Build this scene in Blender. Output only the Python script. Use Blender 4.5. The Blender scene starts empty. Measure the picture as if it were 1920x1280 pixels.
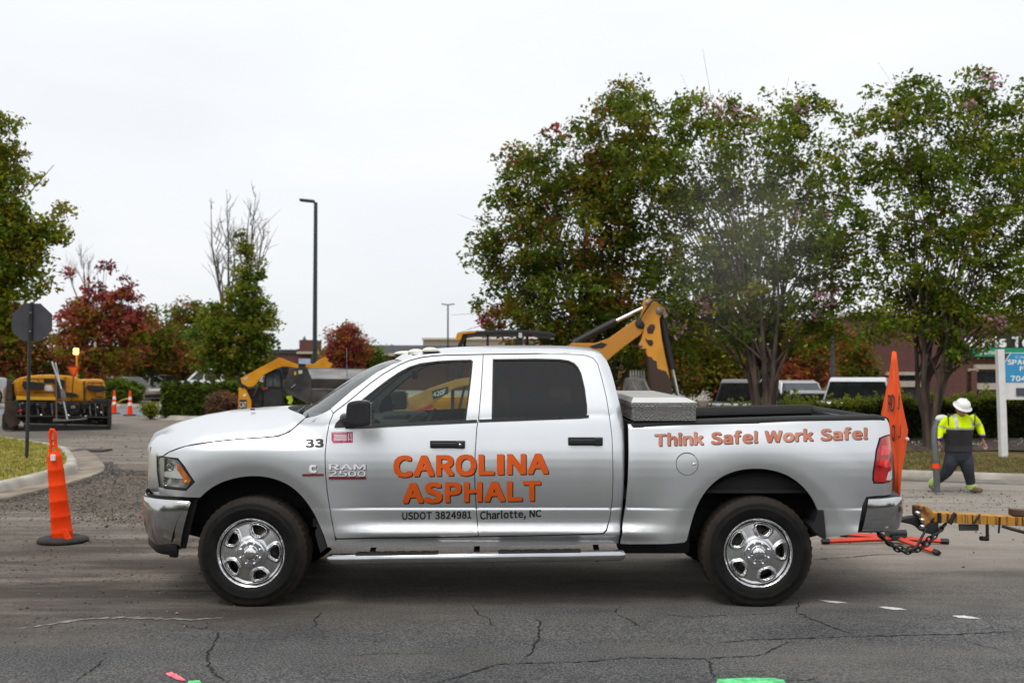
import bpy, bmesh, math, random
import numpy as np
from mathutils import Vector, Matrix
from mathutils.geometry import delaunay_2d_cdt

S = bpy.context.scene
COL = S.collection
rng = np.random.default_rng(7)
random.seed(7)
R = math.radians

# ------------------------------------------------------------------ camera
D, CH, FPX = 7.45, 1.744, 1866.67          # distance to the truck's near side, camera height, focal length in photo pixels
PITCH = math.atan(60 / FPX)
cam = bpy.data.cameras.new('camera')
cam.lens, cam.sensor_width, cam.clip_end = 35.0, 36.0, 5000
cam.dof.use_dof = True
cam.dof.focus_distance = 7.6
cam.dof.aperture_fstop = 2.2
cam_o = bpy.data.objects.new('camera', cam)
COL.objects.link(cam_o)
cam_o.location = (0, -D, CH)
cam_o.rotation_euler = (R(90) + PITCH, 0, 0)
S.camera = cam_o

# ------------------------------------------------------------------ world: overcast daylight
SUN_EL, SUN_ROT = R(60), R(205)
W = bpy.data.worlds.new('World')
S.world = W
W.use_nodes = True
nt = W.node_tree
nt.nodes.clear()
def wn(t, **k):
    n = nt.nodes.new(t)
    for a, b in k.items(): setattr(n, a, b)
    return n
out = wn('ShaderNodeOutputWorld'); bg = wn('ShaderNodeBackground'); bg2 = wn('ShaderNodeBackground'); mx = wn('ShaderNodeMixShader')
sky = wn('ShaderNodeTexSky', sky_type='NISHITA', sun_disc=False, sun_elevation=SUN_EL, sun_rotation=SUN_ROT, air_density=1.0, dust_density=3.0)
nt.links.new(sky.outputs[0], bg.inputs[0]); bg.inputs[1].default_value = 0.10
tc = wn('ShaderNodeTexCoord'); mp = wn('ShaderNodeMapping'); mp.inputs['Scale'].default_value = (1.0, 1.0, 3.2)
nz = wn('ShaderNodeTexNoise'); nz.inputs['Scale'].default_value = 2.2; nz.inputs['Detail'].default_value = 5; nz.inputs['Roughness'].default_value = .5
rp = wn('ShaderNodeValToRGB')
rp.color_ramp.elements[0].position = .30; rp.color_ramp.elements[0].color = (.855, .885, .925, 1)
rp.color_ramp.elements[1].position = .70; rp.color_ramp.elements[1].color = (.975, .985, 1.0, 1)
nt.links.new(tc.outputs['Generated'], mp.inputs[0]); nt.links.new(mp.outputs[0], nz.inputs[0]); nt.links.new(nz.outputs[0], rp.inputs[0])
sx = wn('ShaderNodeSeparateXYZ'); nt.links.new(tc.outputs['Generated'], sx.inputs[0])
mr = wn('ShaderNodeMapRange'); mr.inputs['From Min'].default_value = 0.05; mr.inputs['From Max'].default_value = 1.0; mr.inputs['To Min'].default_value = 1.02; mr.inputs['To Max'].default_value = 1.36
nt.links.new(sx.outputs['Z'], mr.inputs[0])
nt.links.new(rp.outputs[0], bg2.inputs[0]); nt.links.new(mr.outputs[0], bg2.inputs[1])
mx.inputs[0].default_value = .93
nt.links.new(bg.outputs[0], mx.inputs[1]); nt.links.new(bg2.outputs[0], mx.inputs[2]); nt.links.new(mx.outputs[0], out.inputs[0])

sun = bpy.data.lights.new('sun', 'SUN')
sun.energy, sun.angle, sun.color = 1.4, R(25), (1.0, .955, .88)
sun_o = bpy.data.objects.new('sun', sun)
COL.objects.link(sun_o)
# a bright patch of the overcast, high behind the viewer
sd = Vector((math.sin(SUN_ROT) * math.cos(SUN_EL), math.cos(SUN_ROT) * math.cos(SUN_EL), math.sin(SUN_EL)))
sun_o.rotation_euler = sd.to_track_quat('Z', 'Y').to_euler()

S.view_settings.view_transform = 'Standard'
S.view_settings.look = 'None'
S.view_settings.exposure = 0.0
S.view_settings.gamma = 1.0
S.render.engine = 'CYCLES'
S.cycles.use_denoising = True
S.cycles.use_adaptive_sampling = True
S.cycles.adaptive_threshold = 0.02
S.cycles.max_bounces = 6
S.cycles.diffuse_bounces = 2
S.cycles.glossy_bounces = 4
S.cycles.transmission_bounces = 4
S.cycles.transparent_max_bounces = 12
S.cycles.caustics_reflective = False
S.cycles.caustics_refractive = False

# ------------------------------------------------------------------ pixel rays (photo pixels, 1920 x 1280)
CAM = np.array([0, -D, CH])
def ray(u, v):
    a, b = (u - 960) / FPX, (640 - v) / FPX
    c, s = math.cos(PITCH), math.sin(PITCH)
    return np.array([a, c - b * s, s + b * c])
def WP(u, v, Y):
    d = ray(u, v); t = (Y + D) / d[1]
    return CAM + d * t
def sstep(a, b, x):
    t = np.clip((np.asarray(x, float) - a) / (b - a), 0, 1)
    return t * t * (3 - 2 * t)
SLOPE = .0122
def g(x, y):
    x = np.asarray(x, float); y = np.asarray(y, float)
    z = SLOPE * np.clip(y, -9, 2.5)
    return z - sstep(-4, 3, x) * sstep(2.5, 9.5, y) * .26
def WG(u, v, dz=0.0):
    d = ray(u, v); t = 5.0
    lo, hi = 1.0, 900.0
    for _ in range(60):
        m = (lo + hi) / 2; p = CAM + d * m
        if p[2] > float(g(p[0], p[1])) + dz: lo = m
        else: hi = m
    return CAM + d * lo

# ------------------------------------------------------------------ materials
MATS = {}
def M(name, col, rough=.6, metal=0., var=.12, scale=5., bump=0., bscale=80., coat=0., spec=.5, emit=None, col2=None, p=(.35, .65), stretch=(1, 1, 1), trans=0., sheen=0.):
    if name in MATS: return MATS[name]
    m = bpy.data.materials.new(name); m.use_nodes = True
    n, l = m.node_tree.nodes, m.node_tree.links
    b = n['Principled BSDF']
    c1 = tuple(max(0, c * (1 - var)) for c in col) + (1,)
    c2 = (tuple(min(1, c * (1 + var)) for c in col) if col2 is None else tuple(col2)) + (1,)
    t = n.new('ShaderNodeTexCoord'); mpn = n.new('ShaderNodeMapping'); mpn.inputs['Scale'].default_value = stretch
    z = n.new('ShaderNodeTexNoise'); z.inputs['Scale'].default_value = scale; z.inputs['Detail'].default_value = 6
    r = n.new('ShaderNodeValToRGB')
    r.color_ramp.elements[0].position, r.color_ramp.elements[0].color = p[0], c1
    r.color_ramp.elements[1].position, r.color_ramp.elements[1].color = p[1], c2
    l.new(t.outputs['Object'], mpn.inputs[0]); l.new(mpn.outputs[0], z.inputs[0]); l.new(z.outputs[0], r.inputs[0]); l.new(r.outputs[0], b.inputs['Base Color'])
    b.inputs['Metallic'].default_value = metal
    b.inputs['Specular IOR Level'].default_value = spec
    b.inputs['Coat Weight'].default_value = coat
    b.inputs['Coat Roughness'].default_value = .04
    rr = n.new('ShaderNodeMapRange'); rr.inputs['To Min'].default_value = max(.02, rough * .85); rr.inputs['To Max'].default_value = min(1, rough * 1.15)
    l.new(z.outputs[0], rr.inputs[0]); l.new(rr.outputs[0], b.inputs['Roughness'])
    if bump:
        z2 = n.new('ShaderNodeTexNoise'); z2.inputs['Scale'].default_value = bscale; z2.inputs['Detail'].default_value = 4
        bp = n.new('ShaderNodeBump'); bp.inputs['Strength'].default_value = bump; bp.inputs['Distance'].default_value = .02
        l.new(mpn.outputs[0], z2.inputs[0]); l.new(z2.outputs[0], bp.inputs['Height']); l.new(bp.outputs[0], b.inputs['Normal'])
    if emit:
        b.inputs['Emission Color'].default_value = tuple(emit[:3]) + (1,); b.inputs['Emission Strength'].default_value = emit[3]
    if trans:
        b.inputs['Transmission Weight'].default_value = trans
    MATS[name] = m
    return m

def glass(name, tint, refl=1.0):
    if name in MATS: return MATS[name]
    m = bpy.data.materials.new(name); m.use_nodes = True
    n, l = m.node_tree.nodes, m.node_tree.links
    n.clear()
    o = n.new('ShaderNodeOutputMaterial'); mxs = n.new('ShaderNodeMixShader'); tr = n.new('ShaderNodeBsdfTransparent'); gl = n.new('ShaderNodeBsdfGlossy'); fr = n.new('ShaderNodeFresnel')
    tcn = n.new('ShaderNodeTexCoord'); z = n.new('ShaderNodeTexNoise'); z.inputs['Scale'].default_value = 3
    rp = n.new('ShaderNodeValToRGB'); rp.color_ramp.elements[0].color = tuple(c * .93 for c in tint) + (1,); rp.color_ramp.elements[1].color = tuple(tint) + (1,)
    l.new(tcn.outputs['Object'], z.inputs[0]); l.new(z.outputs[0], rp.inputs[0]); l.new(rp.outputs[0], tr.inputs[0])
    gl.inputs['Roughness'].default_value = .02
    ge = n.new('ShaderNodeNewGeometry'); mi_ = n.new('ShaderNodeMapRange'); ior = 1.0 + .52 * refl
    mi_.inputs['To Min'].default_value = ior; mi_.inputs['To Max'].default_value = 1 / ior      # a thin pane: the same from both sides
    l.new(ge.outputs['Backfacing'], mi_.inputs[0]); l.new(mi_.outputs[0], fr.inputs[0])
    l.new(fr.outputs[0], mxs.inputs[0]); l.new(tr.outputs[0], mxs.inputs[1]); l.new(gl.outputs[0], mxs.inputs[2]); l.new(mxs.outputs[0], o.inputs[0])
    MATS[name] = m
    return m

# ------------------------------------------------------------------ objects
def link(o, parent=None):
    COL.objects.link(o)
    if parent is not None: o.parent = parent
    return o
def tag(o, label=None, cat=None, group=None, kind=None):
    if label: o['label'] = label
    if cat: o['category'] = cat
    if group: o['group'] = group
    if kind: o['kind'] = kind
    return o
def thing(name, label, cat, loc=(0, 0, 0), rz=0., group=None):
    o = bpy.data.objects.new(name, None); o.empty_display_size = .2
    link(o); o.location = loc; o.rotation_euler = (0, 0, rz)
    return tag(o, label, cat, group)

def mesh_obj(name, V, F, mats, parent=None, smooth=False, mi=None, normals=None):
    me = bpy.data.meshes.new(name)
    me.from_pydata([tuple(map(float, v)) for v in V], [], [tuple(map(int, f)) for f in F])
    for m in (mats if isinstance(mats, (list, tuple)) else [mats]):
        if m: me.materials.append(m)
    if mi is not None: me.polygons.foreach_set('material_index', np.asarray(mi, dtype=np.int32))
    if smooth is True: me.polygons.foreach_set('use_smooth', [True] * len(F))
    elif smooth is not False: me.polygons.foreach_set('use_smooth', smooth)
    me.update()
    if normals is not None: me.normals_split_custom_set([tuple(map(float, q)) for q in normals])
    o = bpy.data.objects.new(name, me)
    return link(o, parent)

class MB:
    """collects shapes, then links them as one mesh"""
    def __init__(s): s.V, s.F, s.S, s.I, s.m = [], [], [], [], 0
    def add(s, V, F, smooth=False):
        k = len(s.V); s.V += [tuple(v) for v in V]
        for f in F: s.F.append(tuple(i + k for i in f)); s.S.append(smooth); s.I.append(s.m)
        return s
    def mat(s, i): s.m = i; return s
    def bm(s, bm, smooth=False):
        bm.verts.ensure_lookup_table(); bm.verts.index_update()
        s.add([v.co[:] for v in bm.verts], [[v.index for v in f.verts] for f in bm.faces], smooth); bm.free(); return s
    def box(s, c, d, rot=None, bev=0., seg=2, taper=None):
        b = bmesh.new(); bmesh.ops.create_cube(b, size=1)
        for v in b.verts:
            k = v.co.copy()
            v.co = Vector((k.x * d[0], k.y * d[1], k.z * d[2]))
            if taper and k.z > 0: v.co.x *= taper[0]; v.co.y *= taper[1]
        if bev: bmesh.ops.bevel(b, geom=b.edges[:], offset=bev, segments=seg, affect='EDGES', profile=.7)
        mt = Matrix.Translation(c)
        if rot: mt = mt @ Matrix.Rotation(rot[2], 4, 'Z') @ Matrix.Rotation(rot[1], 4, 'Y') @ Matrix.Rotation(rot[0], 4, 'X')
        bmesh.ops.transform(b, matrix=mt, verts=b.verts[:])
        return s.bm(b, smooth=False)
    def tube(s, pts, rad, n=10, cap=True, smooth=True, flat=1.0):
        P = [Vector(p) for p in pts]; rr = rad if isinstance(rad, (list, tuple, np.ndarray)) else [rad] * len(P)
        V, F = [], []; up = None
        for i, p in enumerate(P):
            t = (P[min(i + 1, len(P) - 1)] - P[max(i - 1, 0)])
            if t.length < 1e-9: t = Vector((0, 0, 1))
            t.normalize()
            if up is None: up = Vector((0, 0, 1)) if abs(t.z) < .9 else Vector((1, 0, 0))
            a = t.cross(up)
            if a.length < 1e-4: a = t.orthogonal()
            a.normalize(); b = a.cross(t).normalized(); up = b
            for k in range(n):
                q = 2 * math.pi * k / n
                V.append(p + a * (math.cos(q) * rr[i]) + b * (math.sin(q) * rr[i] * flat))
        for i in range(len(P) - 1):
            for k in range(n):
                F.append((i * n + k, i * n + (k + 1) % n, (i + 1) * n + (k + 1) % n, (i + 1) * n + k))
        F = [f[::-1] for f in F]
        s.add(V, F, smooth)
        if cap:
            e = len(P) - 1
            s.add(V[:n], [tuple(range(n))], False); s.add(V[e * n:], [tuple(range(n))[::-1]], False)
        return s
    def cyl(s, a, b, r, r2=None, n=16): return s.tube([a, b], [r, r if r2 is None else r2], n=n)
    def lathe(s, prof, c=(0, 0, 0), axis='z', n=32, smooth=True, sc=(1, 1)):
        """prof: (radius, height) rows"""
        V, F = [], []
        for (r, h) in prof:
            for k in range(n):
                q = 2 * math.pi * k / n; a, b = r * math.cos(q) * sc[0], r * math.sin(q) * sc[1]
                p = (a, b, h) if axis == 'z' else ((a, h, b) if axis == 'y' else (h, a, b))
                V.append((p[0] + c[0], p[1] + c[1], p[2] + c[2]))
        for i in range(len(prof) - 1):
            for k in range(n):
                f = (i * n + k, i * n + (k + 1) % n, (i + 1) * n + (k + 1) % n, (i + 1) * n + k)
                F.append(f if axis != 'y' else f[::-1])
        return s.add(V, F, smooth)
    def grid(s, P, smooth=True, close_u=False, flip=False):
        P = np.asarray(P); nu, nv = P.shape[:2]; F = []
        for i in range(nu if close_u else nu - 1):
            for j in range(nv - 1):
                f = (i * nv + j, ((i + 1) % nu) * nv + j, ((i + 1) % nu) * nv + j + 1, i * nv + j + 1)
                F.append(f[::-1] if flip else f)
        return s.add(P.reshape(-1, 3), F, smooth)
    def prism(s, poly, y0, y1, bev=0.):
        """poly in (x, z), extruded between y0 and y1"""
        b = bmesh.new(); vs = [b.verts.new((p[0], y0, p[1])) for p in poly]
        f = b.faces.new(vs)
        ex = bmesh.ops.extrude_face_region(b, geom=[f])
        bmesh.ops.translate(b, verts=[v for v in ex['geom'] if isinstance(v, bmesh.types.BMVert)], vec=(0, y1 - y0, 0))
        bmesh.ops.recalc_face_normals(b, faces=b.faces[:])
        if bev: bmesh.ops.bevel(b, geom=b.edges[:], offset=bev, segments=2, affect='EDGES', profile=.7)
        return s.bm(b)
    def sphere(s, c, r, n=16, m=10, sc=(1, 1, 1)):
        V, F = [], []
        for i in range(m + 1):
            a = math.pi * i / m
            for k in range(n):
                q = 2 * math.pi * k / n
                V.append((c[0] + r * sc[0] * math.sin(a) * math.cos(q), c[1] + r * sc[1] * math.sin(a) * math.sin(q), c[2] + r * sc[2] * math.cos(a)))
        for i in range(m):
            for k in range(n): F.append((i * n + k, (i + 1) * n + k, (i + 1) * n + (k + 1) % n, i * n + (k + 1) % n))
        return s.add(V, F, True)
    def build(s, name, mats, parent=None):
        o = mesh_obj(name, s.V, s.F, mats, parent, s.S, s.I)
        return o

def dup(root, parent=None):
    c = root.copy(); COL.objects.link(c)
    if parent is not None: c.parent = parent
    for ch in [o for o in bpy.data.objects if o.parent == root]: dup(ch, c)
    return c

# ---- polygon panels with a curved face
def densify(P, step):
    out = []
    for i in range(len(P)):
        a, b = np.array(P[i], float), np.array(P[(i + 1) % len(P)], float)
        k = max(1, int(np.ceil(np.linalg.norm(b - a) / step)))
        for j in range(k): out.append(a + (b - a) * j / k)
    return np.array(out)
def inside(P, Q):
    """which points Q lie in polygon P"""
    x, y = Q[:, 0], Q[:, 1]; r = np.zeros(len(Q), bool)
    for i in range(len(P)):
        x1, y1 = P[i]; x2, y2 = P[(i + 1) % len(P)]
        if y1 == y2: continue
        c = ((y1 > y) != (y2 > y)) & (x < (x2 - x1) * (y - y1) / (y2 - y1) + x1)
        r ^= c
    return r
def edge_dist(P, Q):
    d = np.full(len(Q), 1e9)
    for i in range(len(P)):
        a, b = np.asarray(P[i]), np.asarray(P[(i + 1) % len(P)]); ab = b - a; L = ab @ ab
        if L < 1e-14: continue
        t = np.clip(((Q - a) @ ab) / L, 0, 1)
        d = np.minimum(d, np.linalg.norm(Q - (a + t[:, None] * ab), axis=1))
    return d
def area2(P):
    P = np.asarray(P); x, y = P[:, 0], P[:, 1]
    return np.sum(x * np.roll(y, -1) - np.roll(x, -1) * y)
def inset(P, e):
    P = np.asarray(P, float)
    if area2(P) < 0: P = P[::-1]
    n = len(P); out = []
    for i in range(n):
        a = P[i] - P[i - 1]; b = P[(i + 1) % n] - P[i]
        a = a / (np.linalg.norm(a) + 1e-12); b = b / (np.linalg.norm(b) + 1e-12)
        m = np.array([-a[1], a[0]]) + np.array([-b[1], b[0]]); L = np.linalg.norm(m)
        if L < 1e-6: out.append(P[i]); continue
        m /= L; c = max(.5, m @ np.array([-a[1], a[0]]))
        out.append(P[i] + m * e / c)
    return np.array(out)
def smooth_poly(P, it=1, closed=False):
    P = np.asarray(P, float)
    for _ in range(it):
        Q = []
        n = len(P)
        for i in range(n if closed else n - 1):
            a, b = P[i], P[(i + 1) % n]
            Q += [a * .75 + b * .25, a * .25 + b * .75]
        P = np.array(Q if closed else [P[0]] + Q + [P[-1]])
    return P

WT = 2.0      # truck width
def panel(name, outer, yfun, mats, parent=None, holes=(), step=.03, flange=.022, sides=(0,), off=0., eps=2e-3, rows=()):
    """a body panel: outline (x, z), surface y = yfun(x, z); sides 0 = near, 1 = mirrored far side"""
    O = densify(outer, step * .8); H = [densify(h, step * .8) for h in holes]
    if area2(O) < 0: O = O[::-1]
    x0, z0 = O.min(0); x1, z1 = O.max(0)
    gx, gz = np.meshgrid(np.arange(x0 + step * .5, x1, step), np.arange(z0 + step * .5, z1, step))
    Q = np.column_stack([gx.ravel(), gz.ravel()])
    if len(Q):
        k = inside(O, Q) & (edge_dist(O, Q) > step * .45)
        for h in H: k &= ~inside(h, Q) & (edge_dist(h, Q) > step * .45)
        Q = Q[k]
    for zr in rows:
        L = np.column_stack([np.arange(x0, x1, .03), np.full(len(np.arange(x0, x1, .03)), zr)]); kk = inside(O, L) & (edge_dist(O, L) > .006)
        for h in H: kk &= ~inside(h, L) & (edge_dist(h, L) > .006)
        if len(Q): Q = Q[np.abs(Q[:, 1] - zr) > .004]
        Q = np.vstack([Q, L[kk]])
    V = [O] + H; E = []; n = 0
    loops = []
    for L in V:
        idx = list(range(n, n + len(L))); loops.append(idx)
        E += [(idx[i], idx[(i + 1) % len(idx)]) for i in range(len(idx))]; n += len(L)
    A = np.vstack(V + ([Q] if len(Q) else []))
    r = delaunay_2d_cdt([Vector(p) for p in A], E, [], 0, 1e-7)
    P = np.array([v[:] for v in r[0]]); T = np.array(r[2])
    C = P[T].mean(1)
    k = inside(O, C)
    for h in H: k &= ~inside(h, C)
    T = T[k]
    def nrm(P):
        dx = (yfun(P[:, 0] + eps, P[:, 1]) - yfun(P[:, 0] - eps, P[:, 1])) / (2 * eps)
        dz = (yfun(P[:, 0], P[:, 1] + eps) - yfun(P[:, 0], P[:, 1] - eps)) / (2 * eps)
        N = np.column_stack([dx, -np.ones(len(P)), dz]); return N / np.linalg.norm(N, axis=1)[:, None]
    Y = yfun(P[:, 0], P[:, 1]) + off; N = nrm(P)
    base = np.column_stack([P[:, 0], Y, P[:, 1]])
    res = []
    for s in sides:
        B = base.copy(); NN = N.copy(); F = [tuple(t) for t in T]; LN = []
        if s: B[:, 1] = WT - B[:, 1]; NN[:, 1] *= -1; F = [f[::-1] for f in F]
        for f in F: LN += [NN[i] for i in f]
        VV = [tuple(b) for b in B]; sm = [True] * len(F)
        if flange:
            for li, L in enumerate(loops):
                pts = V[li]
                yy = yfun(pts[:, 0], pts[:, 1]) + off
                b0 = len(VV); m = len(L)
                for q in range(2):
                    for i in range(m):
                        y = yy[i] + q * flange
                        VV.append((pts[i, 0], WT - y if s else y, pts[i, 1]))
                for i in range(m):
                    j = (i + 1) % m
                    f = (b0 + i, b0 + m + i, b0 + m + j, b0 + j)
                    if (li > 0) and area2(pts) > 0: f = f[::-1]
                    if s: f = f[::-1]
                    a, b, c = (np.array(VV[f[q]]) for q in (0, 1, 2)); nn = np.cross(b - a, c - a); nn /= np.linalg.norm(nn) + 1e-12
                    F.append(f); LN += [nn] * 4; sm.append(True)
        res.append(mesh_obj(name, VV, F, mats, parent, sm, None, LN))
    return res[0] if len(res) == 1 else res
# ================================================================== ground, kerbs, lawns
def asphalt_mat():
    m = bpy.data.materials.new('worn_asphalt'); m.use_nodes = True
    n, l = m.node_tree.nodes, m.node_tree.links; b = n['Principled BSDF']
    t = n.new('ShaderNodeTexCoord'); co = t.outputs['Object']
    def noise(sc, det=4, rough=.55, stretch=None, off=0.):
        z = n.new('ShaderNodeTexNoise'); z.inputs['Scale'].default_value = sc; z.inputs['Detail'].default_value = det; z.inputs['Roughness'].default_value = rough
        mp2 = n.new('ShaderNodeMapping'); mp2.inputs['Location'].default_value = (off, off * 1.7, 0); mp2.inputs['Scale'].default_value = (stretch or (1, 1, 1))[:3]
        if stretch and len(stretch) == 4: mp2.inputs['Scale'].default_value = stretch[:3]; mp2.inputs['Rotation'].default_value = (0, 0, stretch[3])
        l.new(co, mp2.inputs[0]); l.new(mp2.outputs[0], z.inputs[0]); return z.outputs[0]
    def ramp(src, p0, p1, c0=(0, 0, 0), c1=(1, 1, 1)):
        r = n.new('ShaderNodeValToRGB'); r.color_ramp.elements[0].position, r.color_ramp.elements[1].position = p0, p1
        r.color_ramp.elements[0].color = tuple(c0) + (1,); r.color_ramp.elements[1].color = tuple(c1) + (1,)
        l.new(src, r.inputs[0]); return r.outputs[0]
    def mth(op, a, b_=None, clamp=False):
        k = n.new('ShaderNodeMath'); k.operation = op; k.use_clamp = clamp
        for i, v in enumerate((a, b_)):
            if v is None: continue
            if isinstance(v, (int, float)): k.inputs[i].default_value = v
            else: l.new(v, k.inputs[i])
        return k.outputs[0]
    def mix(f, a, c, mode='MIX'):
        k = n.new('ShaderNodeMix'); k.data_type = 'RGBA'; k.blend_type = mode
        if isinstance(f, (int, float)): k.inputs[0].default_value = f
        else: l.new(f, k.inputs[0])
        for i, v in ((6, a), (7, c)):
            if isinstance(v, tuple): k.inputs[i].default_value = v + (1,)
            else: l.new(v, k.inputs[i])
        return k.outputs[2]
    sp = n.new('ShaderNodeSeparateXYZ'); l.new(co, sp.inputs[0]); x, y = sp.outputs[0], sp.outputs[1]
    # clean worn asphalt of the near lane
    base = ramp(noise(.9, 5, .6), .3, .7, (.058, .060, .063), (.110, .111, .112))
    agg = ramp(noise(70, 3, .7, off=3), .42, .62, (.35, .35, .35), (1.95, 1.92, 1.85))
    base = mix(.85, base, agg, 'MULTIPLY')
    stones = n.new('ShaderNodeTexVoronoi'); stones.inputs['Scale'].default_value = 55; l.new(co, stones.inputs[0])
    sm = ramp(stones.outputs['Distance'], .10, .17, (1, 1, 1), (0, 0, 0))
    pick = ramp(noise(38, 2, .5, off=9), .52, .60)
    base = mix(mth('MULTIPLY', mth('MULTIPLY', sm, pick), .85), base, (.30, .29, .27))
    # dusty film and spread fines, in streaks
    dust_c = ramp(noise(2.2, 6, .62, (.35, 1.3, 1), 5), .28, .72, (.105, .089, .073), (.265, .228, .190))
    dust_c = mix(.75, dust_c, ramp(noise(42, 4, .75, off=1), .36, .68, (.38, .38, .38), (1.65, 1.65, 1.65)), 'MULTIPLY')
    wob = mth('MULTIPLY', mth('SUBTRACT', noise(.55, 5, .6, (.5, 1, 1), 2), .5), 3.4)
    edge = mth('ADD', mth('SUBTRACT', y, mth('MULTIPLY', x, .17)), wob)
    dm = n.new('ShaderNodeMapRange'); dm.inputs['From Min'].default_value = -.55; dm.inputs['From Max'].default_value = 1.3; l.new(edge, dm.inputs[0])
    film = ramp(noise(1.1, 7, .65, (.35, 1.6, 1, .35), 7), .45, .78)
    mask = mth('ADD', dm.outputs[0], mth('MULTIPLY', film, .38), True)
    col = mix(mask, base, dust_c)
    # swept pale streaks and dark clods further back
    st = ramp(noise(1.0, 6, .6, (.22, 2.2, 1), 13), .56, .74)
    back = n.new('ShaderNodeMapRange'); back.inputs['From Min'].default_value = 2.; back.inputs['From Max'].default_value = 6.; l.new(y, back.inputs[0])
    col = mix(mth('MULTIPLY', mth('MULTIPLY', st, back.outputs[0]), .7), col, (.33, .31, .285))
    pale = n.new('ShaderNodeMapRange'); pale.inputs['From Min'].default_value = -1.; pale.inputs['From Max'].default_value = 5.; l.new(mth('ADD', x, mth('MULTIPLY', y, .25)), pale.inputs[0])
    col = mix(mth('MULTIPLY', mth('MULTIPLY', pale.outputs[0], mask), .55), col, (.36, .325, .285))
    dk = ramp(noise(1.6, 7, .68, (.3, 1.5, 1), 21), .58, .72)
    col = mix(mth('MULTIPLY', mth('MULTIPLY', dk, mask), .75), col, (.055, .050, .046))
    # dark soil dragged across the entrance by the trucks, in diagonal wheel tracks
    tr_ = ramp(noise(.9, 7, .7, (.30, 1.9, 1, -.42), 41), .38, .58)
    zx = n.new('ShaderNodeMapRange'); zx.interpolation_type = 'SMOOTHSTEP'; zx.inputs['From Min'].default_value = -.6; zx.inputs['From Max'].default_value = -2.2; l.new(x, zx.inputs[0])
    zy = n.new('ShaderNodeMapRange'); zy.interpolation_type = 'SMOOTHSTEP'; zy.inputs['From Min'].default_value = 5.5; zy.inputs['From Max'].default_value = 1.5; l.new(y, zy.inputs[0])
    zy2 = n.new('ShaderNodeMapRange'); zy2.interpolation_type = 'SMOOTHSTEP'; zy2.inputs['From Min'].default_value = -1.2; zy2.inputs['From Max'].default_value = .1; l.new(mth('ADD', y, mth('MULTIPLY', wob, .25)), zy2.inputs[0])
    col = mix(mth('MULTIPLY', mth('MULTIPLY', mth('MULTIPLY', tr_, zx.outputs[0]), mth('MULTIPLY', zy.outputs[0], zy2.outputs[0])), .92), col, (.040, .031, .025))
    mx_ = n.new('ShaderNodeMapRange'); mx_.interpolation_type = 'SMOOTHSTEP'; mx_.inputs['From Min'].default_value = -2.6; mx_.inputs['From Max'].default_value = -4.2; l.new(x, mx_.inputs[0])
    my_ = n.new('ShaderNodeMapRange'); my_.interpolation_type = 'SMOOTHSTEP'; my_.inputs['From Min'].default_value = 4.2; my_.inputs['From Max'].default_value = 5.6; l.new(mth('ADD', y, mth('MULTIPLY', wob, .3)), my_.inputs[0])
    my2 = n.new('ShaderNodeMapRange'); my2.interpolation_type = 'SMOOTHSTEP'; my2.inputs['From Min'].default_value = 12.; my2.inputs['From Max'].default_value = 9.5; l.new(mth('ADD', y, mth('MULTIPLY', wob, .5)), my2.inputs[0])
    soil = ramp(noise(3.0, 7, .7, off=61), .30, .70, (.040, .030, .023), (.150, .115, .085))
    col = mix(mth('MULTIPLY', mth('MULTIPLY', mx_.outputs[0], my_.outputs[0]), mth('MULTIPLY', my2.outputs[0], .80)), col, soil)
    rd_ = ramp(noise(1.3, 6, .6, (.25, 1.7, 1, -.55), 51), .50, .70)
    col = mix(mth('MULTIPLY', mth('MULTIPLY', rd_, mask), .45), col, (.115, .088, .066))
    # oily lane stain
    oil = ramp(noise(.8, 4, .6, (1, .6, 1), 31), .60, .78)
    col = mix(mth('MULTIPLY', oil, .35), col, (.045, .044, .044))
    l.new(col, b.inputs['Base Color'])
    b.inputs['Roughness'].default_value = .88; b.inputs['Specular IOR Level'].default_value = .28
    h = mth('ADD', mth('MULTIPLY', noise(55, 5, .75, off=4), .6), mth('MULTIPLY', noise(9, 6, .65, off=6), .9))
    bp = n.new('ShaderNodeBump'); bp.inputs['Strength'].default_value = .75; bp.inputs['Distance'].default_value = .018
    l.new(h, bp.inputs['Height']); l.new(bp.outputs[0], b.inputs['Normal'])
    return m
xs = np.concatenate([[-2500, -1000, -400, -150, -80], np.linspace(-50, 50, 126), [80, 150, 400, 1000, 2500]])
ys = np.concatenate([[-600, -200, -60, -25], np.linspace(-12, 46, 146), [60, 100, 200, 500, 1200, 3500]])
X, Y = np.meshgrid(xs, ys, indexing='ij')
ground = MB().grid(np.stack([X, Y, g(X, Y)], -1), True).build('ground', asphalt_mat()); tag(ground, kind='structure')

concrete = M('kerb_concrete', (.36, .325, .275), rough=.9, var=.22, scale=2.2, bump=.35, bscale=45, col2=(.46, .43, .375))
stainc = M('gutter_concrete', (.21, .165, .12), rough=.9, var=.3, scale=1.8, bump=.35, bscale=45, col2=(.33, .275, .215))
grass_m = M('lawn_soil', (.23, .205, .055), rough=1, spec=.05, var=.3, scale=2.5, bump=.5, bscale=25, col2=(.33, .27, .085))
grass_dry = M('dry_lawn_soil', (.12, .105, .045), rough=1, spec=.05, var=.3, scale=2.0, bump=.5, bscale=25, col2=(.19, .145, .065))
mulch = M('mulch', (.050, .031, .022), rough=.95, var=.5, scale=14, bump=.9, bscale=30, col2=(.10, .062, .045))

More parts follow.
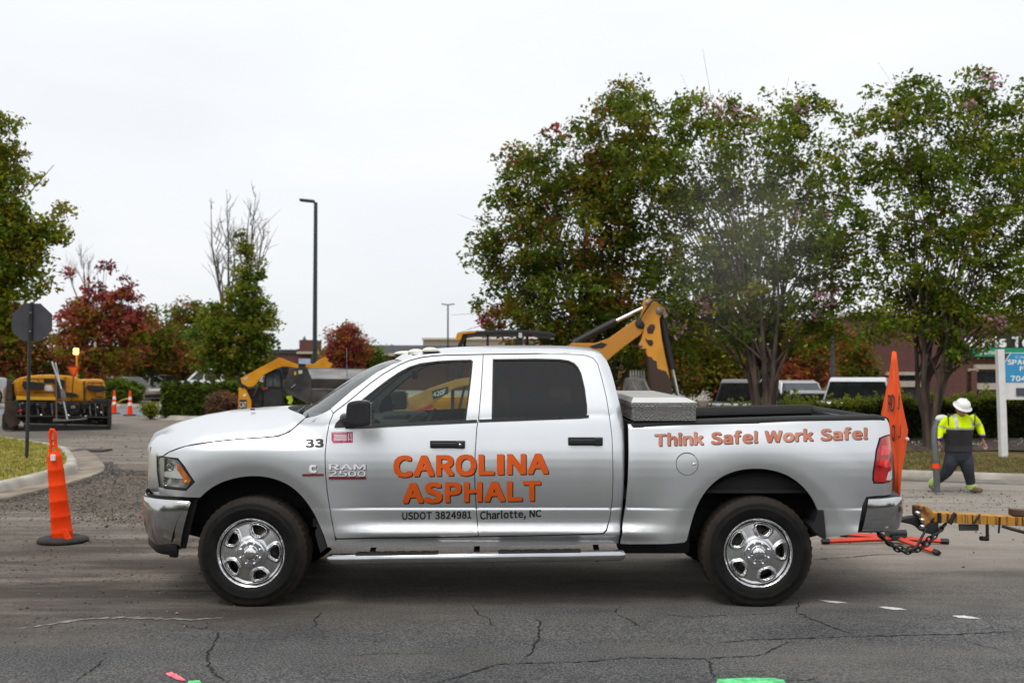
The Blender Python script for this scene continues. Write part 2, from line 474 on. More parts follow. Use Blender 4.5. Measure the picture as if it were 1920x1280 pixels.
def sweep(name, path, prof, m, kind=None, par=None):
    """path: ground points (x, y); prof: (offset to the left of the path, height)"""
    P = np.asarray(path, float); d = np.gradient(P, axis=0); q = np.linalg.norm(d, axis=1)[:, None]; nn = np.column_stack([-d[:, 1], d[:, 0]]) / q
    G = np.array([[(p[0] + k[0] * o, p[1] + k[1] * o, float(g(p[0], p[1])) + h) for o, h in prof] for p, k in zip(P, nn)])
    o = MB().grid(G, True, flip=True).build(name, m, par)
    if kind: tag(o, kind=kind)
    return o
def offset_path(path, o):
    P = np.asarray(path, float); d = np.gradient(P, axis=0); q = np.linalg.norm(d, axis=1)[:, None]; nn = np.column_stack([-d[:, 1], d[:, 0]]) / q
    return P + nn * o
def sheet(name, poly, zf, m, step=.5, kind='structure'):
    O = densify(poly, step)
    if area2(O) < 0: O = O[::-1]
    a, b_ = O.min(0), O.max(0); gx, gy = np.meshgrid(np.arange(a[0], b_[0], step), np.arange(a[1], b_[1], step)); Q = np.column_stack([gx.ravel(), gy.ravel()])
    Q = Q[inside(O, Q) & (edge_dist(O, Q) > step * .4)]
    A = np.vstack([O, Q]); r = delaunay_2d_cdt([Vector(p) for p in A], [(i, (i + 1) % len(O)) for i in range(len(O))], [], 0, 1e-6)
    P = np.array([v[:] for v in r[0]]); T = np.array(r[2]); T = T[inside(O, P[T].mean(1))]
    V = np.column_stack([P, zf(P[:, 0], P[:, 1])])
    o = mesh_obj(name, V, T, m, None, True); tag(o, kind=kind); return o
def blades(name, poly, zf, n, h, mats, seed=3, lean=.6, ymax=None):
    r = np.random.default_rng(seed); O = np.asarray(poly); a, b_ = O.min(0), O.max(0)
    Q = r.uniform(a, b_, (n * 3, 2)); Q = Q[inside(O, Q)][:n]; n = len(Q)
    z = zf(Q[:, 0], Q[:, 1]); an = r.uniform(0, 2 * np.pi, n); w = r.uniform(.006, .014, n); hh = h * r.uniform(.5, 1.3, n)
    le = r.uniform(-lean, lean, (n, 2)) * hh[:, None]
    c, s_ = np.cos(an) * w, np.sin(an) * w
    V = np.empty((n, 3, 3)); V[:, 0] = np.column_stack([Q[:, 0] - c, Q[:, 1] - s_, z - .01]); V[:, 1] = np.column_stack([Q[:, 0] + c, Q[:, 1] + s_, z - .01]); V[:, 2] = np.column_stack([Q[:, 0] + le[:, 0], Q[:, 1] + le[:, 1], z + hh])
    o = fast_mesh(name, V.reshape(-1, 3), 3, mats, r.integers(0, len(mats), n)); tag(o, kind='stuff'); return o
def fast_mesh(name, V, k, mats, mi=None, par=None):
    """many separate k-gons"""
    V = np.asarray(V, np.float32); nf = len(V) // k
    me = bpy.data.meshes.new(name); me.vertices.add(len(V)); me.vertices.foreach_set('co', V.ravel())
    me.loops.add(len(V)); me.loops.foreach_set('vertex_index', np.arange(len(V), dtype=np.int32))
    me.polygons.add(nf); me.polygons.foreach_set('loop_start', np.arange(0, len(V), k, dtype=np.int32)); me.polygons.foreach_set('loop_total', np.full(nf, k, np.int32))
    for m in mats: me.materials.append(m)
    if mi is not None: me.polygons.foreach_set('material_index', np.asarray(mi, np.int32))
    me.update(calc_edges=True)
    return link(bpy.data.objects.new(name, me), par)

# left lawn corner
kp = [(-45, 1.5), (-20, 2.6), (-11, 3.9), (-8.2, 4.9)] + [tuple(WG(u, v)[:2]) for u, v in ((0, 942), (61, 925), (110, 914), (150, 902), (183, 891.5), (196, 884), (197, 877), (190, 866), (178, 854.5), (160, 845))] + [(-11.2, 16.6), (-13.2, 18.6), (-16, 20.3), (-22, 21.8), (-45, 23.5)]
kp = smooth_poly(kp, 3)
KPROF = [(0.0, .0), (.0, .035), (.03, .04), (.40, .022), (.43, .03), (.455, .10), (.475, .135), (.50, .152), (.53, .158), (.62, .158), (.64, .15), (.65, .08)]
sweep('kerb', kp, KPROF[4:], concrete, 'structure'); sweep('gutter', kp, KPROF[:5], stainc, 'structure')
inner = offset_path(kp, .63); lawn_poly = [tuple(p) for p in inner]
dl = lambda x, y: np.minimum(edge_dist(inner, np.column_stack([np.ravel(x), np.ravel(y)])), 3.)
zl = lambda x, y: g(x, y) + .15 + .018 * dl(x, y)
sheet('lawn', lawn_poly, zl, grass_m)
gb = [M('grass_blade', (.27, .26, .045), rough=.9, spec=.05, var=.35, scale=3), M('dry_grass_blade', (.40, .32, .10), rough=.9, spec=.05, var=.3, scale=3), M('green_grass_blade', (.17, .21, .03), rough=.9, spec=.05, var=.3, scale=3)]
near_l = [(-18, 4.0), (-11.2, 4.7), (-7.6, 6.2), (-7.8, 11), (-9.0, 14), (-12, 17.2), (-14, 18.6), (-20, 20.5), (-20, 4)]
lp = [p for p in lawn_poly if p[0] > -16] 
blades('grass', lp, zl, 42000, .045, [gb[0], gb[1], gb[0], gb[2]], 5)

# right verge: kerb, dry grass, mulch
rp_ = [(3.6, 40), (3.6, 22), (3.75, 16), (4.3, 12.6), (5.4, 11.7), (7.2, 10.95), (9.2, 10.15), (13, 8.9), (20, 7.2), (45, 2)]
rp_ = smooth_poly(rp_, 3)
KP2 = [(0.0, .0), (.0, .02), (.38, .02), (.41, .04), (.43, .11), (.46, .14), (.50, .15), (.60, .15), (.64, .145), (.66, .05)]
sweep('kerb', rp_, KP2[3:], concrete, 'structure'); sweep('gutter', rp_, KP2[:4], M('dusty_gutter', (.17, .155, .14), rough=.9, var=.3, scale=2, bump=.3), 'structure')
in2 = offset_path(rp_, .63)
vp = [tuple(p) for p in in2] + [(45, 18.2), (4.3, 18.2)]
vp = [p for p in vp if p[1] < 18.3]
dv = lambda x, y: np.minimum(edge_dist(in2, np.column_stack([np.ravel(x), np.ravel(y)])), 5.)
zv = lambda x, y: g(x, y) + .14 + .06 * dv(x, y)
sheet('lawn', vp, zv, grass_dry)
blades('grass', [p for p in vp if p[0] < 14.5], zv, 26000, .05, [M('straw_blade', (.24, .185, .08), rough=.9, var=.3, spec=.05), M('straw_blade', (.24, .185, .08)), M('dull_green_blade', (.13, .13, .045), rough=.9, var=.3, spec=.05), M('dull_green_blade', (.13, .13, .045))], 8)
mp_ = [(4.6, 14.0), (6, 13.5), (9.5, 13.9), (14, 12.7), (24, 10.5), (30, 12), (30, 17.9), (4.6, 17.9)]
sheet('mulch_bed', mp_, lambda x, y: zv(x, y) + .02 + .05 * np.sin(x * 3.1) * np.sin(y * 4.3) * .4, mulch)

# mulch island on the left, its kerb
ip = [(30, 26.3), (2, 26.8), (-4, 27.4), (-10.2, 28.1), (-12.8, 29.2), (-14.1, 30.7), (-14.3, 32.5), (-13.5, 35), (-12, 40), (-11, 60)]
ip = smooth_poly(ip[::-1], 3)
ipr = ip[::-1]
sweep('kerb', ip, [(0, 0), (0, .02), (.3, .03), (.34, .13), (.40, .15), (.52, .15), (.54, .1)], concrete, 'structure')
isl = [tuple(p) for p in offset_path(ip, .5)] + [(30, 60)]
zi = lambda x, y: g(x, y) + .14
sheet('mulch_bed', isl, zi, mulch, 1.0)
# strip of older blue-grey road beside the island
road2 = M('old_road_asphalt', (.16, .17, .19), rough=.85, var=.15, scale=2)
sheet('side_road', [(-40, 36), (-20.5, 34.5), (-14.9, 33.2), (-14.2, 36), (-13.6, 40), (-40, 44)], lambda x, y: g(x, y) + .004, road2, 2.0)
bk = smooth_poly([(-60, 46), (-30, 44), (-16, 42.5), (-11.5, 43)], 2)
sweep('kerb', bk[::-1], [(0, 0), (0, .14), (-.05, .16), (-.2, .16), (-.21, 0)], concrete, 'structure')
sheet('mulch_bed', [(-60, 46.2), (-30, 44.2), (-16, 42.8), (-11.6, 43.2), (-11.6, 47), (-60, 50)], lambda x, y: g(x, y) + .15, mulch, 1.5)

# cracks in the near asphalt
crack_m = M('crack_shadow', (.010, .010, .010), rough=1, var=.3)
def crack(px, w, seed, jit=.012, pale=None):
    r = np.random.default_rng(seed)
    P = densify_open(np.array([WG(u, v)[:2] for u, v in px]), .022)
    k = len(P); d = np.gradient(P, axis=0); d /= np.linalg.norm(d, axis=1)[:, None] + 1e-9; nn = np.column_stack([-d[:, 1], d[:, 0]])
    walk = np.cumsum(r.normal(0, 1, k)); walk -= np.linspace(walk[0], walk[-1], k); walk = walk / (np.abs(walk).max() + 1e-6) * jit * 2 + r.normal(0, jit * .35, k)
    C = P + nn * walk[:, None]
    ww = w * np.clip(r.normal(.85, .45, k), .15, 2.0); ww *= np.minimum(1, np.minimum(np.arange(k), np.arange(k)[::-1]) / 8 + .15)
    G = np.stack([np.column_stack([C + nn * ww[:, None] / 2, g(C[:, 0], C[:, 1]) + .004]), np.column_stack([C - nn * ww[:, None] / 2, g(C[:, 0], C[:, 1]) + .004])], 1)
    o = MB().grid(G, False).build('pavement_crack', pale or crack_m); tag(o, kind='structure')
def densify_open(P, step):
    out = []
    for i in range(len(P) - 1):
        k = max(1, int(np.linalg.norm(P[i + 1] - P[i]) / step))
        out += [P[i] + (P[i + 1] - P[i]) * j / k for j in range(k)]
    return np.array(out + [P[-1]])
CR = [([(820, 1279), (880, 1262), (930, 1245), (975, 1243), (1100, 1240), (1180, 1233), (1300, 1233), (1420, 1229), (1460, 1213), (1482, 1202)], .012),
      ([(975, 1243), (992, 1222), (1000, 1208), (1010, 1194), (1012, 1165), (1000, 1158)], .014),
      ([(1340, 1206), (1400, 1199), (1500, 1197), (1620, 1194), (1800, 1190), (1920, 1184)], .012),
      ([(1606, 1193), (1570, 1178), (1530, 1162), (1496, 1147), (1500, 1127)], .012),
      ([(1322, 1233), (1330, 1250), (1342, 1276)], .014),
      ([(1150, 1149), (1172, 1160), (1212, 1180)], .009), ([(1160, 1134), (1156, 1148), (1128, 1146)], .008),
      ([(1212, 1146), (1300, 1156), (1390, 1153), (1470, 1148)], .006),
      ([(880, 1132), (892, 1150), (912, 1160), (930, 1176)], .009),
      ([(600, 1146), (595, 1160), (592, 1180)], .012),
      ([(410, 1180), (402, 1200), (396, 1225), (392, 1248), (405, 1268), (430, 1279)], .014),
      ([(330, 1168), (370, 1176), (410, 1180)], .009),
      ([(200, 1232), (182, 1250), (165, 1262), (148, 1279)], .011),
      ([(640, 1228), (740, 1226), (800, 1225), (850, 1227)], .006),
      ([(1520, 1049), (1580, 1046), (1640, 1041), (1690, 1039)], .016),
      ([(1800, 1196), (1850, 1212), (1920, 1232)], .007), ([(1440, 1276), (1520, 1278), (1545, 1266)], .007), ([(960, 1160), (880, 1160), (760, 1172)], .004), ([(1500, 1127), (1480, 1120), (1470, 1116)], .006)]
for i, (p, w) in enumerate(CR): crack(p, w * 1.05, 40 + i)
crack([(30, 1179), (100, 1171), (160, 1163), (225, 1159), (300, 1161), (360, 1161), (420, 1157)], .045, 90, .02, M('pale_sealed_crack', (.20, .185, .16), rough=.95, var=.35, scale=9))
# sprayed utility marks
def spray(px, m, seed):
    r = np.random.default_rng(seed); V, F = [], []
    O = densify(np.array([WG(u, v)[:2] for u, v in px]), .03); O = O + r.normal(0, .004, O.shape)
    o = mesh_obj('road_marking', np.column_stack([O, g(O[:, 0], O[:, 1]) + .0045]), [tuple(range(len(O)))[::-1] if area2(O) < 0 else tuple(range(len(O)))], m); tag(o, kind='structure')
wm = M('white_spray', (.72, .72, .72), rough=.9, var=.1, scale=30, col2=(.45, .45, .45), p=(.5, .75), spec=.1)
spray([(1535, 1125), (1555, 1126.5), (1572, 1127.6), (1590, 1130.5), (1570, 1131), (1552, 1129.5)], wm, 1)
spray([(1644, 1137), (1668, 1138), (1685, 1139.8), (1701, 1143.6), (1680, 1143.4), (1660, 1141.5)], wm, 2)
spray([(1781, 1154), (1803, 1154.2), (1822, 1156), (1840, 1160.2), (1818, 1160), (1798, 1158.3)], wm, 3)
gm_ = M('green_spray', (.10, .60, .20), rough=.8, var=.3, scale=20, col2=(.16, .75, .30))
spray([(1347, 1273.5), (1400, 1271.5), (1450, 1271), (1472, 1275), (1476, 1290), (1400, 1294), (1340, 1290)], gm_, 4)
spray([(312, 1262), (322, 1260), (346, 1272), (349, 1276), (338, 1276.5), (316, 1267)], M('pink_spray', (.72, .16, .20), rough=.8, var=.3, scale=20), 5)
spray([(352, 1277), (372, 1276), (385, 1290), (350, 1290)], gm_, 6)

# loose milled stones and clods
def stones(name, n, fn, s0, s1, mats, seed):
    r = np.random.default_rng(seed); V = []
    oct_ = np.array([(1, 0, 0), (0, 1, 0), (-1, 0, 0), (0, -1, 0), (0, 0, 1), (0, 0, -.6)]); fc = [(0, 1, 4), (1, 2, 4), (2, 3, 4), (3, 0, 4), (1, 0, 5), (2, 1, 5), (3, 2, 5), (0, 3, 5)]
    P = fn(r, n); n = len(P)
    sz = s0 + (s1 - s0) * r.beta(1, 4, n); W_ = oct_[None] * (sz[:, None, None] * r.uniform(.55, 1.35, (n, 6, 1))); a = r.uniform(0, 6.28, n)
    Xr = W_[:, :, 0] * np.cos(a)[:, None] - W_[:, :, 1] * np.sin(a)[:, None]; Yr = W_[:, :, 0] * np.sin(a)[:, None] + W_[:, :, 1] * np.cos(a)[:, None]
    W_ = np.stack([Xr + P[:, :1], Yr + P[:, 1:2], W_[:, :, 2] * .75 + g(P[:, 0], P[:, 1])[:, None] + sz[:, None] * .35], -1)
    T = W_[:, fc].reshape(-1, 3)
    o = fast_mesh(name, T, 3, mats, np.repeat(r.integers(0, len(mats), n), 8)); tag(o, kind='stuff')
sg = [M('stone_grey', (.13, .115, .10), rough=.9, var=.3), M('stone_dark', (.05, .047, .044), rough=.9, var=.3), M('stone_tan', (.19, .15, .115), rough=.9, var=.3), M('clod_dark', (.07, .062, .055), rough=.95, var=.3)]
mill = np.array([WG(u, v)[:2] for u, v in ((-60, 985), (0, 962), (70, 955), (150, 978), (285, 985), (290, 915), (285, 893), (215, 886), (203, 893), (170, 905), (100, 922), (0, 947), (-60, 960))])
def f_mill(r, n):
    a, b_ = mill.min(0) - .4, mill.max(0) + .4; Q = r.uniform(a, b_, (n * 6, 2)); dd = np.where(inside(mill, Q), 1, -1) * edge_dist(mill, Q)
    w = .5 + .5 * np.sin(Q[:, 0] * 2.1 + 1.3 * np.sin(Q[:, 1] * 1.7)) * np.sin(Q[:, 1] * 2.6 + np.sin(Q[:, 0] * 3.3))
    k = r.uniform(0, 1, len(Q)) < np.clip((dd + .35) / .9, 0, 1) * (.15 + .85 * w ** 1.5); return Q[k][:n]
stones('gravel', 6500, f_mill, .005, .034, [sg[0], sg[1], sg[3], sg[2], sg[2], sg[2]], 11)
def f_left(r, n):
    return np.column_stack([r.uniform(-7, -2, n), -1.2 + 8 * r.beta(1.2, 1.6, n)])
stones('gravel', 2600, f_left, .003, .022, sg, 12)
def f_right(r, n): return np.column_stack([r.uniform(2.5, 9, n), 1 + 8.5 * r.beta(2.2, 1.1, n)])
stones('gravel', 1500, f_right, .004, .03, [sg[1], sg[3], sg[0]], 13)
def f_back(r, n): return np.column_stack([r.uniform(-12, -3, n), r.uniform(6, 22, n)])
stones('gravel', 1800, f_back, .006, .04, [sg[1], sg[3], sg[0]], 14)
# heaved edge of the milled strip: a low broken bank of crumbled asphalt
bk_ = np.array([WG(u, v)[:2] for u, v in ((196, 893), (225, 886), (255, 888), (300, 889))])
def f_bank(r, n):
    P = densify_open(bk_, .01); q = P[r.integers(0, len(P), n)] + r.normal(0, .10, (n, 2)); return q
stones('gravel', 1500, f_bank, .012, .06, [sg[1], sg[3], sg[1], sg[0]], 15)
def f_edge(r, n):
    P = densify_open(np.array([p for p in kp if -9 < p[0] < -6.8 and 4 < p[1] < 12]), .01); return P[r.integers(0, len(P), n)] + np.column_stack([np.abs(r.normal(0, .14, n)), -np.abs(r.normal(0, .10, n))])
stones('gravel', 1600, f_edge, .008, .045, [sg[1], sg[3], sg[0]], 16)
drain = WG(155, 847); dr = MB().box((drain[0] + .1, drain[1] + .2, drain[2] + .02), (.75, .5, .04), bev=.01)
tag(dr.build('storm_drain', M('drain_iron', (.05, .045, .042), rough=.8, metal=.3, var=.3)), 'dark iron storm drain cover set at the far end of the lawn kerb', 'drain cover')
# ================================================================== the pickup truck
ROLL = math.atan(SLOPE)
cr, sr = math.cos(ROLL), math.sin(ROLL)
def loc_ray(u, v):
    d = ray(u, v); o = CAM
    f = lambda p: np.array([p[0], cr * p[1] + sr * p[2], -sr * p[1] + cr * p[2]])
    return f(o), f(d)
def TP(u, v, y=0.):
    o, d = loc_ray(u, v); t = (y - o[1]) / d[1]; p = o + d * t
    return np.array([p[0], p[2]])
def TS(u, v, yf):
    y = .03
    for _ in range(6):
        p = TP(u, v, y); y = .5 * y + .5 * float(yf(p[:1], p[1:])[0])
    p = TP(u, v, y)
    return p
def TL(pts, yf): return np.array([TS(u, v, yf) for u, v in pts])

_z = np.arange(.2, 2.4, .004)
_zp = [.30, .42, .485, .50, .535, .553, .572, .605, .63, .66, .70, .730, .740, .752, .80, .85, .90, .97, 1.04, 1.10, 1.16, 1.20, 1.28, 1.37, 1.45, 2.4]
_yp = [.085, .066, .060, .052, .020, .012, .018, .042, .049, .047, .041, .036, .0475, .040, .029, .0195, .012, .006, .007, .012, .021, .030, .050, .074, .097, .32]
_y = np.interp(_z, _zp, _yp)
_k = np.exp(-np.linspace(-3.2, 3.2, 11) ** 2 / 2); _k /= _k.sum()
_y = np.convolve(np.pad(_y, 5, 'edge'), _k, 'valid')
WXF, WXR, WZ = -1.955, 1.843, .40
def y_side(x, z):
    x = np.asarray(x, float); z = np.asarray(z, float)
    y = np.interp(z, _z, _y)
    y = y + .30 * np.clip((-2.22 - x) / .55, 0, 1.6) ** 2.2
    y = y + .07 * np.clip((x - 2.72) / .15, 0, 1.6) ** 2
    # front fender shoulder rolls over toward the hood
    y = y + sstep(-1.35, -1.75, x) * np.clip(z - 1.168, 0, 1) * .62
    # the flanks swell gently round the arches; a chamfer turns in toward the opening
    for wx in (WXF, WXR):
        r = np.hypot(x - wx, z - WZ)
        low = sstep(.28, .50, z)
        f = sstep(1.02, .66, r) * low
        nose = .30 * np.clip((-2.22 - x) / .55, 0, 1.6) ** 2.2
        y = (y - nose) * (1 - .85 * f) - .004 * f + nose
        s_ = .012
        y = y + .30 * s_ * np.logaddexp(0, (.665 - r) / s_) * low
    return y
def xedge(z): return np.interp(z, [.3, .5, .8, 1.2, 1.37, 1.5, 1.63, 1.77, 1.88, 2.0], [.80, .815, .845, .855, .85, .832, .802, .762, .72, .66])
def y_cab(x, z):
    x = np.asarray(x, float); z = np.asarray(z, float)
    b = 1.37 + (np.clip(x, -1.4, .7) + 1.0) * .035
    s = .022
    y = y_side(x, np.minimum(z, b + .0))
    gh = s * np.logaddexp(0, (z - b - .01) / s)
    y = y + gh * .36
    return y + .05 * np.clip((x - xedge(z) + .075) / .075, 0, 1.2) ** 2
BT = np.array([TP(u, v, .045) for u, v in [(1177, 794.5), (1305, 790), (1400, 786.8), (1492, 783.8), (1600, 781.5), (1652, 780.5)]])
def y_bed(x, z): 
    x = np.asarray(x, float); z = np.asarray(z, float)
    top = np.interp(x, BT[:, 0], BT[:, 1])
    return y_side(x, z) + .03 * np.clip((z - top + .03) / .03, 0, 1.3) ** 2 + .012 * np.clip((.895 - x) / .03, 0, 1) ** 2

def dirty(m):
    """road film thrown up over the sills and round the arches"""
    n, l = m.node_tree.nodes, m.node_tree.links; b = n['Principled BSDF']; t = n.new('ShaderNodeTexCoord'); sp = n.new('ShaderNodeSeparateXYZ'); l.new(t.outputs['Object'], sp.inputs[0])
    z = n.new('ShaderNodeTexNoise'); z.inputs['Scale'].default_value = 3.0; z.inputs['Detail'].default_value = 8; z.inputs['Roughness'].default_value = .7; l.new(t.outputs['Object'], z.inputs[0])
    mr = n.new('ShaderNodeMapRange'); mr.inputs['From Min'].default_value = .78; mr.inputs['From Max'].default_value = .42; l.new(sp.outputs['Z'], mr.inputs[0])
    k = n.new('ShaderNodeMath'); k.operation = 'MULTIPLY'; l.new(mr.outputs[0], k.inputs[0])
    r = n.new('ShaderNodeValToRGB'); r.color_ramp.elements[0].position = .40; r.color_ramp.elements[1].position = .72; l.new(z.outputs[0], r.inputs[0]); l.new(r.outputs[0], k.inputs[1])
    k2 = n.new('ShaderNodeMath'); k2.operation = 'MULTIPLY'; k2.inputs[1].default_value = .75; l.new(k.outputs[0], k2.inputs[0])
    mx = n.new('ShaderNodeMix'); mx.data_type = 'RGBA'; src = b.inputs['Base Color'].links[0].from_socket; l.new(k2.outputs[0], mx.inputs[0]); l.new(src, mx.inputs[6]); mx.inputs[7].default_value = (.20, .165, .13, 1); l.new(mx.outputs[2], b.inputs['Base Color'])
    mm = n.new('ShaderNodeMath'); mm.operation = 'MULTIPLY_ADD'; mm.inputs[1].default_value = -b.inputs['Metallic'].default_value; mm.inputs[2].default_value = b.inputs['Metallic'].default_value; l.new(k2.outputs[0], mm.inputs[0]); l.new(mm.outputs[0], b.inputs['Metallic'])
paint = M('silver_paint', (.73, .745, .76), rough=.35, metal=.86, var=.012, scale=3, coat=.55)
dirty(paint)
dark = M('black_plastic', (.014, .014, .016), rough=.5, var=.2, scale=30, bump=.05, bscale=300)
rubber = M('rubber_trim', (.010, .010, .011), rough=.55, var=.2)
chrome = M('chrome', (.80, .80, .82), rough=.09, metal=1, var=.03, scale=4, col2=(.70, .70, .72))
chrome_dirty = M('chrome_bumper', (.66, .66, .67), rough=.13, metal=1, var=.1, scale=5, col2=(.50, .49, .47))
under = M('underbody_metal', (.007, .007, .007), rough=.8, var=.4)
tyre_m = M('tyre_rubber', (.0075, .0072, .007), rough=.62, spec=.22, var=.3, scale=9, col2=(.016, .014, .012), p=(.45, .8), bump=.12, bscale=60)
def dusty_tread(m):
    n, l = m.node_tree.nodes, m.node_tree.links; b = n['Principled BSDF']; t = n.new('ShaderNodeTexCoord'); sp = n.new('ShaderNodeSeparateXYZ'); l.new(t.outputs['Object'], sp.inputs[0])
    c = n.new('ShaderNodeCombineXYZ'); l.new(sp.outputs['X'], c.inputs['X']); l.new(sp.outputs['Z'], c.inputs['Z']); v = n.new('ShaderNodeVectorMath'); v.operation = 'LENGTH'; l.new(c.outputs[0], v.inputs[0])
    z = n.new('ShaderNodeTexNoise'); z.inputs['Scale'].default_value = 7; z.inputs['Detail'].default_value = 6; l.new(t.outputs['Object'], z.inputs[0])
    a = n.new('ShaderNodeMath'); a.operation = 'MULTIPLY_ADD'; a.inputs[1].default_value = .05; l.new(z.outputs[0], a.inputs[0]); l.new(v.outputs['Value'], a.inputs[2])
    r = n.new('ShaderNodeMapRange'); r.inputs['From Min'].default_value = .385; r.inputs['From Max'].default_value = .432; r.inputs['To Max'].default_value = .6; l.new(a.outputs[0], r.inputs[0])
    mx = n.new('ShaderNodeMix'); mx.data_type = 'RGBA'; src = b.inputs['Base Color'].links[0].from_socket; l.new(r.outputs[0], mx.inputs[0]); l.new(src, mx.inputs[6]); mx.inputs[7].default_value = (.060, .047, .036, 1); l.new(mx.outputs[2], b.inputs['Base Color'])
dusty_tread(tyre_m)
glass_f = glass('window_glass', (.72, .83, .78), .9)
glass_w = glass('windshield_glass', (.55, .64, .60), 1.05)
glass_r = glass('privacy_glass', (.13, .13, .135), 1.1)
trim_in = M('cab_interior', (.025, .027, .028), rough=.8, var=.2)
seat_m = M('seat_fabric', (.035, .037, .038), rough=.9, var=.2, bump=.2, bscale=120)
liner = M('bed_liner', (.017, .017, .018), rough=.7, var=.2, bump=.3, bscale=150)

truck = thing('pickup_truck', 'silver crew cab pickup truck with orange CAROLINA ASPHALT lettering parked across the foreground', 'pickup truck')
truck.rotation_euler = (ROLL, 0, 0)
TR = truck

# --- traced lines (photo pixels)
GAP_F = [(625, 775), (617.6, 792.5), (612.7, 818.8), (609.6, 851.6), (610.3, 887.7), (614, 923.8), (621, 969.7), (627.4, 1002.5)]
GAP_A = [(625, 775), (631, 769.5), (645, 759), (660, 747), (693, 719.5), (718, 701.5), (747.5, 684.5), (768, 676), (789, 670.6), (810, 667.7), (831, 666.3), (906, 664.6)]
GAP_M = [(906, 664.6), (902.7, 723), (897.5, 783.7), (894, 802.5), (891, 848), (890, 885), (891, 926), (894, 966), (897, 1004.5)]
GAP_R = [(906, 664.6), (1006, 663.2), (1068, 664), (1088, 664.8), (1102, 666.8), (1113, 671.5), (1121, 682.5), (1129, 710.8), (1137, 744), (1143, 781.7), (1147.5, 817), (1149, 858.8), (1149.5, 900), (1148, 940), (1143.5, 972), (1137, 992), (1131, 999)]
door_f_px = GAP_A + GAP_M[1:] + [(760, 1007), (630, 1009)] + GAP_F[::-1][:-1]
door_r_px = GAP_R + [(1094, 1000.5), (990, 1003.5), (897, 1004.8)] + GAP_M[::-1][1:-1]
win_f_px = [(650, 785), (662, 765), (680, 748), (706, 727.2), (726.7, 711.5), (747.5, 697.5), (768, 686.8), (789, 680.5), (820, 676.5), (850, 674.8), (883, 674), (886.6, 677), (884.5, 700), (881, 729.6), (873.6, 788.5), (800, 792), (700, 797.5), (652, 799.5)]
win_r_px = [(924, 673), (1006, 672), (1050, 673.2), (1066, 675.5), (1077, 680.5), (1084, 688), (1090, 700), (1096.5, 727.5), (1100.8, 761), (1100.8, 775), (1098.5, 780.5), (1040, 783), (922, 786)]
def arc_(P, it=2): return [tuple(q) for q in smooth_poly(P, it)]
fender_px = [(306, 855.5), (316, 847.5), (348, 836), (398, 828), (447, 823), (496, 820), (522, 817.5), (542, 809.6), (558.5, 796), (573, 783), (590, 779.5), (606, 773.5), (620, 766)] + GAP_F[0:1] + GAP_F[1:] + [
    (631, 1025.5)] + arc_([(614, 1026), (608, 1006), (597, 979.6), (585.5, 956.6), (568, 932), (545, 910.5), (513, 896.5), (480, 891.8), (447, 894.5), (414, 904.5), (391, 918), (375, 933)]) + [
    (340, 931.5), (297, 929), (295, 914.5), (320, 916.5), (349, 919), (365, 903), (345.5, 873.5), (333.5, 859)]
light_px = [(292, 855.5), (310, 856.5), (332, 860.5), (343.5, 874.8), (363, 902.8), (348.3, 917), (322, 915), (297, 912.5), (293, 885)]
quarter_px = [(1068, 660), (1100, 660), (1116, 660.5), (1127, 664), (1138, 676), (1143, 687), (1148.5, 703), (1158, 740), (1166, 773), (1170.4, 800), (1171.5, 850), (1170.5, 900), (1168, 945), (1164, 985), (1160, 1018), (1094, 1021.5), (618.7, 1028), (631, 1010.5), (760, 1008.5), (897, 1006.3), (1094, 1002), (1132, 1000.6), (1138.5, 993)] + GAP_R[::-1][2:-1] 
apillar_px = [(620, 766), (660, 731.7), (706, 698), (735, 683), (753.7, 676.5), (775, 668), (789, 665), (810, 663.0), (831, 662.0), (906, 660.6), (1006, 659.4), (1068, 660), (1068, 662.6)] + [(1006, 661.8), (906, 663.2)] + [(a, b - 1.4) for a, b in GAP_A[::-1][1:]]
bed_px = [(1177, 794.5), (1305, 790), (1400, 786.8), (1492, 783.8), (1600, 781.5), (1652, 780.5), (1661, 783), (1666, 790), (1669, 803), (1669, 813.5), (1658, 816.5), (1648.5, 820.5), (1642, 843), (1636, 885), (1635.5, 899), (1638, 906), (1655, 906), (1671, 904.2), (1671.5, 926.5), (1640, 929.5), (1624, 931.5), (1617, 948), (1612, 976), (1608, 999), (1580, 1003.5), (1547, 1007.5),
    ] + arc_([(1547, 1007), (1542.5, 987), (1533.5, 955.6), (1521, 930), (1502, 907.5), (1474, 888.5), (1439, 878.8), (1405, 878), (1374, 883.5), (1345, 897.5), (1320, 923), (1304.5, 952.5), (1294, 987), (1288, 1012)]) + [(1283, 1016.6), (1180, 1019.7), (1163.5, 1019), (1167, 985), (1173, 945), (1177, 900), (1178.5, 850)]
tail_px = [(1650, 820.5), (1658, 817), (1669, 814.2), (1673, 830), (1675.5, 850), (1675.5, 880), (1673.5, 899), (1670.5, 903), (1655, 905), (1638.5, 905), (1636.5, 898), (1637, 885), (1643, 843)]

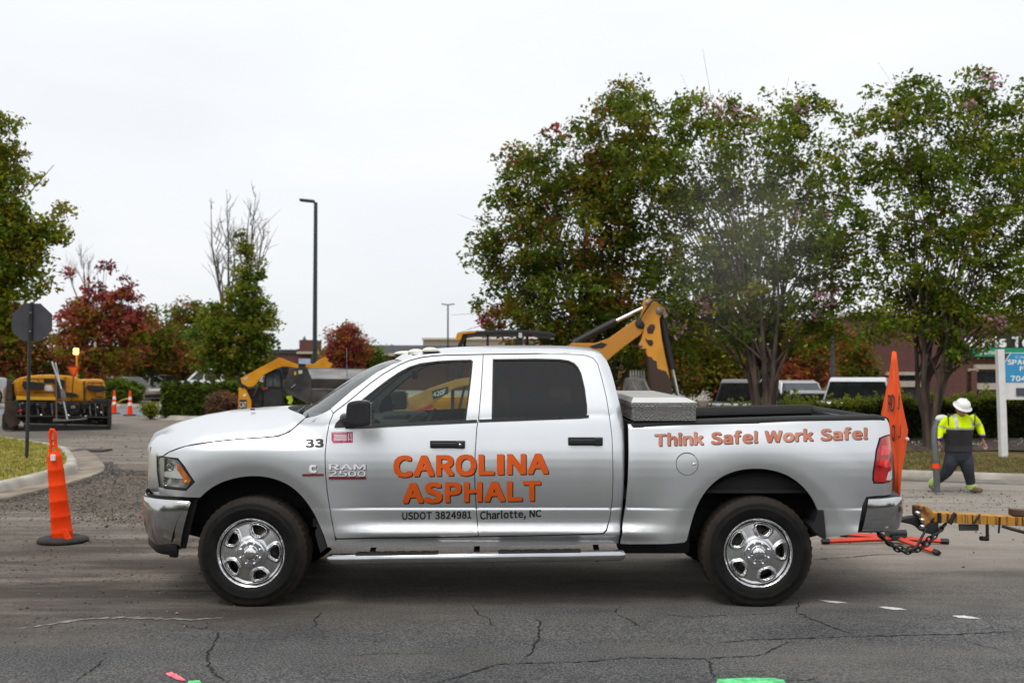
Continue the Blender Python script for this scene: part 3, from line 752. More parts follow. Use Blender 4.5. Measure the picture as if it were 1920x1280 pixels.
RW = (.700, .718, .726, .731, .736, .741, .747, .754, .762, .780)
f_in = lambda px, yf, e=.0032: inset(TL(px, yf), e)
fender = panel('front_fender', f_in(fender_px, y_cab), y_cab, paint, TR, sides=(0, 1), step=.025, rows=RW)
win_f, win_r = TL(win_f_px, y_cab), TL(win_r_px, y_cab)
doorsF = panel('front_door', f_in(door_f_px, y_cab), y_cab, paint, TR, holes=[win_f], sides=(0, 1), step=.03, rows=RW)
doorsR = panel('rear_door', f_in(door_r_px, y_cab), y_cab, paint, TR, holes=[win_r], sides=(0, 1), step=.03, rows=RW)
quarter = panel('cab_quarter', f_in(quarter_px, y_cab, .002), y_cab, paint, TR, sides=(0, 1), step=.025, rows=RW)
apillar = panel('roof_pillar', f_in(apillar_px, y_cab, .0005), y_cab, paint, TR, sides=(0, 1), step=.02)
fuel_c = TS(1288.4, 869.7, y_bed)
circ = lambda c, r, n=40: np.array([(c[0] + r * math.cos(2 * math.pi * i / n), c[1] + r * math.sin(2 * math.pi * i / n)) for i in range(n)])
bed_out = f_in(bed_px, y_bed, .001)
near_bed = panel('bed_side', bed_out, y_bed, paint, TR, holes=[circ(fuel_c, .0835)], sides=(0,), step=.03, rows=RW)
far_bed = panel('bed_side', bed_out, y_bed, paint, TR, sides=(1,), step=.04)
fuel = panel('fuel_door', circ(fuel_c, .0795), y_bed, paint, near_bed, step=.025)
# thumb notch of the fuel door
nb = TS(1302, 869.6, y_bed); MB().sphere((nb[0], float(y_bed(nb[0], nb[1])) - .001, nb[1]), .014, 14, 8, (1.3, .35, .6)).build('finger_notch', chrome, fuel)
MB().lathe([(.0815, .0), (.086, .0), (.086, .03), (.0, .03)], (fuel_c[0], float(y_bed(fuel_c[0], fuel_c[1])) + .006, fuel_c[1]), 'y', 40).build('fuel_door_seal', rubber, near_bed)

# seals behind the panel gaps
def seal(px, yf, par, r=.009, off=.016):
    P = smooth_poly(TL(px, yf), 2)
    for s in (0, 1):
        pts = [(p[0], (float(yf(p[0], p[1])) + off), p[1]) for p in P]
        if s: pts = [(a, WT - b, c) for a, b, c in pts]
        MB().tube(pts, r, 6).build('door_seal', rubber, par[s])
seal(GAP_F + [(631, 1025)], y_cab, doorsF); seal(GAP_A, y_cab, doorsF); seal(GAP_M, y_cab, doorsR); seal(GAP_R, y_cab, doorsR)
seal([(630, 1009.5), (760, 1007.7), (897, 1005.5)], y_cab, doorsF); seal([(897, 1005.5), (1094, 1001.2), (1131, 999.5)], y_cab, doorsR)

# windows: rubber surround + glass, belt moulding
def window(px, P, par, gm, trimw=.012):
    inner = inset(P, trimw)
    for s in (0, 1):
        panel('window_seal', inset(P, -.001), lambda x, z: y_cab(x, z) - .001, rubber, par[s], holes=[inner], sides=(s,), step=.03, flange=.02)
        panel('window', inset(P, trimw * .6), lambda x, z: y_cab(x, z) + .011, gm, par[s], sides=(s,), step=.05, flange=0)
window(win_f_px, win_f, doorsF, glass_f); window(win_r_px, win_r, doorsR, glass_r)
def strip(name, px, yf, par, h, t, m):
    P = TL(px, yf); pts = np.vstack([P + [0, h / 2], P[::-1] - [0, h / 2]])
    for s in (0, 1): panel(name, pts, lambda x, z: yf(x, z) - t, m, par[s], sides=(s,), step=.03, flange=t + .006)
strip('belt_moulding', [(648, 800.4), (700, 798.3), (780, 794.4), (850, 791.0), (894.5, 789)], y_cab, doorsF, .022, .006, rubber)
strip('belt_moulding', [(898, 788.6), (960, 786.3), (1040, 783.3), (1088, 781.5), (1104, 780.0)], y_cab, doorsR, .020, .006, rubber)
# door inner panels (dark trim), far side too
for s, par in ((0, 0), (1, 1)):
    for nm, px, pr in (('door_trim', [(640, 806), (893, 794), (893, 1000), (640, 1004)], doorsF), ('door_trim', [(899, 792), (1140, 786), (1140, 990), (899, 1000)], doorsR)):
        P = TL(px, y_cab)
        panel(nm, P, lambda x, z: .115 + 0 * x, trim_in, pr[s], sides=(s,), step=.2, flange=0)
# door handles
def handle(u0, v0, u1, v1, par, key):
    a, b = TS(u0, v0, y_cab), TS(u1, v1, y_cab)
    c = (a + b) / 2; w, h = abs(b[0] - a[0]), abs(a[1] - b[1])
    for s in (0, 1):
        y = float(y_cab(c[0], c[1]))
        fy = (lambda q: WT - q) if s else (lambda q: q)
        mb = MB()
        mb.box((c[0], fy(y - .002), c[1]), (w, .02, h), bev=.009, seg=3)
        mb.box((c[0] - .022, fy(y - .026), c[1] - .002), (w * .74, .03, h * .58), bev=.011, seg=3)
        mb.box((c[0] + w * .36, fy(y - .020), c[1]), (w * .24, .034, h * .86), bev=.010, seg=3)
        o = mb.build('door_handle', dark, par[s])
        if key and not s: MB().lathe([(.0, -.003), (.009, -.003), (.0105, .002)], (c[0] + w * .36, y - .037, c[1]), 'y', 14).build('key_lock', chrome, o)
handle(806.5, 825.5, 872, 840, doorsF, True); handle(1065, 819, 1130.5, 835, doorsR, False)

# --- hood, cowl, windshield, roof (lofts across the width)
def loft(name, E, zc, bow, mats, par, pw=2.2, q=.55, nt=33, flip=True, ymir=True):
    """E: near edge rows (x, y, z); zc: height at the centre line; bow: forward shift at the centre"""
    P = []
    for (x, y, z), c, b in zip(E, zc, bow):
        row = []
        for t in np.linspace(-1, 1, nt):
            tt = np.sign(t) * (1 - (1 - abs(t)) ** 1.35)
            yy = y + (WT - 2 * y) * (tt + 1) / 2
            k = max(0., 1 - abs(tt) ** pw)
            row.append((x - b * (1 - tt * tt), yy, z + (c - z) * k ** q))
        P.append(row)
    mb = MB(); mb.grid(P, True, flip=flip)
    return mb.build(name, mats, par)
hx = smooth_poly(TL([(304.5, 853.6), (316, 845.7), (348, 834.3), (398, 826.3), (447, 821.3), (496, 818.3), (522, 815.8), (541, 808.2), (557.5, 794.6), (572, 781.6)], y_cab), 2)
hc_x = np.array([-2.75, -2.66, -2.51, -2.29, -2.07, -1.80, -1.65, -1.50, -1.40]); hc_z = np.array([1.195, 1.262, 1.328, 1.388, 1.425, 1.448, 1.456, 1.46, 1.455])
E = [(p[0], float(y_cab(p[0], p[1])) + .004, p[1]) for p in hx]
zc = [max(np.interp(p[0], hc_x, hc_z), p[1] + .01) for p in hx]
zc[0] = max(zc[0], 1.228)
x0_, y0_, z0_ = E[0]
E = [(x0_ - .058, y0_ + .060, z0_ - .055), (x0_ - .052, y0_ + .050, z0_ - .018), (x0_ - .026, y0_ + .022, z0_ - .005)] + E
zc = [1.12, 1.165, 1.203] + zc
bow = [.29 + 0 * x for x, y, z in E]
hood = loft('hood', E, zc, bow, paint, TR, 2.1, .55)
e = E[-1]
# cowl tray and wipers
mb = MB(); rows = []
for dx, dz in ((-.03, -.02), (.02, -.035), (.10, -.03), (.19, -.005)):
    rows.append([(e[0] + dx - .29 * (1 - t * t), e[1] + .02 + (WT - 2 * e[1] - .04) * (t + 1) / 2, 1.36 + dz + .06 * (1 - abs(t) ** 2.2) ** .6) for t in np.linspace(-1, 1, 25)])
cowl = mb.grid(rows, True, flip=True).build('cowl', dark, TR)
for y0, y1 in ((.30, .95), (.98, 1.6)):
    xs = lambda y: e[0] + .10 - .29 * (1 - (y - 1) ** 2)
    MB().tube([(xs(y0) - .06, y0, 1.395), (xs((y0 + y1) / 2) + .0, (y0 + y1) / 2, 1.43), (xs(y1) + .02, y1, 1.45)], .011, 6).tube([(xs(y0) + .05, y0 - .10, 1.405), (xs(y1) + .06, y1 + .1, 1.47)], .009, 6).sphere((xs(y0) - .06, y0, 1.39), .03, 10, 6, (1, 1, .6)).build('wiper', dark, cowl)
MB().box((e[0] - .52, .62, 1.447), (.035, .02, .012), bev=.004).build('washer_nozzle', dark, hood)
# windshield
wx = smooth_poly(TL([(620, 765.5), (660, 731.3), (706, 697.7), (735, 682.5), (754.5, 676)], y_cab), 2)
E = [(p[0], float(y_cab(p[0], p[1])) + .006, p[1]) for p in wx]
s = np.linspace(0, 1, len(E))
E = [(wx[0][0] - .14, E[0][1] - .01, wx[0][1] - .10)] + E; s = np.concatenate([[-.1], s])
ws = loft('windshield', E, [z + .01 for x, y, z in E], [.27 - .14 * k for k in s], glass_w, TR, 2.0, .8)
# black frit edge on the near side of the windshield
# roof
rl = TL([(754, 675.5), (775, 667), (789, 664.3), (810, 662.5), (831, 661.6), (906, 660.2), (1006, 659), (1068, 659.5), (1100, 659.8), (1116, 660.6), (1127, 664), (1137, 675)], y_cab)
rl = smooth_poly(rl, 2)
rc_x = np.array([-.86, -.80, -.72, -.60, -.40, -.2, 0, .3, .5, .62, .70, .75]); rc_z = np.array([1.845, 1.887, 1.918, 1.938, 1.955, 1.964, 1.968, 1.968, 1.962, 1.950, 1.925, 1.87])
E = [(p[0], float(y_cab(p[0], p[1])) + .002, p[1] - .006) for p in rl]
zc = [max(np.interp(p[0], rc_x, rc_z), p[1] + .006) for p in rl]
bw = [.13 * (1 - sstep(rl[0][0], rl[0][0] + .7, p[0])) for p in rl]
roof = loft('roof', E, zc, bw, paint, TR, 2.6, .62)
# cab back wall with rear window
rows = []
for z in (1.83, 1.7, 1.5, 1.35, 1.1, .9, .55):
    y = float(y_cab(xedge(z) - .02, z)) + .02
    rows.append([(float(xedge(z)) - .015, y + (WT - 2 * y) * k / 12, z) for k in range(13)])
MB().grid(rows, True, flip=True).build('cab_back', paint, TR)
mb = MB(); rows = [[(float(xedge(z)) - .004, .42 + 1.16 * k / 8, z) for k in range(9)] for z in (1.78, 1.6, 1.42)]
mb.grid(rows, True, flip=True).build('rear_window', glass_r, TR)
# cab marker lamps on the roof front
lens_m = M('marker_lens', (.80, .76, .66), rough=.25, var=.08, coat=.6)
for i, (u, v, y) in enumerate(((780, 659.5, .47), (807, 656.5, .30))):
    p = TP(u, v, y)
    prof = []
    mb = MB(); mb.sphere((p[0], y, p[1] - .004), .066, 20, 10, (1, .55, .42)); o = mb.build('marker_lamp', lens_m, roof)
    o2 = mb = MB(); mb.sphere((p[0] + .008, y, p[1] - .016), .074, 20, 8, (1, .55, .16)); mb.build('marker_base', rubber, o)
for y in (1.0, 1.53, 1.70):
    x = -.80 - .10 * (1 - (y - 1) ** 2); z = 1.90 if y < 1.4 else 1.885
    o = MB().sphere((x, y, z), .10, 16, 8, (1, .42, .24)).build('marker_lamp', lens_m, roof)
    MB().sphere((x + .012, y, z - .013), .112, 16, 8, (1, .42, .14)).build('marker_base', rubber, o)
MB().tube([(-1.52, 1.78, 1.33), (-1.52, 1.78, 1.42), (-1.53, 1.78, 1.96)], [.009, .004, .003], 6).build('antenna', M('antenna_metal', (.3, .3, .3), rough=.3, metal=1), TR)

# --- headlights
amber = M('amber_lens', (.75, .20, .03), rough=.2, var=.25, scale=25, coat=1)
refl = M('lamp_reflector', (.80, .80, .77), rough=.3, metal=.3, var=.2, scale=16, col2=(.55, .55, .52))
lensg = glass('lamp_lens', (.86, .88, .86), 1.1)
LP = TL(light_px, y_cab)
for s in (0, 1):
    hl = panel('headlight', LP, lambda x, z: y_cab(x, z) + .055 + .02 * np.sin(x * 40) * np.sin(z * 33), refl, TR, sides=(s,), step=.02, flange=0)
    panel('headlight_rim', inset(LP, -.004), lambda x, z: y_cab(x, z) + .001, rubber, hl, holes=[inset(LP, .006)], sides=(s,), step=.03, flange=.05)
    am = TL([(329, 868), (337, 873), (357, 900), (351, 908), (338, 906), (342, 897), (330, 880)], y_cab)
    panel('turn_signal', am, lambda x, z: y_cab(x, z) + .018, amber, hl, sides=(s,), step=.02, flange=.03)
    glint = TS(348, 903, y_cab); 
    MB().sphere((glint[0], (lambda q: WT - q if s else q)(float(y_cab(glint[0], glint[1])) + .012), glint[1]), .014, 10, 8, (1, .5, 1)).build('signal_glint', M('amber_glint', (.95, .42, .06), rough=.2, coat=1), hl)  # bright amber colour stands in for a reflected glint on the lens
    panel('lamp_shelf', TL([(298, 885), (332, 882.5), (345, 893), (340, 898), (298, 893)], y_cab), lambda x, z: y_cab(x, z) + .022, M('lamp_shelf_white', (.85, .85, .84), rough=.25, metal=.2), hl, sides=(s,), step=.02, flange=.02)
    for (u, v, r) in ((312, 903, .026), (322, 873, .026)):
        p = TP(u, v, .2); q = float(y_cab(p[0], p[1]))
        MB().lathe([(.0, .05), (r * .5, .045), (r * .85, .03), (r, .012), (r * 1.05, .012)], (p[0], (WT - q - .06) if s else q + .012, p[1]), 'y', 24).build('lamp_bowl', chrome, hl)
    panel('lamp_cover', LP, lambda x, z: y_cab(x, z) + .004, lensg, hl, sides=(s,), step=.025, flange=0)

# --- front end: grille, bumper, valance
def wrap(name, path, rows, xsh, m, par, n=40, mirror=True):
    """a shell following a plan path (x, y) from the near end to the centre, mirrored across; rows (z, inset)"""
    pp = smooth_poly(np.array(path, float), 3)
    L = np.concatenate([[0], np.cumsum(np.linalg.norm(np.diff(pp, axis=0), axis=1))]); 
    u = np.linspace(0, 1, n) ** .9 * L[-1]
    px, py = np.interp(u, L, pp[:, 0]), np.interp(u, L, pp[:, 1])
    tx, ty = np.gradient(px), np.gradient(py); q = np.hypot(tx, ty); nx, ny = -ty / q, tx / q
    sg = np.sign(px[-1] - px[0])
    if (nx[-1] * sg) < 0: nx, ny = -nx, -ny
    P = []
    for z, ins in rows:
        f = np.clip(1 - u / (.35 * L[-1]), 0, 1)
        X = px - nx * ins + xsh(z) * f; Y = py - ny * ins
        row = [(X[i], Y[i], z) for i in range(n)] + [(X[i], WT - Y[i], z) for i in range(n - 2, -1, -1)]
        P.append(row)
    mb = MB(); mb.grid(P, True, flip=sg < 0)
    return mb.build(name, m, par)
fb = wrap('front_bumper', [(-2.40, .045), (-2.53, .050), (-2.68, .085), (-2.80, .20), (-2.90, .40), (-2.98, .70), (-3.0, 1.0)],
     [(.792, .16), (.800, .07), (.797, .022), (.785, .003), (.76, -.004), (.68, -.004), (.60, .0), (.52, .018), (.46, .045), (.425, .07), (.41, .10)], lambda z: -(.80 - z) * -.0 - (.80 - z) * .28 * -1 * -1, chrome_dirty, TR)
wrap('bumper_valance', [(-2.46, .09), (-2.53, .09), (-2.66, .13), (-2.78, .26), (-2.88, .46), (-2.94, .74), (-2.96, 1.0)],
     [(.46, .0), (.41, .0), (.375, .03), (.36, .08)], lambda z: -.06, dark, fb)
wrap('bumper_liner', [(-2.36, .075), (-2.53, .08), (-2.68, .13), (-2.80, .25), (-2.90, .45), (-2.95, .74), (-2.97, 1.0)], [(.82, .0), (.6, .02), (.42, .06)], lambda z: -(.80 - z) * .28, under, fb)
for s in (0, 1):
    p = TP(327, 1046, .25); yy = .25 if not s else 1.75
    MB().box((p[0], yy, .385), (.065, .04, .11), rot=(0, .1, 0), bev=.02).build('tow_hook', dark, fb)
gr = wrap('grille', [(-2.82, .45), (-2.87, .53), (-2.91, .66), (-2.935, .80), (-2.945, 1.0)], [(1.22, .05), (1.15, .0), (1.0, -.012), (.90, -.012), (.83, .0), (.79, .05)], lambda z: 0, dark, TR)
wrap('grille_surround', [(-2.84, .41), (-2.87, .47), (-2.905, .57), (-2.94, .75), (-2.95, 1.0)], [(1.235, .09), (1.215, .03), (1.19, .010), (1.165, .006), (1.155, .04)], lambda z: 0, paint, gr)
wrap('grille_surround', [(-2.84, .41), (-2.87, .47), (-2.905, .57), (-2.94, .75), (-2.95, 1.0)], [(.87, .04), (.86, .0), (.84, -.01), (.80, 0), (.79, .06)], lambda z: 0, chrome, gr)
for k in range(-3, 4):
    MB().box((-2.93 + .012 * k * k, 1 + k * .2, 1.01), (.03, .018, .32), bev=.005).build('grille_bar', chrome, gr)
wrap('front_fascia', [(-2.66, .212), (-2.72, .272), (-2.775, .326), (-2.818, .368), (-2.853, .415), (-2.89, .50), (-2.925, .65), (-2.935, .80)], [(1.262, .085), (1.24, .050), (1.205, .022), (1.16, .006), (1.1, -.002), (.95, -.004), (.83, .0), (.79, .03)], lambda z: 0, paint, gr)

# --- bed: rails, inside, tailgate
_rt = TL([(1177, 794.5), (1305, 790), (1400, 786.8), (1492, 783.8), (1600, 781.5), (1652, 780.5)], y_bed)
RZ = lambda x: np.interp(x, _rt[:, 0], _rt[:, 1]) - .004
xs = np.linspace(.905, 2.82, 30)
for s in (0, 1):
    P = []
    for x in xs:
        z = float(RZ(x)) ; y = float(y_bed(x, z - .012)); yb = y + .09 + .0 * x
        drop = .012 * max(0, (x - 2.76) / .06) ** 2
        row = [(x, y - .006, z - .016 - drop), (x, y - .006, z + .004 - drop), (x, y + .006, z + .016 - drop), (x, y + .03, z + .020 - drop), (x, yb - .01, z + .020 - drop), (x, yb, z + .010 - drop), (x, yb, z - .06)]
        P.append([(a, WT - b, c) if s else (a, b, c) for a, b, c in row])
    MB().grid(P, True, flip=bool(1 - s)).build('rail_cap', liner, near_bed if not s else far_bed)
    P = [[(x, (WT - .11) if s else .11, float(RZ(x)) - .05), (x, (WT - .13) if s else .13, 1.1), (x, (WT - .14) if s else .14, .86)] for x in xs]
    MB().grid(P, True, flip=bool(1 - s)).build('bed_wall', liner, near_bed if not s else far_bed)
mb = MB(); mb.box((1.88, 1.0, .855), (1.95, 1.76, .03))
for k in range(9): mb.box((1.88, .25 + k * .1875, .876), (1.93, .09, .014), bev=.004)
mb.build('bed_floor', liner, TR)
MB().box((.915, 1.0, 1.12), (.03, 1.84, .50), bev=.008).build('bed_front_wall', liner, TR)
tg = MB().box((2.822, 1.0, 1.095), (.075, 1.68, .58), bev=.015).build('tailgate', paint, TR)
P = [[(2.775, y, 1.385), (2.78, y, 1.412), (2.80, y, 1.420), (2.835, y, 1.414), (2.858, y, 1.395), (2.860, y, 1.37)] for y in np.linspace(.13, 1.87, 20)]
MB().grid(P, True).build('tailgate_cap', liner, tg)
MB().box((2.79, 1.0, 1.10), (.012, 1.6, .55)).build('tailgate_liner', liner, tg)

# --- tail lights
red = M('red_lens', (.42, .010, .012), rough=.18, var=.35, scale=14, coat=1, col2=(.62, .015, .015))
TPOLY = TL(tail_px, y_bed)
for s in (0, 1):
    tl = panel('taillight', inset(TPOLY, .007), lambda x, z: y_bed(x, z) - .006 + .05 * np.clip((x - 2.80) / .1, 0, 1.3) ** 2, red, TR, sides=(s,), step=.02, flange=.04)
    panel('taillight_bezel', inset(TPOLY, -.001), lambda x, z: y_bed(x, z) - .002 + .05 * np.clip((x - 2.80) / .1, 0, 1.3) ** 2, rubber, tl, holes=[inset(TPOLY, .009)], sides=(s,), step=.03, flange=.03)
    for nm, px, m in (('brake_lamp', [(1652, 835), (1667, 833), (1668, 852), (1650, 853)], M('bright_red_lens', (.75, .03, .03), rough=.15, var=.3, scale=40, coat=1)),
                      ('lamp_stripe', [(1649, 860), (1668, 861), (1672, 874), (1660, 876), (1647, 872)], M('bright_red_lens', (.75, .03, .03))),
                      ('reverse_lamp', [(1665, 885), (1673, 881), (1673, 896), (1669, 900), (1661, 899)], M('clear_lens', (.72, .70, .70), rough=.15, coat=1))):
        panel(nm, TL(px, y_bed), lambda x, z: y_bed(x, z) - .010 + .05 * np.clip((x - 2.80) / .1, 0, 1.3) ** 2, m, tl, sides=(s,), step=.02, flange=.01)
# --- rear bumper
rb = wrap('rear_bumper', [(2.662, .030), (2.78, .026), (2.88, .040), (2.955, .11), (2.985, .24), (2.995, .5), (3.0, 1.0)],
     [(.812, .12), (.818, .035), (.810, .006), (.795, .0), (.72, -.006), (.64, .0), (.575, .016), (.562, .03), (.56, .08)], lambda z: (z - .80) * .19, chrome_dirty, TR)
wrap('bumper_liner', [(2.635, .045), (2.78, .045), (2.87, .07), (2.93, .13), (2.965, .26), (2.97, .5), (2.97, 1.0)],
     [(.835, .12), (.835, .02), (.82, .0), (.70, .0), (.56, .02), (.548, .05)], lambda z: (z - .80) * .19, dark, rb)
MB().box((2.90, 1.0, .823), (.10, 1.5, .02), bev=.006).build('step_pad', dark, rb)
# hitch receiver with pintle hook
hit = MB(); hit.box((2.80, 1.0, .50), (.5, .09, .09), bev=.01).box((3.04, 1.0, .55), (.06, .16, .26), bev=.015).box((3.12, 1.0, .60), (.14, .07, .09), bev=.02)
hit.tube([(3.10, 1.0, .54), (3.17, 1.0, .49), (3.23, 1.0, .52), (3.25, 1.0, .58)], [.03, .035, .03, .018], 10)
hit.build('hitch', M('hitch_steel', (.03, .028, .026), rough=.55, metal=.6, var=.3), TR)
# --- wheels
hole = []
def rim_holes(a0):
    H = []
    for k in range(5):
        a = R(90 - a0 - 72 * k)      # clockwise from the top
        P = []
        for da, r in ((-8.5, .140), (8.5, .140), (12.5, .153), (16.5, .190), (13.5, .204), (0, .209), (-13.5, .204), (-16.5, .190), (-12.5, .153)):
            q = a + R(da); P.append((r * math.cos(q), r * math.sin(q)))
        H.append(smooth_poly(P, 2, True))
    return H
def make_wheel(a0, par):
    H = rim_holes(a0)
    w = bpy.data.objects.new('wheel', None); link(w, par)
    # tyre
    ro, wd = .418, .275
    prof = [(.232, .030), (.250, .016), (.262, .010), (.275, .004), (.300, -.002), (.325, -.004), (.332, -.0065), (.338, -.004), (.362, .002), (.372, .002), (.385, .010), (.396, .022), (ro - .007, .036)]
    t = [(ro, .046)]
    for a in (.085, .125, .165, .205):
        t += [(ro, a - .006), (ro - .010, a - .004), (ro - .010, a + .004), (ro, a + .006)]
    t += [(ro, wd - .046)]
    prof = prof + t + [(r, wd - h) for r, h in prof[::-1]]
    n = 96; V, F, SM = [], [], []
    for (r, h) in prof:
        for k in range(n):
            q = 2 * math.pi * k / n
            rr = r
            if r > .39 and k % 2 == 0: rr = r - (.006 if (h < .08 or h > .2) else .002)
            x, z = rr * math.cos(q), rr * math.sin(q)
            bulge = 0
            if z < -WZ + .05:
                bulge = max(0, (-WZ + .05 - z)) * .25
                z = max(z, -WZ + .002)
            V.append((x, h - (bulge if h < wd / 2 else -bulge) * (1 if .26 < r < .40 else 0), z))
    for i in range(len(prof) - 1):
        for k in range(n):
            F.append((i * n + k, (i + 1) * n + k, (i + 1) * n + (k + 1) % n, i * n + (k + 1) % n)); SM.append(not (12 <= i <= len(prof) - 14))
    mesh_obj('tyre', V, F, tyre_m, w, SM)
    # rim face
    def yr(x, z):
        r = np.hypot(x, z)
        y = np.interp(r, [.0, .08, .10, .12, .16, .20, .222, .232, .240, .247, .254, .262], [.018, .018, .016, .020, .027, .034, .038, .037, .026, .012, .006, .010])
        Q = np.column_stack([np.ravel(x), np.ravel(z)]); d = np.full(len(Q), 9.)
        for h in H: d = np.minimum(d, edge_dist(h[::2], Q))
        ins = np.zeros(len(Q), bool)
        b = -.017 * np.exp(-((d - .010) / .0075) ** 2) * sstep(.236, .222, r) + .012 * np.exp(-(d / .006) ** 2)
        sp = .006 * sstep(.020, .030, d) * sstep(.11, .13, r) * sstep(.228, .215, r)
        return y + b + sp
    panel('rim', circ((0, 0), .258, 90), yr, M('wheel_chrome', (.72, .72, .73), rough=.27, metal=1, var=.03, scale=8, col2=(.66, .66, .66)), w, holes=H, step=.0062, flange=.05, eps=1e-3)
    # barrel behind the rim
    MB().lathe([(.256, .02), (.236, .05), (.225, .10), (.225, .24)], (0, 0, 0), 'y', 40).build('barrel', under, w)
    mb = MB(); mb.lathe([(.0, .10), (.19, .10), (.19, .125), (.0, .125)], (0, 0, 0), 'y', 32); mb.box((.13, .11, .10), (.09, .10, .16), rot=(0, -.6, 0), bev=.02)
    mb.build('brake_disc', M('brake_steel', (.10, .09, .08), rough=.5, metal=.7, var=.4), w)
    cp = MB(); cp.lathe([(.0, -.034), (.024, -.033), (.040, -.027), (.050, -.015), (.055, .0), (.058, .004), (.065, .002), (.090, .002), (.100, .008), (.104, .014), (.104, .03)], (0, 0, 0), 'y', 40)
    hc = cp.build('hub_cap', chrome, w)
    for k in range(8):
        a = 2 * math.pi * (k + .5) / 8
        MB().lathe([(.0, -.018), (.006, -.0165), (.0095, -.011), (.0105, .0), (.0105, .006)], (.079 * math.cos(a), -.001, .079 * math.sin(a)), 'y', 12).build('lug_nut', chrome, hc)
    # ram's-head style boss on the cap
    m2 = MB(); m2.box((0, -.030, -.006), (.018, .008, .030), bev=.003); 
    for sgn in (-1, 1): m2.tube([(sgn * .005, -.031, .012), (sgn * .018, -.030, .018), (sgn * .026, -.027, .006), (sgn * .020, -.028, -.008), (sgn * .014, -.029, -.002)], [.004, .006, .006, .004, .002], 6)
    m2.build('hub_emblem', M('emblem_metal', (.45, .45, .46), rough=.25, metal=1), hc)
    return w
wf = make_wheel(17, TR); wf.location = (WXF, .045, WZ); wf.rotation_euler = (0, 0, R(-2))
wr = make_wheel(14, TR); wr.location = (WXR, .045, WZ)
for src, x in ((wf, WXF), (wr, WXR)):
    c = dup(src, TR); c.location = (x, WT - .045, WZ); c.rotation_euler = (0, 0, R(180))

# --- wheel housings, mud guards, underbody
for wx in (WXF, WXR):
    for s in (0, 1):
        P = []
        for a in np.linspace(14, 172, 24):
            x, z = wx + .60 * math.cos(R(a)), WZ + .60 * math.sin(R(a)) 
            P.append([(x, (WT - y) if s else y, z) for y in (.04, .2, .42)])
        MB().grid(P, True, flip=bool(s)).build('wheel_liner', under, TR)
        xs2 = [(wx + .60 * math.cos(R(a)), WZ + .60 * math.sin(R(a))) for a in np.linspace(14, 172, 20)]
        y = .42
        mb = MB(); V = [(a, (WT - y) if s else y, b) for a, b in xs2]; mb.add(V, [tuple(range(len(V)))]); mb.build('wheel_liner', under, TR)
for u0, pts, s in ((0, [(1532, 955), (1543, 955), (1546, 985), (1548, 1010), (1540, 1008), (1521, 990), (1518, 984), (1526, 978)], 0),):
    for s in (0,):
        P = np.array([TP(u, v, .03) for u, v in pts])
        MB().prism([tuple(p) for p in P], (.012 if not s else WT - .30), (.30 if not s else WT - .012), .004).build('mud_guard', dark, TR)
for s in (0, 1):
    P = np.array([TP(u, v, .05) for u, v in [(597, 978), (606, 1000), (613, 1026), (602, 1036), (597, 1020), (592, 1000)]])
    MB().prism([tuple(p) for p in P], (.03 if not s else WT - .3), (.30 if not s else WT - .03), .004).build('mud_guard', dark, TR)
for s in (0, 1):
    y = .48 if not s else WT - .48
    MB().tube([(-2.75, y, .55), (-2.3, y, .55), (-1.6, y, .68), (-1.3, y, .52), (1.0, y, .52), (1.5, y, .70), (2.2, y, .70), (2.8, y, .56)], .07, 4, smooth=False).build('frame_rail', under, TR)
mb = MB(); mb.box((-.3, 1.0, .62), (2.4, 1.80, .06)); mb.build('cab_floor', under, TR)
MB().box((-.2, 1.02, .47), (1.6, .40, .22), bev=.05).build('transmission', under, TR)
MB().tube([(.6, 1.0, .45), (WXR - .2, 1.0, .42)], .045, 10).build('drive_shaft', under, TR)
for wx in (WXF, WXR):
    MB().tube([(wx, .30, WZ), (wx, 1.7, WZ)], .05, 10).sphere((wx, 1.0 if wx > 0 else 1.2, WZ), .17, 14, 10, (1, .9, 1)).build('axle', under, TR)
    for s in (0, 1):
        y = .42 if not s else 1.58
        MB().tube([(wx - .62, y, .52), (wx - .3, y, .44), (wx, y, .47), (wx + .3, y, .44), (wx + .62, y, .52)], [.035] * 5, 4, smooth=False).build('leaf_spring', under, TR)
MB().box((1.1, .42, .45), (.55, .34, .20), bev=.06).build('fuel_tank', under, TR)
MB().tube([(.3, 1.45, .46), (1.2, 1.5, .46), (1.55, 1.5, .62), (2.2, 1.55, .60), (2.6, 1.72, .52)], .04, 10).build('exhaust', M('exhaust_steel', (.10, .08, .06), rough=.6, metal=.6, var=.4), TR)
MB().lathe([(.0, .08), (.2, .08), (.25, .1), (.33, .08), (.36, 0), (.33, -.09), (.2, -.1), (.0, -.1)], (2.35, 1.0, .62), 'z', 32).build('spare_wheel', tyre_m, TR)
MB().box((1.05, .30, .50), (.20, .36, .10), bev=.03).build('cross_member', under, TR)
# engine bay blocker
MB().box((-2.0, 1.0, .95), (.9, 1.05, .55), bev=.05).build('engine', under, TR)
MB().box((-1.42, 1.0, 1.0), (.05, 1.7, .75)).build('firewall', under, TR)

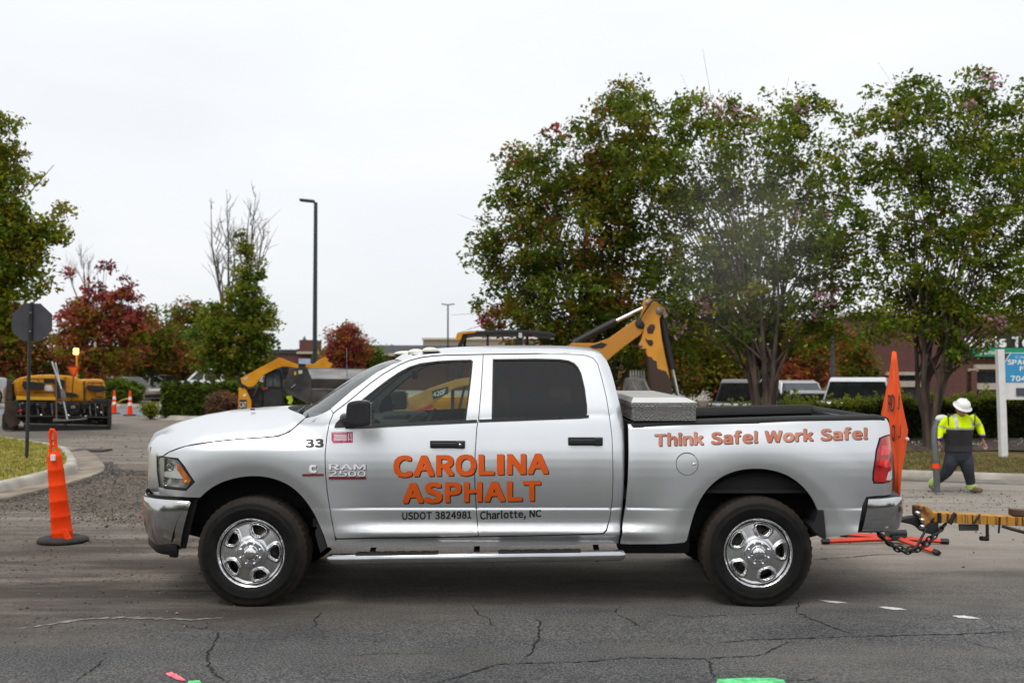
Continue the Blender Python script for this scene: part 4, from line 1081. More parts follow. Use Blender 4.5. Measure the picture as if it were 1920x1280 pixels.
# --- running board
for s in (0, 1):
    y = .015; f = (lambda q: WT - q) if s else (lambda q: q)
    a, b = TP(620, 1048, y), TP(1166, 1040.5, y)
    za, zb = a[1], b[1]
    mb = MB(); mb.tube([(a[0], f(y + .02), za), (a[0] + .02, f(y), za), (b[0] - .02, f(y), zb), (b[0], f(y + .02), zb)], [.036, .040, .040, .036], 20)
    rbd = mb.build('running_board', M('step_bar_chrome', (.50, .50, .51), rough=.14, metal=1, var=.1), TR)
    for (u0, u1) in ((667, 822), (934, 1089)):
        p, q = TP(u0, 1042, y), TP(u1, 1038, y)
        zz = lambda x: za + (zb - za) * (x - a[0]) / (b[0] - a[0]) + .034
        mb = MB(); mb.box(((p[0] + q[0]) / 2, f(y + .01), zz((p[0] + q[0]) / 2)), (q[0] - p[0], .075, .022), rot=(0, -math.atan((zb - za) / (b[0] - a[0])), 0), bev=.008)
        pad = mb.build('step_pad', dark, rbd)
        n = 13
        for k in range(n):
            x = p[0] + (q[0] - p[0]) * (k + .5) / n
            MB().box((x, f(y + .008), zz(x) + .012), (.028, .06, .006), rot=(0, 0, .3 if k % 2 else -.3)).build('grip_tread', dark, pad)
    for x in (a[0] + .3, (a[0] + b[0]) / 2, b[0] - .18):
        MB().tube([(x, f(y), za), (x, f(.12), za + .05), (x, f(.3), za + .09)], .022, 8).build('step_bracket', under, rbd)

# --- door mirror
def px_prism(name, pts, y0, y1, m, par, bev=.012):
    P = [tuple(TP(u, v, (y0 + y1) / 2)) for u, v in pts]
    return MB().prism(P, y0, y1, bev).build(name, m, par)
for s in (0, 1):
    f = (lambda q: WT - q) if s else (lambda q: q)
    P = TL([(627, 800.5), (630, 793), (644, 778), (662, 764), (676, 752), (682, 760), (682, 798)], y_cab)
    mir = panel('side_mirror', P, lambda x, z: y_cab(x, z) - .012, dark, doorsF[s], sides=(s,), step=.03, flange=.02)
    hp = [(653, 762), (655, 755), (662, 751.5), (675, 750), (690, 750.5), (694.5, 754), (697, 766), (697.5, 785), (696.5, 794), (693, 796.5), (675, 798), (658, 797.5), (653, 794), (651.5, 780)]
    Q = [tuple(TP(u, v, -.20)) for u, v in hp]
    mb = MB(); mb.prism([tuple(q) for q in smooth_poly(Q, 1, True)], f(-.29) if not s else f(-.12), f(-.12) if not s else f(-.29), .018)
    mb.build('mirror_shell', dark, mir)
    a = TP(648, 783, -.08); c = TP(668, 782, -.16)
    MB().tube([(a[0] - .02, f(.04), a[1] - .005), (a[0], f(-.06), a[1]), (c[0], f(-.15), c[1])], [.045, .034, .034], 10, flat=.8).build('mirror_arm', dark, mir)
    b = TP(697, 774, -.2); MB().box((b[0] + .004, f(-.205), b[1] - .005), (.008, .14, .16), bev=.003).build('mirror_glass', chrome, mir)

# --- interior
mb = MB(); mb.box((-.98, 1.0, 1.20), (.42, 1.66, .36), bev=.08, seg=3); mb.box((-1.15, 1.0, 1.30), (.45, 1.6, .12), bev=.05)
dash = mb.build('dashboard', trim_in, TR)
MB().box((-.93, .62, 1.36), (.20, .36, .10), bev=.04).build('instrument_hood', trim_in, dash)
V, F = [], []
sw = MB(); a = [(0 + .19 * math.cos(q) * .42, .58 + .19 * math.sin(q), .19 * math.cos(q) * .9) for q in np.linspace(0, 2 * math.pi, 25)]
sw.tube([(-.70 + x, y, 1.27 + z) for x, y, z in a], .016, 8, cap=False); sw.box((-.71, .58, 1.27), (.07, .12, .10), rot=(0, .45, 0), bev=.02); sw.tube([(-.72, .42, 1.27), (-.72, .74, 1.27)], .016, 6); sw.tube([(-.72, .58, 1.27), (-.95, .58, 1.18)], .035, 8)
sw.build('steering_wheel', trim_in, TR)
for y in (.58, 1.42):
    mb = MB(); mb.box((-.28, y, .95), (.52, .52, .16), bev=.05).box((-.02, y, 1.22), (.14, .50, .60), rot=(0, .22, 0), bev=.05).box((.065, y, 1.60), (.10, .26, .17), rot=(0, .15, 0), bev=.035).tube([(.04, y - .07, 1.5), (.06, y - .07, 1.6)], .01, 6)
    mb.build('front_seat', seat_m, TR)
mb = MB(); mb.box((.42, 1.0, .95), (.5, 1.5, .16), bev=.05).box((.68, 1.0, 1.22), (.12, 1.5, .6), rot=(0, .15, 0), bev=.05)
for y in (.55, 1.45): mb.box((.735, y, 1.58), (.09, .26, .15), bev=.03)
mb.build('rear_seat', seat_m, TR)
MB().box((-.1, 1.0, 1.885), (1.35, 1.4, .012)).build('headliner', M('headliner_fabric', (.30, .30, .29), rough=.95), TR)
for s in (0, 1):
    f = (lambda q: WT - q) if s else (lambda q: q)
    MB().box((.02, f(.20), 1.60), (.09, .05, .55), rot=(-.3 if not s else .3, 0, 0), bev=.01).build('centre_pillar', trim_in, TR)
MB().box((-.82, 1.0, 1.72), (.03, .26, .07), bev=.012).build('inner_mirror', dark, TR)

# --- lettering on the flanks
try: SANS = bpy.data.fonts.load(bpy.utils.system_resource('DATAFILES', path='fonts') + '/Noto Sans CJK Regular.woff2')     # one of Blender's own interface typefaces
except Exception: SANS = None
_GL = {}
def contours(ch):
    """closed outlines of one character and its advance width"""
    def mesh_of(body):
        cu = bpy.data.curves.new('text', 'FONT'); cu.body = body; cu.resolution_u = 3; cu.fill_mode = 'NONE'
        if SANS: cu.font = SANS
        ob = bpy.data.objects.new('text', cu); COL.objects.link(ob)
        me = bpy.data.meshes.new_from_object(ob.evaluated_get(bpy.context.evaluated_depsgraph_get()))
        bpy.data.objects.remove(ob); bpy.data.curves.remove(cu)
        P = np.array([v.co[:2] for v in me.vertices]).reshape(-1, 2); E = [tuple(e.vertices) for e in me.edges]; bpy.data.meshes.remove(me); return P, E
    P, E = mesh_of(ch)
    if 'k' not in _GL: ph_ = mesh_of('H')[0]; _GL['k'] = .727 / (ph_[:, 1].max() - ph_[:, 1].min())
    P = P * _GL['k']
    nb = {}
    for a, b in E: nb.setdefault(a, []).append(b); nb.setdefault(b, []).append(a)
    loops, seen = [], set()
    for v0 in range(len(P)):
        if v0 in seen or v0 not in nb: continue
        L, prev, cur = [v0], None, v0; seen.add(v0)
        while True:
            nx = [q for q in nb[cur] if q != prev and q not in seen]
            if not nx: break
            q = min(nx, key=lambda k: abs(k - cur)); L.append(q); seen.add(q); prev, cur = cur, q
        if len(L) > 2: loops.append(P[L])
    return loops, 0.
def glyphs(s, bold, res=34, track=0.):
    """letters of the given extra weight as small cells of a contoured distance field: points in the unit box, faces"""
    key = (s, bold)
    if key in _GL: return _GL[key]
    V, F, FC, x = [], [], [], 0.; cap = .727; h = (cap + 2 * bold) / res
    for ci_, ch in enumerate(s):
        FC += [ci_ - 1] * (len(F) - len(FC))
        if ch == ' ': x += .27 + bold; continue
        if ('g', ch) not in _GL: _GL[('g', ch)] = contours(ch)
        L, adv = _GL[('g', ch)]
        A = np.vstack(L); lo, hi = A.min(0) - bold - 2 * h, A.max(0) + bold + 2 * h
        gx, gy = np.arange(lo[0], hi[0], h), np.arange(lo[1], hi[1], h); X, Y_ = np.meshgrid(gx, gy, indexing='ij'); Q = np.column_stack([X.ravel(), Y_.ravel()])
        wnd = np.zeros(len(Q)); d = np.full(len(Q), 9.); sg = np.sign(area2(max(L, key=lambda l: abs(area2(l)))))
        for l in L: wnd += sg * np.sign(area2(l)) * inside(l, Q); d = np.minimum(d, edge_dist(l, Q))
        # edges inside overlapping strokes do not count for points already inside
        f = (np.where(wnd > .5, 1., -1.) * d).reshape(X.shape)
        kq = int(round(bold * 1.0 / h)); f0 = f           # square growth keeps the corners crisp
        for ax in (0, 1):
            acc = f0
            for sft in range(1, kq + 1):
                for sg2 in (-sft, sft):
                    r2 = np.roll(f0, sg2, ax); acc = np.maximum(acc, r2)
            f0 = acc
        f = f0 + (bold - kq * h)
        w = hi[0] - lo[0] - 4 * h; ox = x - A[:, 0].min() + bold
        vid = {}
        def pt(key_, p):
            if key_ not in vid: vid[key_] = len(V); V.append((p[0] + ox, p[1]))
            return vid[key_]
        nx_, ny_ = f.shape
        for j in range(ny_ - 1):
            i = 0
            while i < nx_ - 1:
                c = [(i, j), (i + 1, j), (i + 1, j + 1), (i, j + 1)]; val = [f[q] for q in c]
                if min(val) > 0:
                    k = i
                    while k + 1 < nx_ - 1 and k - i < 5 and min(f[k + 2, j], f[k + 2, j + 1]) > 0: k += 1
                    F.append([pt(q, (gx[q[0]], gy[q[1]])) for q in ((i, j), (k + 1, j), (k + 1, j + 1), (i, j + 1))]); i = k + 1; continue
                if max(val) > 0:
                    poly = []
                    for a in range(4):
                        p, q = c[a], c[(a + 1) % 4]; fp, fq = val[a], val[(a + 1) % 4]
                        if fp > 0: poly.append(pt(p, (gx[p[0]], gy[p[1]])))
                        if (fp > 0) != (fq > 0):
                            t = fp / (fp - fq); kk = tuple(sorted((p, q))); poly.append(pt(kk, (gx[p[0]] + (gx[q[0]] - gx[p[0]]) * t, gy[p[1]] + (gy[q[1]] - gy[p[1]]) * t)))
                    if len(poly) > 2: F.append(poly)
                i += 1
        x += (A[:, 0].max() - A[:, 0].min()) + 2 * bold + .055 + track
    FC += [len(s) - 1] * (len(F) - len(FC))
    V = np.array(V); lo, hi = V.min(0), V.max(0)
    base = -bold; top = V[:, 1].max()
    A = np.column_stack([(V[:, 0] - lo[0]) / (hi[0] - lo[0]), (V[:, 1] - base) / (top - base)])
    _GL[key] = (A, F, FC); return _GL[key]
def letters(name, s, px, yf, m, par, bold=.03, lift=.0022, quad=None, split=False, cut=None):
    """px: left, right, baseline left, right, top left, right (photo pixels)"""
    A, F, FC = glyphs(s, bold)
    L, Rr, bl, br, tl_, tr_ = px
    u = L + (Rr - L) * A[:, 0]; w = (bl + (br - bl) * A[:, 0]) * (1 - A[:, 1]) + (tl_ + (tr_ - tl_) * A[:, 0]) * A[:, 1]
    if yf is not None:
        DD = np.column_stack([(u - 960) / FPX, np.cos(PITCH) - (640 - w) / FPX * np.sin(PITCH), np.sin(PITCH) + (640 - w) / FPX * np.cos(PITCH)])
        o = np.array([CAM[0], cr * CAM[1] + sr * CAM[2], -sr * CAM[1] + cr * CAM[2]]); DD = np.column_stack([DD[:, 0], cr * DD[:, 1] + sr * DD[:, 2], -sr * DD[:, 1] + cr * DD[:, 2]])
        y = np.full(len(u), .03)
        for _ in range(8):
            t = (y - o[1]) / DD[:, 1]; P = o + DD * t[:, None]; y = .4 * y + .6 * yf(P[:, 0], P[:, 2])
        V = np.column_stack([P[:, 0], yf(P[:, 0], P[:, 2]) - lift, P[:, 2]])
    else: V = np.array([quad(a, b) for a, b in zip(u, w)])
    if cut is not None:            # the vinyl is slit along the door gap
        keep = [abs(V[f][:, 0].mean() - np.interp(-V[f][:, 2].mean(), -cut[:, 1], cut[:, 0])) > .0020 for f in F]
        F = [f for f, k in zip(F, keep) if k]; FC = [c for c, k in zip(FC, keep) if k]
    if split:
        for c in sorted(set(FC)):
            ff = [f for f, q in zip(F, FC) if q == c]; us = sorted({i for f in ff for i in f}); mp_ = {k: i for i, k in enumerate(us)}
            pr = par if not isinstance(par, tuple) else (par[0] if V[us][:, 0].mean() < np.interp(-V[us][:, 2].mean(), -cut[:, 1], cut[:, 0]) else par[1])
            mesh_obj('letter', V[us], [[mp_[i] for i in f] for f in ff], m, pr)
        return None
    return mesh_obj(name, V, F, m, par)
GCUT = TL(GAP_M, y_cab)
orange = M('orange_vinyl', (.70, .105, .012), rough=.55, spec=.2, var=.08, scale=7)
orange2 = M('orange_vinyl_sheen', (.52, .125, .05), rough=.32, var=.18, scale=4, coat=.5, col2=(.62, .26, .17))  # reflection on the bed slogan put into its colour as paler orange
black_v = M('black_vinyl', (.016, .016, .018), rough=.4, var=.2)
navy_v = M('navy_vinyl', (.018, .020, .032), rough=.4, var=.2)
SPAN = {'CAROLINA': ((737.7, 773), (775.6, 814), (817.6, 850.5), (854, 893), (897, 927), (931.6, 944.7), (950.6, 986), (989, 1028)),
        'ASPHALT': ((755, 793.7), (795.5, 829), (834, 865), (870, 904), (907.5, 946.7), (950.6, 979.2), (980.5, 1013.8))}
for word_, (x0_, x1_, b0_, b1_, t0_, t1_) in (('CAROLINA', (738, 1028, 893.5, 887.5, 854.0, 849.5)), ('ASPHALT', (755, 1014, 942.8, 938.2, 905.0, 900.8))):
    for dx, dy, m, lf in ((1.9, 2.0, black_v, .0016), (0, 0, orange, .0034)):
        for ch, (a_, c_) in zip(word_, SPAN[word_]):
            f0, f1 = (a_ - x0_) / (x1_ - x0_), (c_ - x0_) / (x1_ - x0_); lp_ = lambda p, q, f: p + (q - p) * f
            over = .5 if ch in 'CSO' else 0
            letters('letter', ch, (a_ + dx, c_ + dx, lp_(b0_, b1_, f0) + dy + over, lp_(b0_, b1_, f1) + dy + over, lp_(t0_, t1_, f0) + dy - over, lp_(t0_, t1_, f1) + dy - over), y_cab, m, (doorsF[0], doorsR[0]), .040, lf, split=True, cut=GCUT)
letters('lettering', 'USDOT 3824981', (754, 884, 974, 971.5, 959.5, 957.5), y_cab, black_v, doorsF[0], .030)
letters('lettering', 'Charlotte, NC', (900, 1015, 973.5, 968.5, 957.0, 954), y_cab, black_v, doorsR[0], .030)
for k, (dx, dy, m, lf) in enumerate(((1.6, 1.8, M('brown_vinyl', (.10, .04, .025), rough=.4), .0016), (0, 0, orange2, .0034))):
    letters('lettering', 'Think Safe! Work Safe!', (1227 + dx, 1626 + dx, 836 + dy, 822.5 + dy, 811 + dy, 799 + dy), y_bed, m, near_bed, .036, lf, split=True)
letters('lettering', '33', (572.5, 607, 838.5, 838, 822.5, 822), y_cab, navy_v, fender[0], .042, split=True)
badge_c = M('badge_chrome', (.86, .86, .87), rough=.4, metal=.1, var=.05, scale=60)
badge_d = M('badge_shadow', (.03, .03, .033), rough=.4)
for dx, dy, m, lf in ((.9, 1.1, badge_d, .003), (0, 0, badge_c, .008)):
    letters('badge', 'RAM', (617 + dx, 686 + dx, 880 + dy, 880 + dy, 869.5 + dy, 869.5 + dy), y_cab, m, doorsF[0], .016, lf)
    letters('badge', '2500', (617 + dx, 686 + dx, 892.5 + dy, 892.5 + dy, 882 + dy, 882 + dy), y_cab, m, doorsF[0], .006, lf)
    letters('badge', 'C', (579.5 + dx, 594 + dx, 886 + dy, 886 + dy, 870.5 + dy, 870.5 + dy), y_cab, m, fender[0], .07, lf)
def patch(name, px, yf, m, par, lift=.003, fl=.004): return panel(name, TL(px, yf), lambda x, z: yf(x, z) - lift, m, par, step=.03, flange=fl)
maroon = M('badge_red', (.16, .012, .016), rough=.35, var=.2, coat=.5)
patch('badge_bar', [(616.5, 893.6), (686.5, 893.6), (686.5, 898.2), (616.5, 898.2)], y_cab, maroon, doorsF[0], .006)
patch('badge_bar', [(567, 888), (607, 887.5), (607, 892), (567, 892.5)], y_cab, maroon, fender[0], .005)
# magnetic permit sticker: pink card with white lines
pink = M('pink_sticker', (.55, .02, .10), rough=.4, var=.3, scale=40, col2=(.75, .10, .22))
white_v = M('white_vinyl', (.80, .78, .79), rough=.5)
st = patch('sticker', [(621.5, 810), (661.5, 809), (661.5, 829.5), (625, 830.5), (621.5, 825)], y_cab, pink, doorsF[0], .002, .002)
for k in range(5): patch('sticker_line', [(626, 814.6 + k * 2.4), (650, 814.2 + k * 2.4), (650, 815.7 + k * 2.4), (626, 816.1 + k * 2.4)], y_cab, white_v, st, .0032, .001)
for k, (u0, v0, u1, v1) in enumerate(((653, 812, 654.4, 826), (656.5, 812, 657.6, 819), (658.6, 812, 659.6, 826), (653, 822, 658, 823.2), (624, 811.8, 650, 812.6))):
    patch('sticker_line', [(u0, v0), (u1, v0), (u1, v1), (u0, v1)], y_cab, white_v, st, .0032, .001)

# ================================================================== aluminium toolbox across the bed
TBM = None
def diamond():
    m = M('diamond_plate', (.58, .57, .55), rough=.28, metal=.95, var=.12, scale=3, col2=(.44, .43, .41))
    n, l = m.node_tree.nodes, m.node_tree.links
    t = n.new('ShaderNodeTexCoord'); hs = []
    for ang in (45, -45):
        mp2 = n.new('ShaderNodeMapping'); mp2.inputs['Rotation'].default_value = (0, R(ang), R(ang)); mp2.inputs['Scale'].default_value = (38, 38, 38)
        vo = n.new('ShaderNodeTexBrick'); 
        br = vo; br.offset = .5; br.inputs['Scale'].default_value = 1.0; br.inputs['Mortar Size'].default_value = .22; br.inputs['Brick Width'].default_value = 1.6; br.inputs['Row Height'].default_value = .8; br.inputs['Mortar Smooth'].default_value = .5
        l.new(t.outputs['Object'], mp2.inputs[0])
        sep = n.new('ShaderNodeSeparateXYZ'); cmb = n.new('ShaderNodeCombineXYZ')
        l.new(mp2.outputs[0], sep.inputs[0]); l.new(sep.outputs['X'], cmb.inputs['X']); l.new(sep.outputs['Z'], cmb.inputs['Y'])
        l.new(cmb.outputs[0], br.inputs[0]); hs.append(br.outputs['Fac'])
    ml = n.new('ShaderNodeMath'); ml.operation = 'MULTIPLY'; l.new(hs[0], ml.inputs[0]); l.new(hs[1], ml.inputs[1])
    bp = n.new('ShaderNodeBump'); bp.inputs['Strength'].default_value = .9; bp.inputs['Distance'].default_value = .006; bp.invert = True
    l.new(ml.outputs[0], bp.inputs['Height']); l.new(bp.outputs[0], n['Principled BSDF'].inputs['Normal'])
    return m
DP = diamond()
lidm = M('aluminium_lid', (.74, .73, .71), rough=.36, metal=.75, var=.06, scale=4, col2=(.66, .65, .62))
tb = thing('toolbox', 'diamond plate aluminium toolbox lying across the pickup bed behind the cab', 'toolbox')
a = TP(1183, 789.5, .055); b = TP(1305, 789.5, .055); lidb = TP(1306, 764, .055)[1]; lidt = TP(1306, 752.5, .055)[1]
rt = lambda p: (p[0], cr * p[1] - sr * p[2], sr * p[1] + cr * p[2])
zb = float(RZ(1.1)) + .022
tbx0, tbx1 = .905, float(b[0])
def tbox(name, x0, x1, y0, y1, z0, z1, m, par, bev=.006):
    mb = MB(); mb.box(((x0 + x1) / 2, (y0 + y1) / 2, (z0 + z1) / 2), (x1 - x0, y1 - y0, z1 - z0), bev=bev)
    mb.V = [rt(v) for v in mb.V]
    return mb.build(name, m, par)
tbox('body', tbx0, tbx1, .055, 1.945, zb, lidb, DP, tb)
tbox('lid_edge', tbx0 - .01, tbx1 + .008, .042, 1.958, lidb, lidt - .006, DP, tb, .004)
mb = MB(); x0, x1, y0, y1 = tbx0 - .01, tbx1 + .008, .042, 1.958; z0, z1 = lidt - .006, lidt + .028
ch = .075
V = [(x0, y0, z0), (x1, y0, z0), (x1, y1, z0), (x0, y1, z0), (x0 + ch * .3, y0 + ch, z1), (x1 - ch, y0 + ch, z1), (x1 - ch, y1 - ch, z1), (x0 + ch * .3, y1 - ch, z1)]
mb.add([rt(v) for v in V], [(0, 1, 5, 4), (1, 2, 6, 5), (2, 3, 7, 6), (3, 0, 4, 7), (4, 5, 6, 7)]); mb.build('lid', lidm, tb)
for y in (.5, 1.5): tbox('latch', tbx1 + .004, tbx1 + .02, y - .07, y + .07, lidb - .07, lidb, chrome, tb, .004)
# ================================================================== trees, hedges, shrubs
def leaf_mat(name, c, c2, trans=.5):
    if name in MATS: return MATS[name]
    m = bpy.data.materials.new(name); m.use_nodes = True; n, l = m.node_tree.nodes, m.node_tree.links
    b = n['Principled BSDF']; o = n['Material Output']
    ge = n.new('ShaderNodeNewGeometry'); r = n.new('ShaderNodeValToRGB'); r.color_ramp.elements[0].color = tuple(c) + (1,); r.color_ramp.elements[1].color = tuple(c2) + (1,)
    t = n.new('ShaderNodeTexCoord'); z = n.new('ShaderNodeTexNoise'); z.inputs['Scale'].default_value = .9
    k = n.new('ShaderNodeMath'); k.operation = 'MULTIPLY_ADD'; k.inputs[1].default_value = .55; l.new(ge.outputs['Random Per Island'], k.inputs[0])
    k2 = n.new('ShaderNodeMath'); k2.operation = 'MULTIPLY'; k2.inputs[1].default_value = .6; l.new(t.outputs['Object'], z.inputs[0]); l.new(z.outputs[0], k2.inputs[0]); l.new(k2.outputs[0], k.inputs[2])
    l.new(k.outputs[0], r.inputs[0]); l.new(r.outputs[0], b.inputs['Base Color']); b.inputs['Roughness'].default_value = .6; b.inputs['Specular IOR Level'].default_value = .08
    tr = n.new('ShaderNodeBsdfTranslucent'); l.new(r.outputs[0], tr.inputs[0]); ms = n.new('ShaderNodeMixShader'); ms.inputs[0].default_value = trans
    l.new(b.outputs[0], ms.inputs[1]); l.new(tr.outputs[0], ms.inputs[2]); l.new(ms.outputs[0], o.inputs[0])
    MATS[name] = m; return m
G1 = leaf_mat('leaf_green', (.048, .080, .008), (.215, .300, .034))
G2 = leaf_mat('leaf_dark_green', (.025, .046, .008), (.110, .160, .020))
G3 = leaf_mat('leaf_yellow_green', (.13, .145, .008), (.38, .38, .04))
G4 = leaf_mat('leaf_olive', (.085, .075, .009), (.27, .22, .026))
RD = leaf_mat('leaf_red', (.19, .036, .030), (.50, .12, .085))
RO = leaf_mat('leaf_rust', (.22, .068, .024), (.52, .20, .06))
MG = leaf_mat('leaf_maroon', (.085, .016, .032), (.26, .045, .075))
PK = leaf_mat('blossom_pink', (.45, .20, .30), (.75, .42, .55))
SH = leaf_mat('new_shoot_green', (.16, .20, .02), (.36, .40, .05))
BR = leaf_mat('shrub_brown', (.10, .062, .04), (.22, .14, .09))
bark = M('bark', (.062, .046, .036), rough=.9, var=.35, scale=6, bump=.5, bscale=18, stretch=(1, 1, .25), col2=(.125, .092, .068))
bark_d = M('dark_bark', (.045, .036, .030), rough=.9, var=.35, scale=6, bump=.5, bscale=18, stretch=(1, 1, .25))
bark_g = M('grey_twig', (.10, .09, .085), rough=.9, var=.3)

def leaves(centers, radii, per, leaf, mats, wts, r, squash=.75, cmix=None):
    """clusters of folded leaf quads; returns vertices and material index"""
    n = len(centers)
    cid = np.repeat(np.arange(n), per)
    k = len(cid)
    d = r.normal(0, 1, (k, 3)); d /= np.linalg.norm(d, axis=1)[:, None]; d *= (r.uniform(0, 1, k) ** .45)[:, None]
    P = centers[cid] + d * radii[cid][:, None] * np.array([1, 1, squash])
    nrm = r.normal(0, 1, (k, 3)) + np.array([0, 0, .8]); nrm /= np.linalg.norm(nrm, axis=1)[:, None]
    a = np.cross(nrm, r.normal(0, 1, (k, 3))); a /= np.linalg.norm(a, axis=1)[:, None]; b = np.cross(nrm, a)
    L = leaf * r.uniform(.6, 1.35, k)[:, None]; Wd = L * .52
    V = np.stack([P - a * L, P + b * Wd + nrm * L * .15, P + a * L, P - b * Wd + nrm * L * .15], 1)
    cm = r.choice(len(mats), n, p=np.array(wts) / np.sum(wts)) if cmix is None else np.array([r.choice(len(mats), p=np.array(q) / np.sum(q)) for q in cmix])
    mi = cm[cid]; sw = r.uniform(0, 1, k) < (.2 if cmix is None else .06)
    mi = np.where(sw, r.choice(len(mats), k, p=np.array(wts) / np.sum(wts)), mi)
    return V.reshape(-1, 3), mi

def tree(name, label, base, blobs, ncl, per, leaf, mats, wts, stems=5, trunk_r=.16, seed=1, fork=.25, group=None, cat='tree', clr=.42, bare=0, bk=None, spread=.25, top=None, twig=.6, shell=.5):
    """blobs: (centre xyz, (rx, ry, rz)); one thing with a trunk part and a crown part"""
    r = np.random.default_rng(seed); base = np.array(base, float)
    t = thing(name, label, cat, tuple(base), group=group)
    C = np.array([b[0] for b in blobs], float) - base; Rd = np.array([b[1] if hasattr(b[1], '__len__') else (b[1],) * 3 for b in blobs], float)
    w = np.prod(Rd, axis=1) ** (2 / 3); w /= w.sum()
    i = r.choice(len(blobs), ncl, p=w)
    d = r.normal(0, 1, (ncl, 3)); d /= np.linalg.norm(d, axis=1)[:, None]; d *= (r.uniform(shell ** 3, 1, ncl) ** (1 / 3))[:, None]
    cc = C[i] + d * Rd[i]
    rad = clr * r.uniform(.55, 1.25, ncl)
    cmx = [blobs[q][2] if len(blobs[q]) > 2 else wts for q in i] if any(len(b) > 2 for b in blobs) else None
    V, mi = leaves(cc, rad, per, leaf, mats, wts, r, cmix=cmx)
    # branches
    mb = MB(); st = []
    for k in range(stems):
        a = 2 * math.pi * (k + r.uniform(-.3, .3)) / stems; q = trunk_r * (.55 if stems > 1 else 0)
        st.append(np.array([math.cos(a) * q, math.sin(a) * q, 0]))
    top_z = C[:, 2].mean()
    nb = max(stems * 7, int(26 * twig * 2))
    pick = r.choice(ncl, min(nb, ncl), replace=False)
    for k in range(stems):
        s0 = st[k]; sp = s0 / (np.linalg.norm(s0) + 1e-6)
        zf = max(.3, (C[:, 2] - Rd[:, 2]).min()) * (.9 if stems == 1 else .55) + fork
        p1 = s0 + np.array([0, 0, zf * .5]) + sp * spread * .12; p2 = s0 + sp * spread * .7 + np.array([0, 0, zf])
        rr = trunk_r if stems == 1 else trunk_r * .52
        ep = C.mean(0) * .8 + sp * spread * 3.2; ep[2] = top_z + Rd[:, 2].max() * .35
        p3 = p2 * .55 + ep * .45 + r.normal(0, .1, 3)
        mb.tube([s0 * 1.25 - [0, 0, .1], s0 + [0, 0, .12], p1, p2, p3, ep], [rr * 1.3, rr * 1.05, rr * .92, rr * .72, rr * .36, rr * .10], 7)
        mine = [p for j, p in enumerate(pick) if j % stems == k]
        for p in mine:
            f = r.uniform(0, 1); o = (p2 * (1 - f) + p3 * f) if f < .8 else p3
            e = cc[p]; m_ = o * .5 + e * .5 + np.array([0, 0, .12 * np.linalg.norm(e - o)]) + r.normal(0, .08, 3)
            b0 = rr * (.42 - .18 * f)
            mb.tube([o, o * .75 + m_ * .25 + [0, 0, .03], m_, e], [b0, b0 * .8, b0 * .5, b0 * .15], 5, cap=False)
            for _ in range(2):
                e2 = e + r.normal(0, .35, 3) + [0, 0, .15]; mb.tube([m_ * .4 + e * .6, (m_ + e2) / 2 + [0, 0, .05], e2], [b0 * .28, b0 * .2, b0 * .08], 4, cap=False)
    mb.build('trunk', bk or bark, t)
    fast_mesh('crown', V, 4, mats, mi, t)
    return t

def PB(u, v, rpx, Y, fx=1., fz=1., fy=.9):
    p = WP(u, v, Y); k = (Y + D) / FPX * rpx
    return (tuple(p), (k * fx, k * fy, k * fz))

# --- the three crape myrtles behind the truck bed, and the darker tree left of them
bz = lambda x, y: float(zv([x], [y])[0])
tp = WP(1432, 770, 15.6)
tree('crape_myrtle', 'middle crape myrtle, its many-stemmed trunk rising behind the pickup bed', (tp[0], tp[1], bz(tp[0], tp[1])),
     [PB(1300, 300, 120, 15.6), PB(1420, 280, 115, 15.2), PB(1520, 290, 110, 15.8), PB(1230, 330, 90, 15.8), PB(1350, 430, 120, 15.9), PB(1480, 430, 120, 15.4), PB(1570, 420, 80, 15.6), PB(1400, 540, 100, 15.8), PB(1510, 540, 90, 15.5), PB(1300, 520, 95, 15.9), PB(1560, 590, 60, 15.2), PB(1205, 215, 52, 15.6), PB(1300, 225, 50, 15.6), PB(1400, 225, 48, 15.2), PB(1490, 205, 52, 15.6), PB(1400, 600, 72, 15.6), PB(1330, 605, 60, 15.8), PB(1470, 622, 52, 15.5), PB(1265, 600, 58, 15.9), PB(1535, 640, 42, 15.3), PB(1580, 500, 60, 15.5)],
     940, 42, .060, [G1, G3, G4, G2, PK], [.56, .20, .08, .15, .022], stems=7, trunk_r=.19, seed=21, clr=.33, spread=.24, bk=bark, twig=1.3, group='crape myrtles in the verge', shell=.45)
tp = WP(1744, 822, 14.6)
tree('crape_myrtle', 'crape myrtle with pink blossoms, its forked trunk just left of the worker', (tp[0], tp[1], bz(tp[0], tp[1])),
     [PB(1700, 270, 100, 14.6), PB(1790, 250, 110, 14.3), PB(1890, 260, 110, 14.6), PB(1980, 300, 110, 14.8), PB(1690, 390, 100, 14.8), PB(1800, 380, 120, 14.3), PB(1910, 390, 115, 14.5), PB(1700, 500, 90, 14.8), PB(1820, 510, 110, 14.2), PB(1930, 520, 110, 14.5), PB(2040, 450, 110, 14.9), PB(1640, 530, 70, 14.8), PB(1828, 606, 66, 14.0), PB(1660, 610, 45, 14.4), PB(1970, 580, 56, 14.2), PB(1655, 205, 40, 14.6), PB(1720, 180, 42, 14.6), PB(1830, 175, 46, 14.4), PB(1900, 195, 40, 14.5), PB(1655, 300, 45, 14.6), PB(1700, 615, 58, 14.7), PB(1775, 600, 60, 14.4), PB(1635, 640, 36, 14.5), PB(1800, 650, 40, 14.0), PB(1900, 560, 70, 14.3), PB(1740, 560, 60, 14.6)],
     940, 42, .058, [G1, G3, G4, G2, PK], [.56, .22, .06, .15, .022], stems=5, trunk_r=.145, seed=22, clr=.31, spread=.24, bk=bark, twig=1.3, group='crape myrtles in the verge', shell=.45)
tp = WP(1120, 760, 17.2)
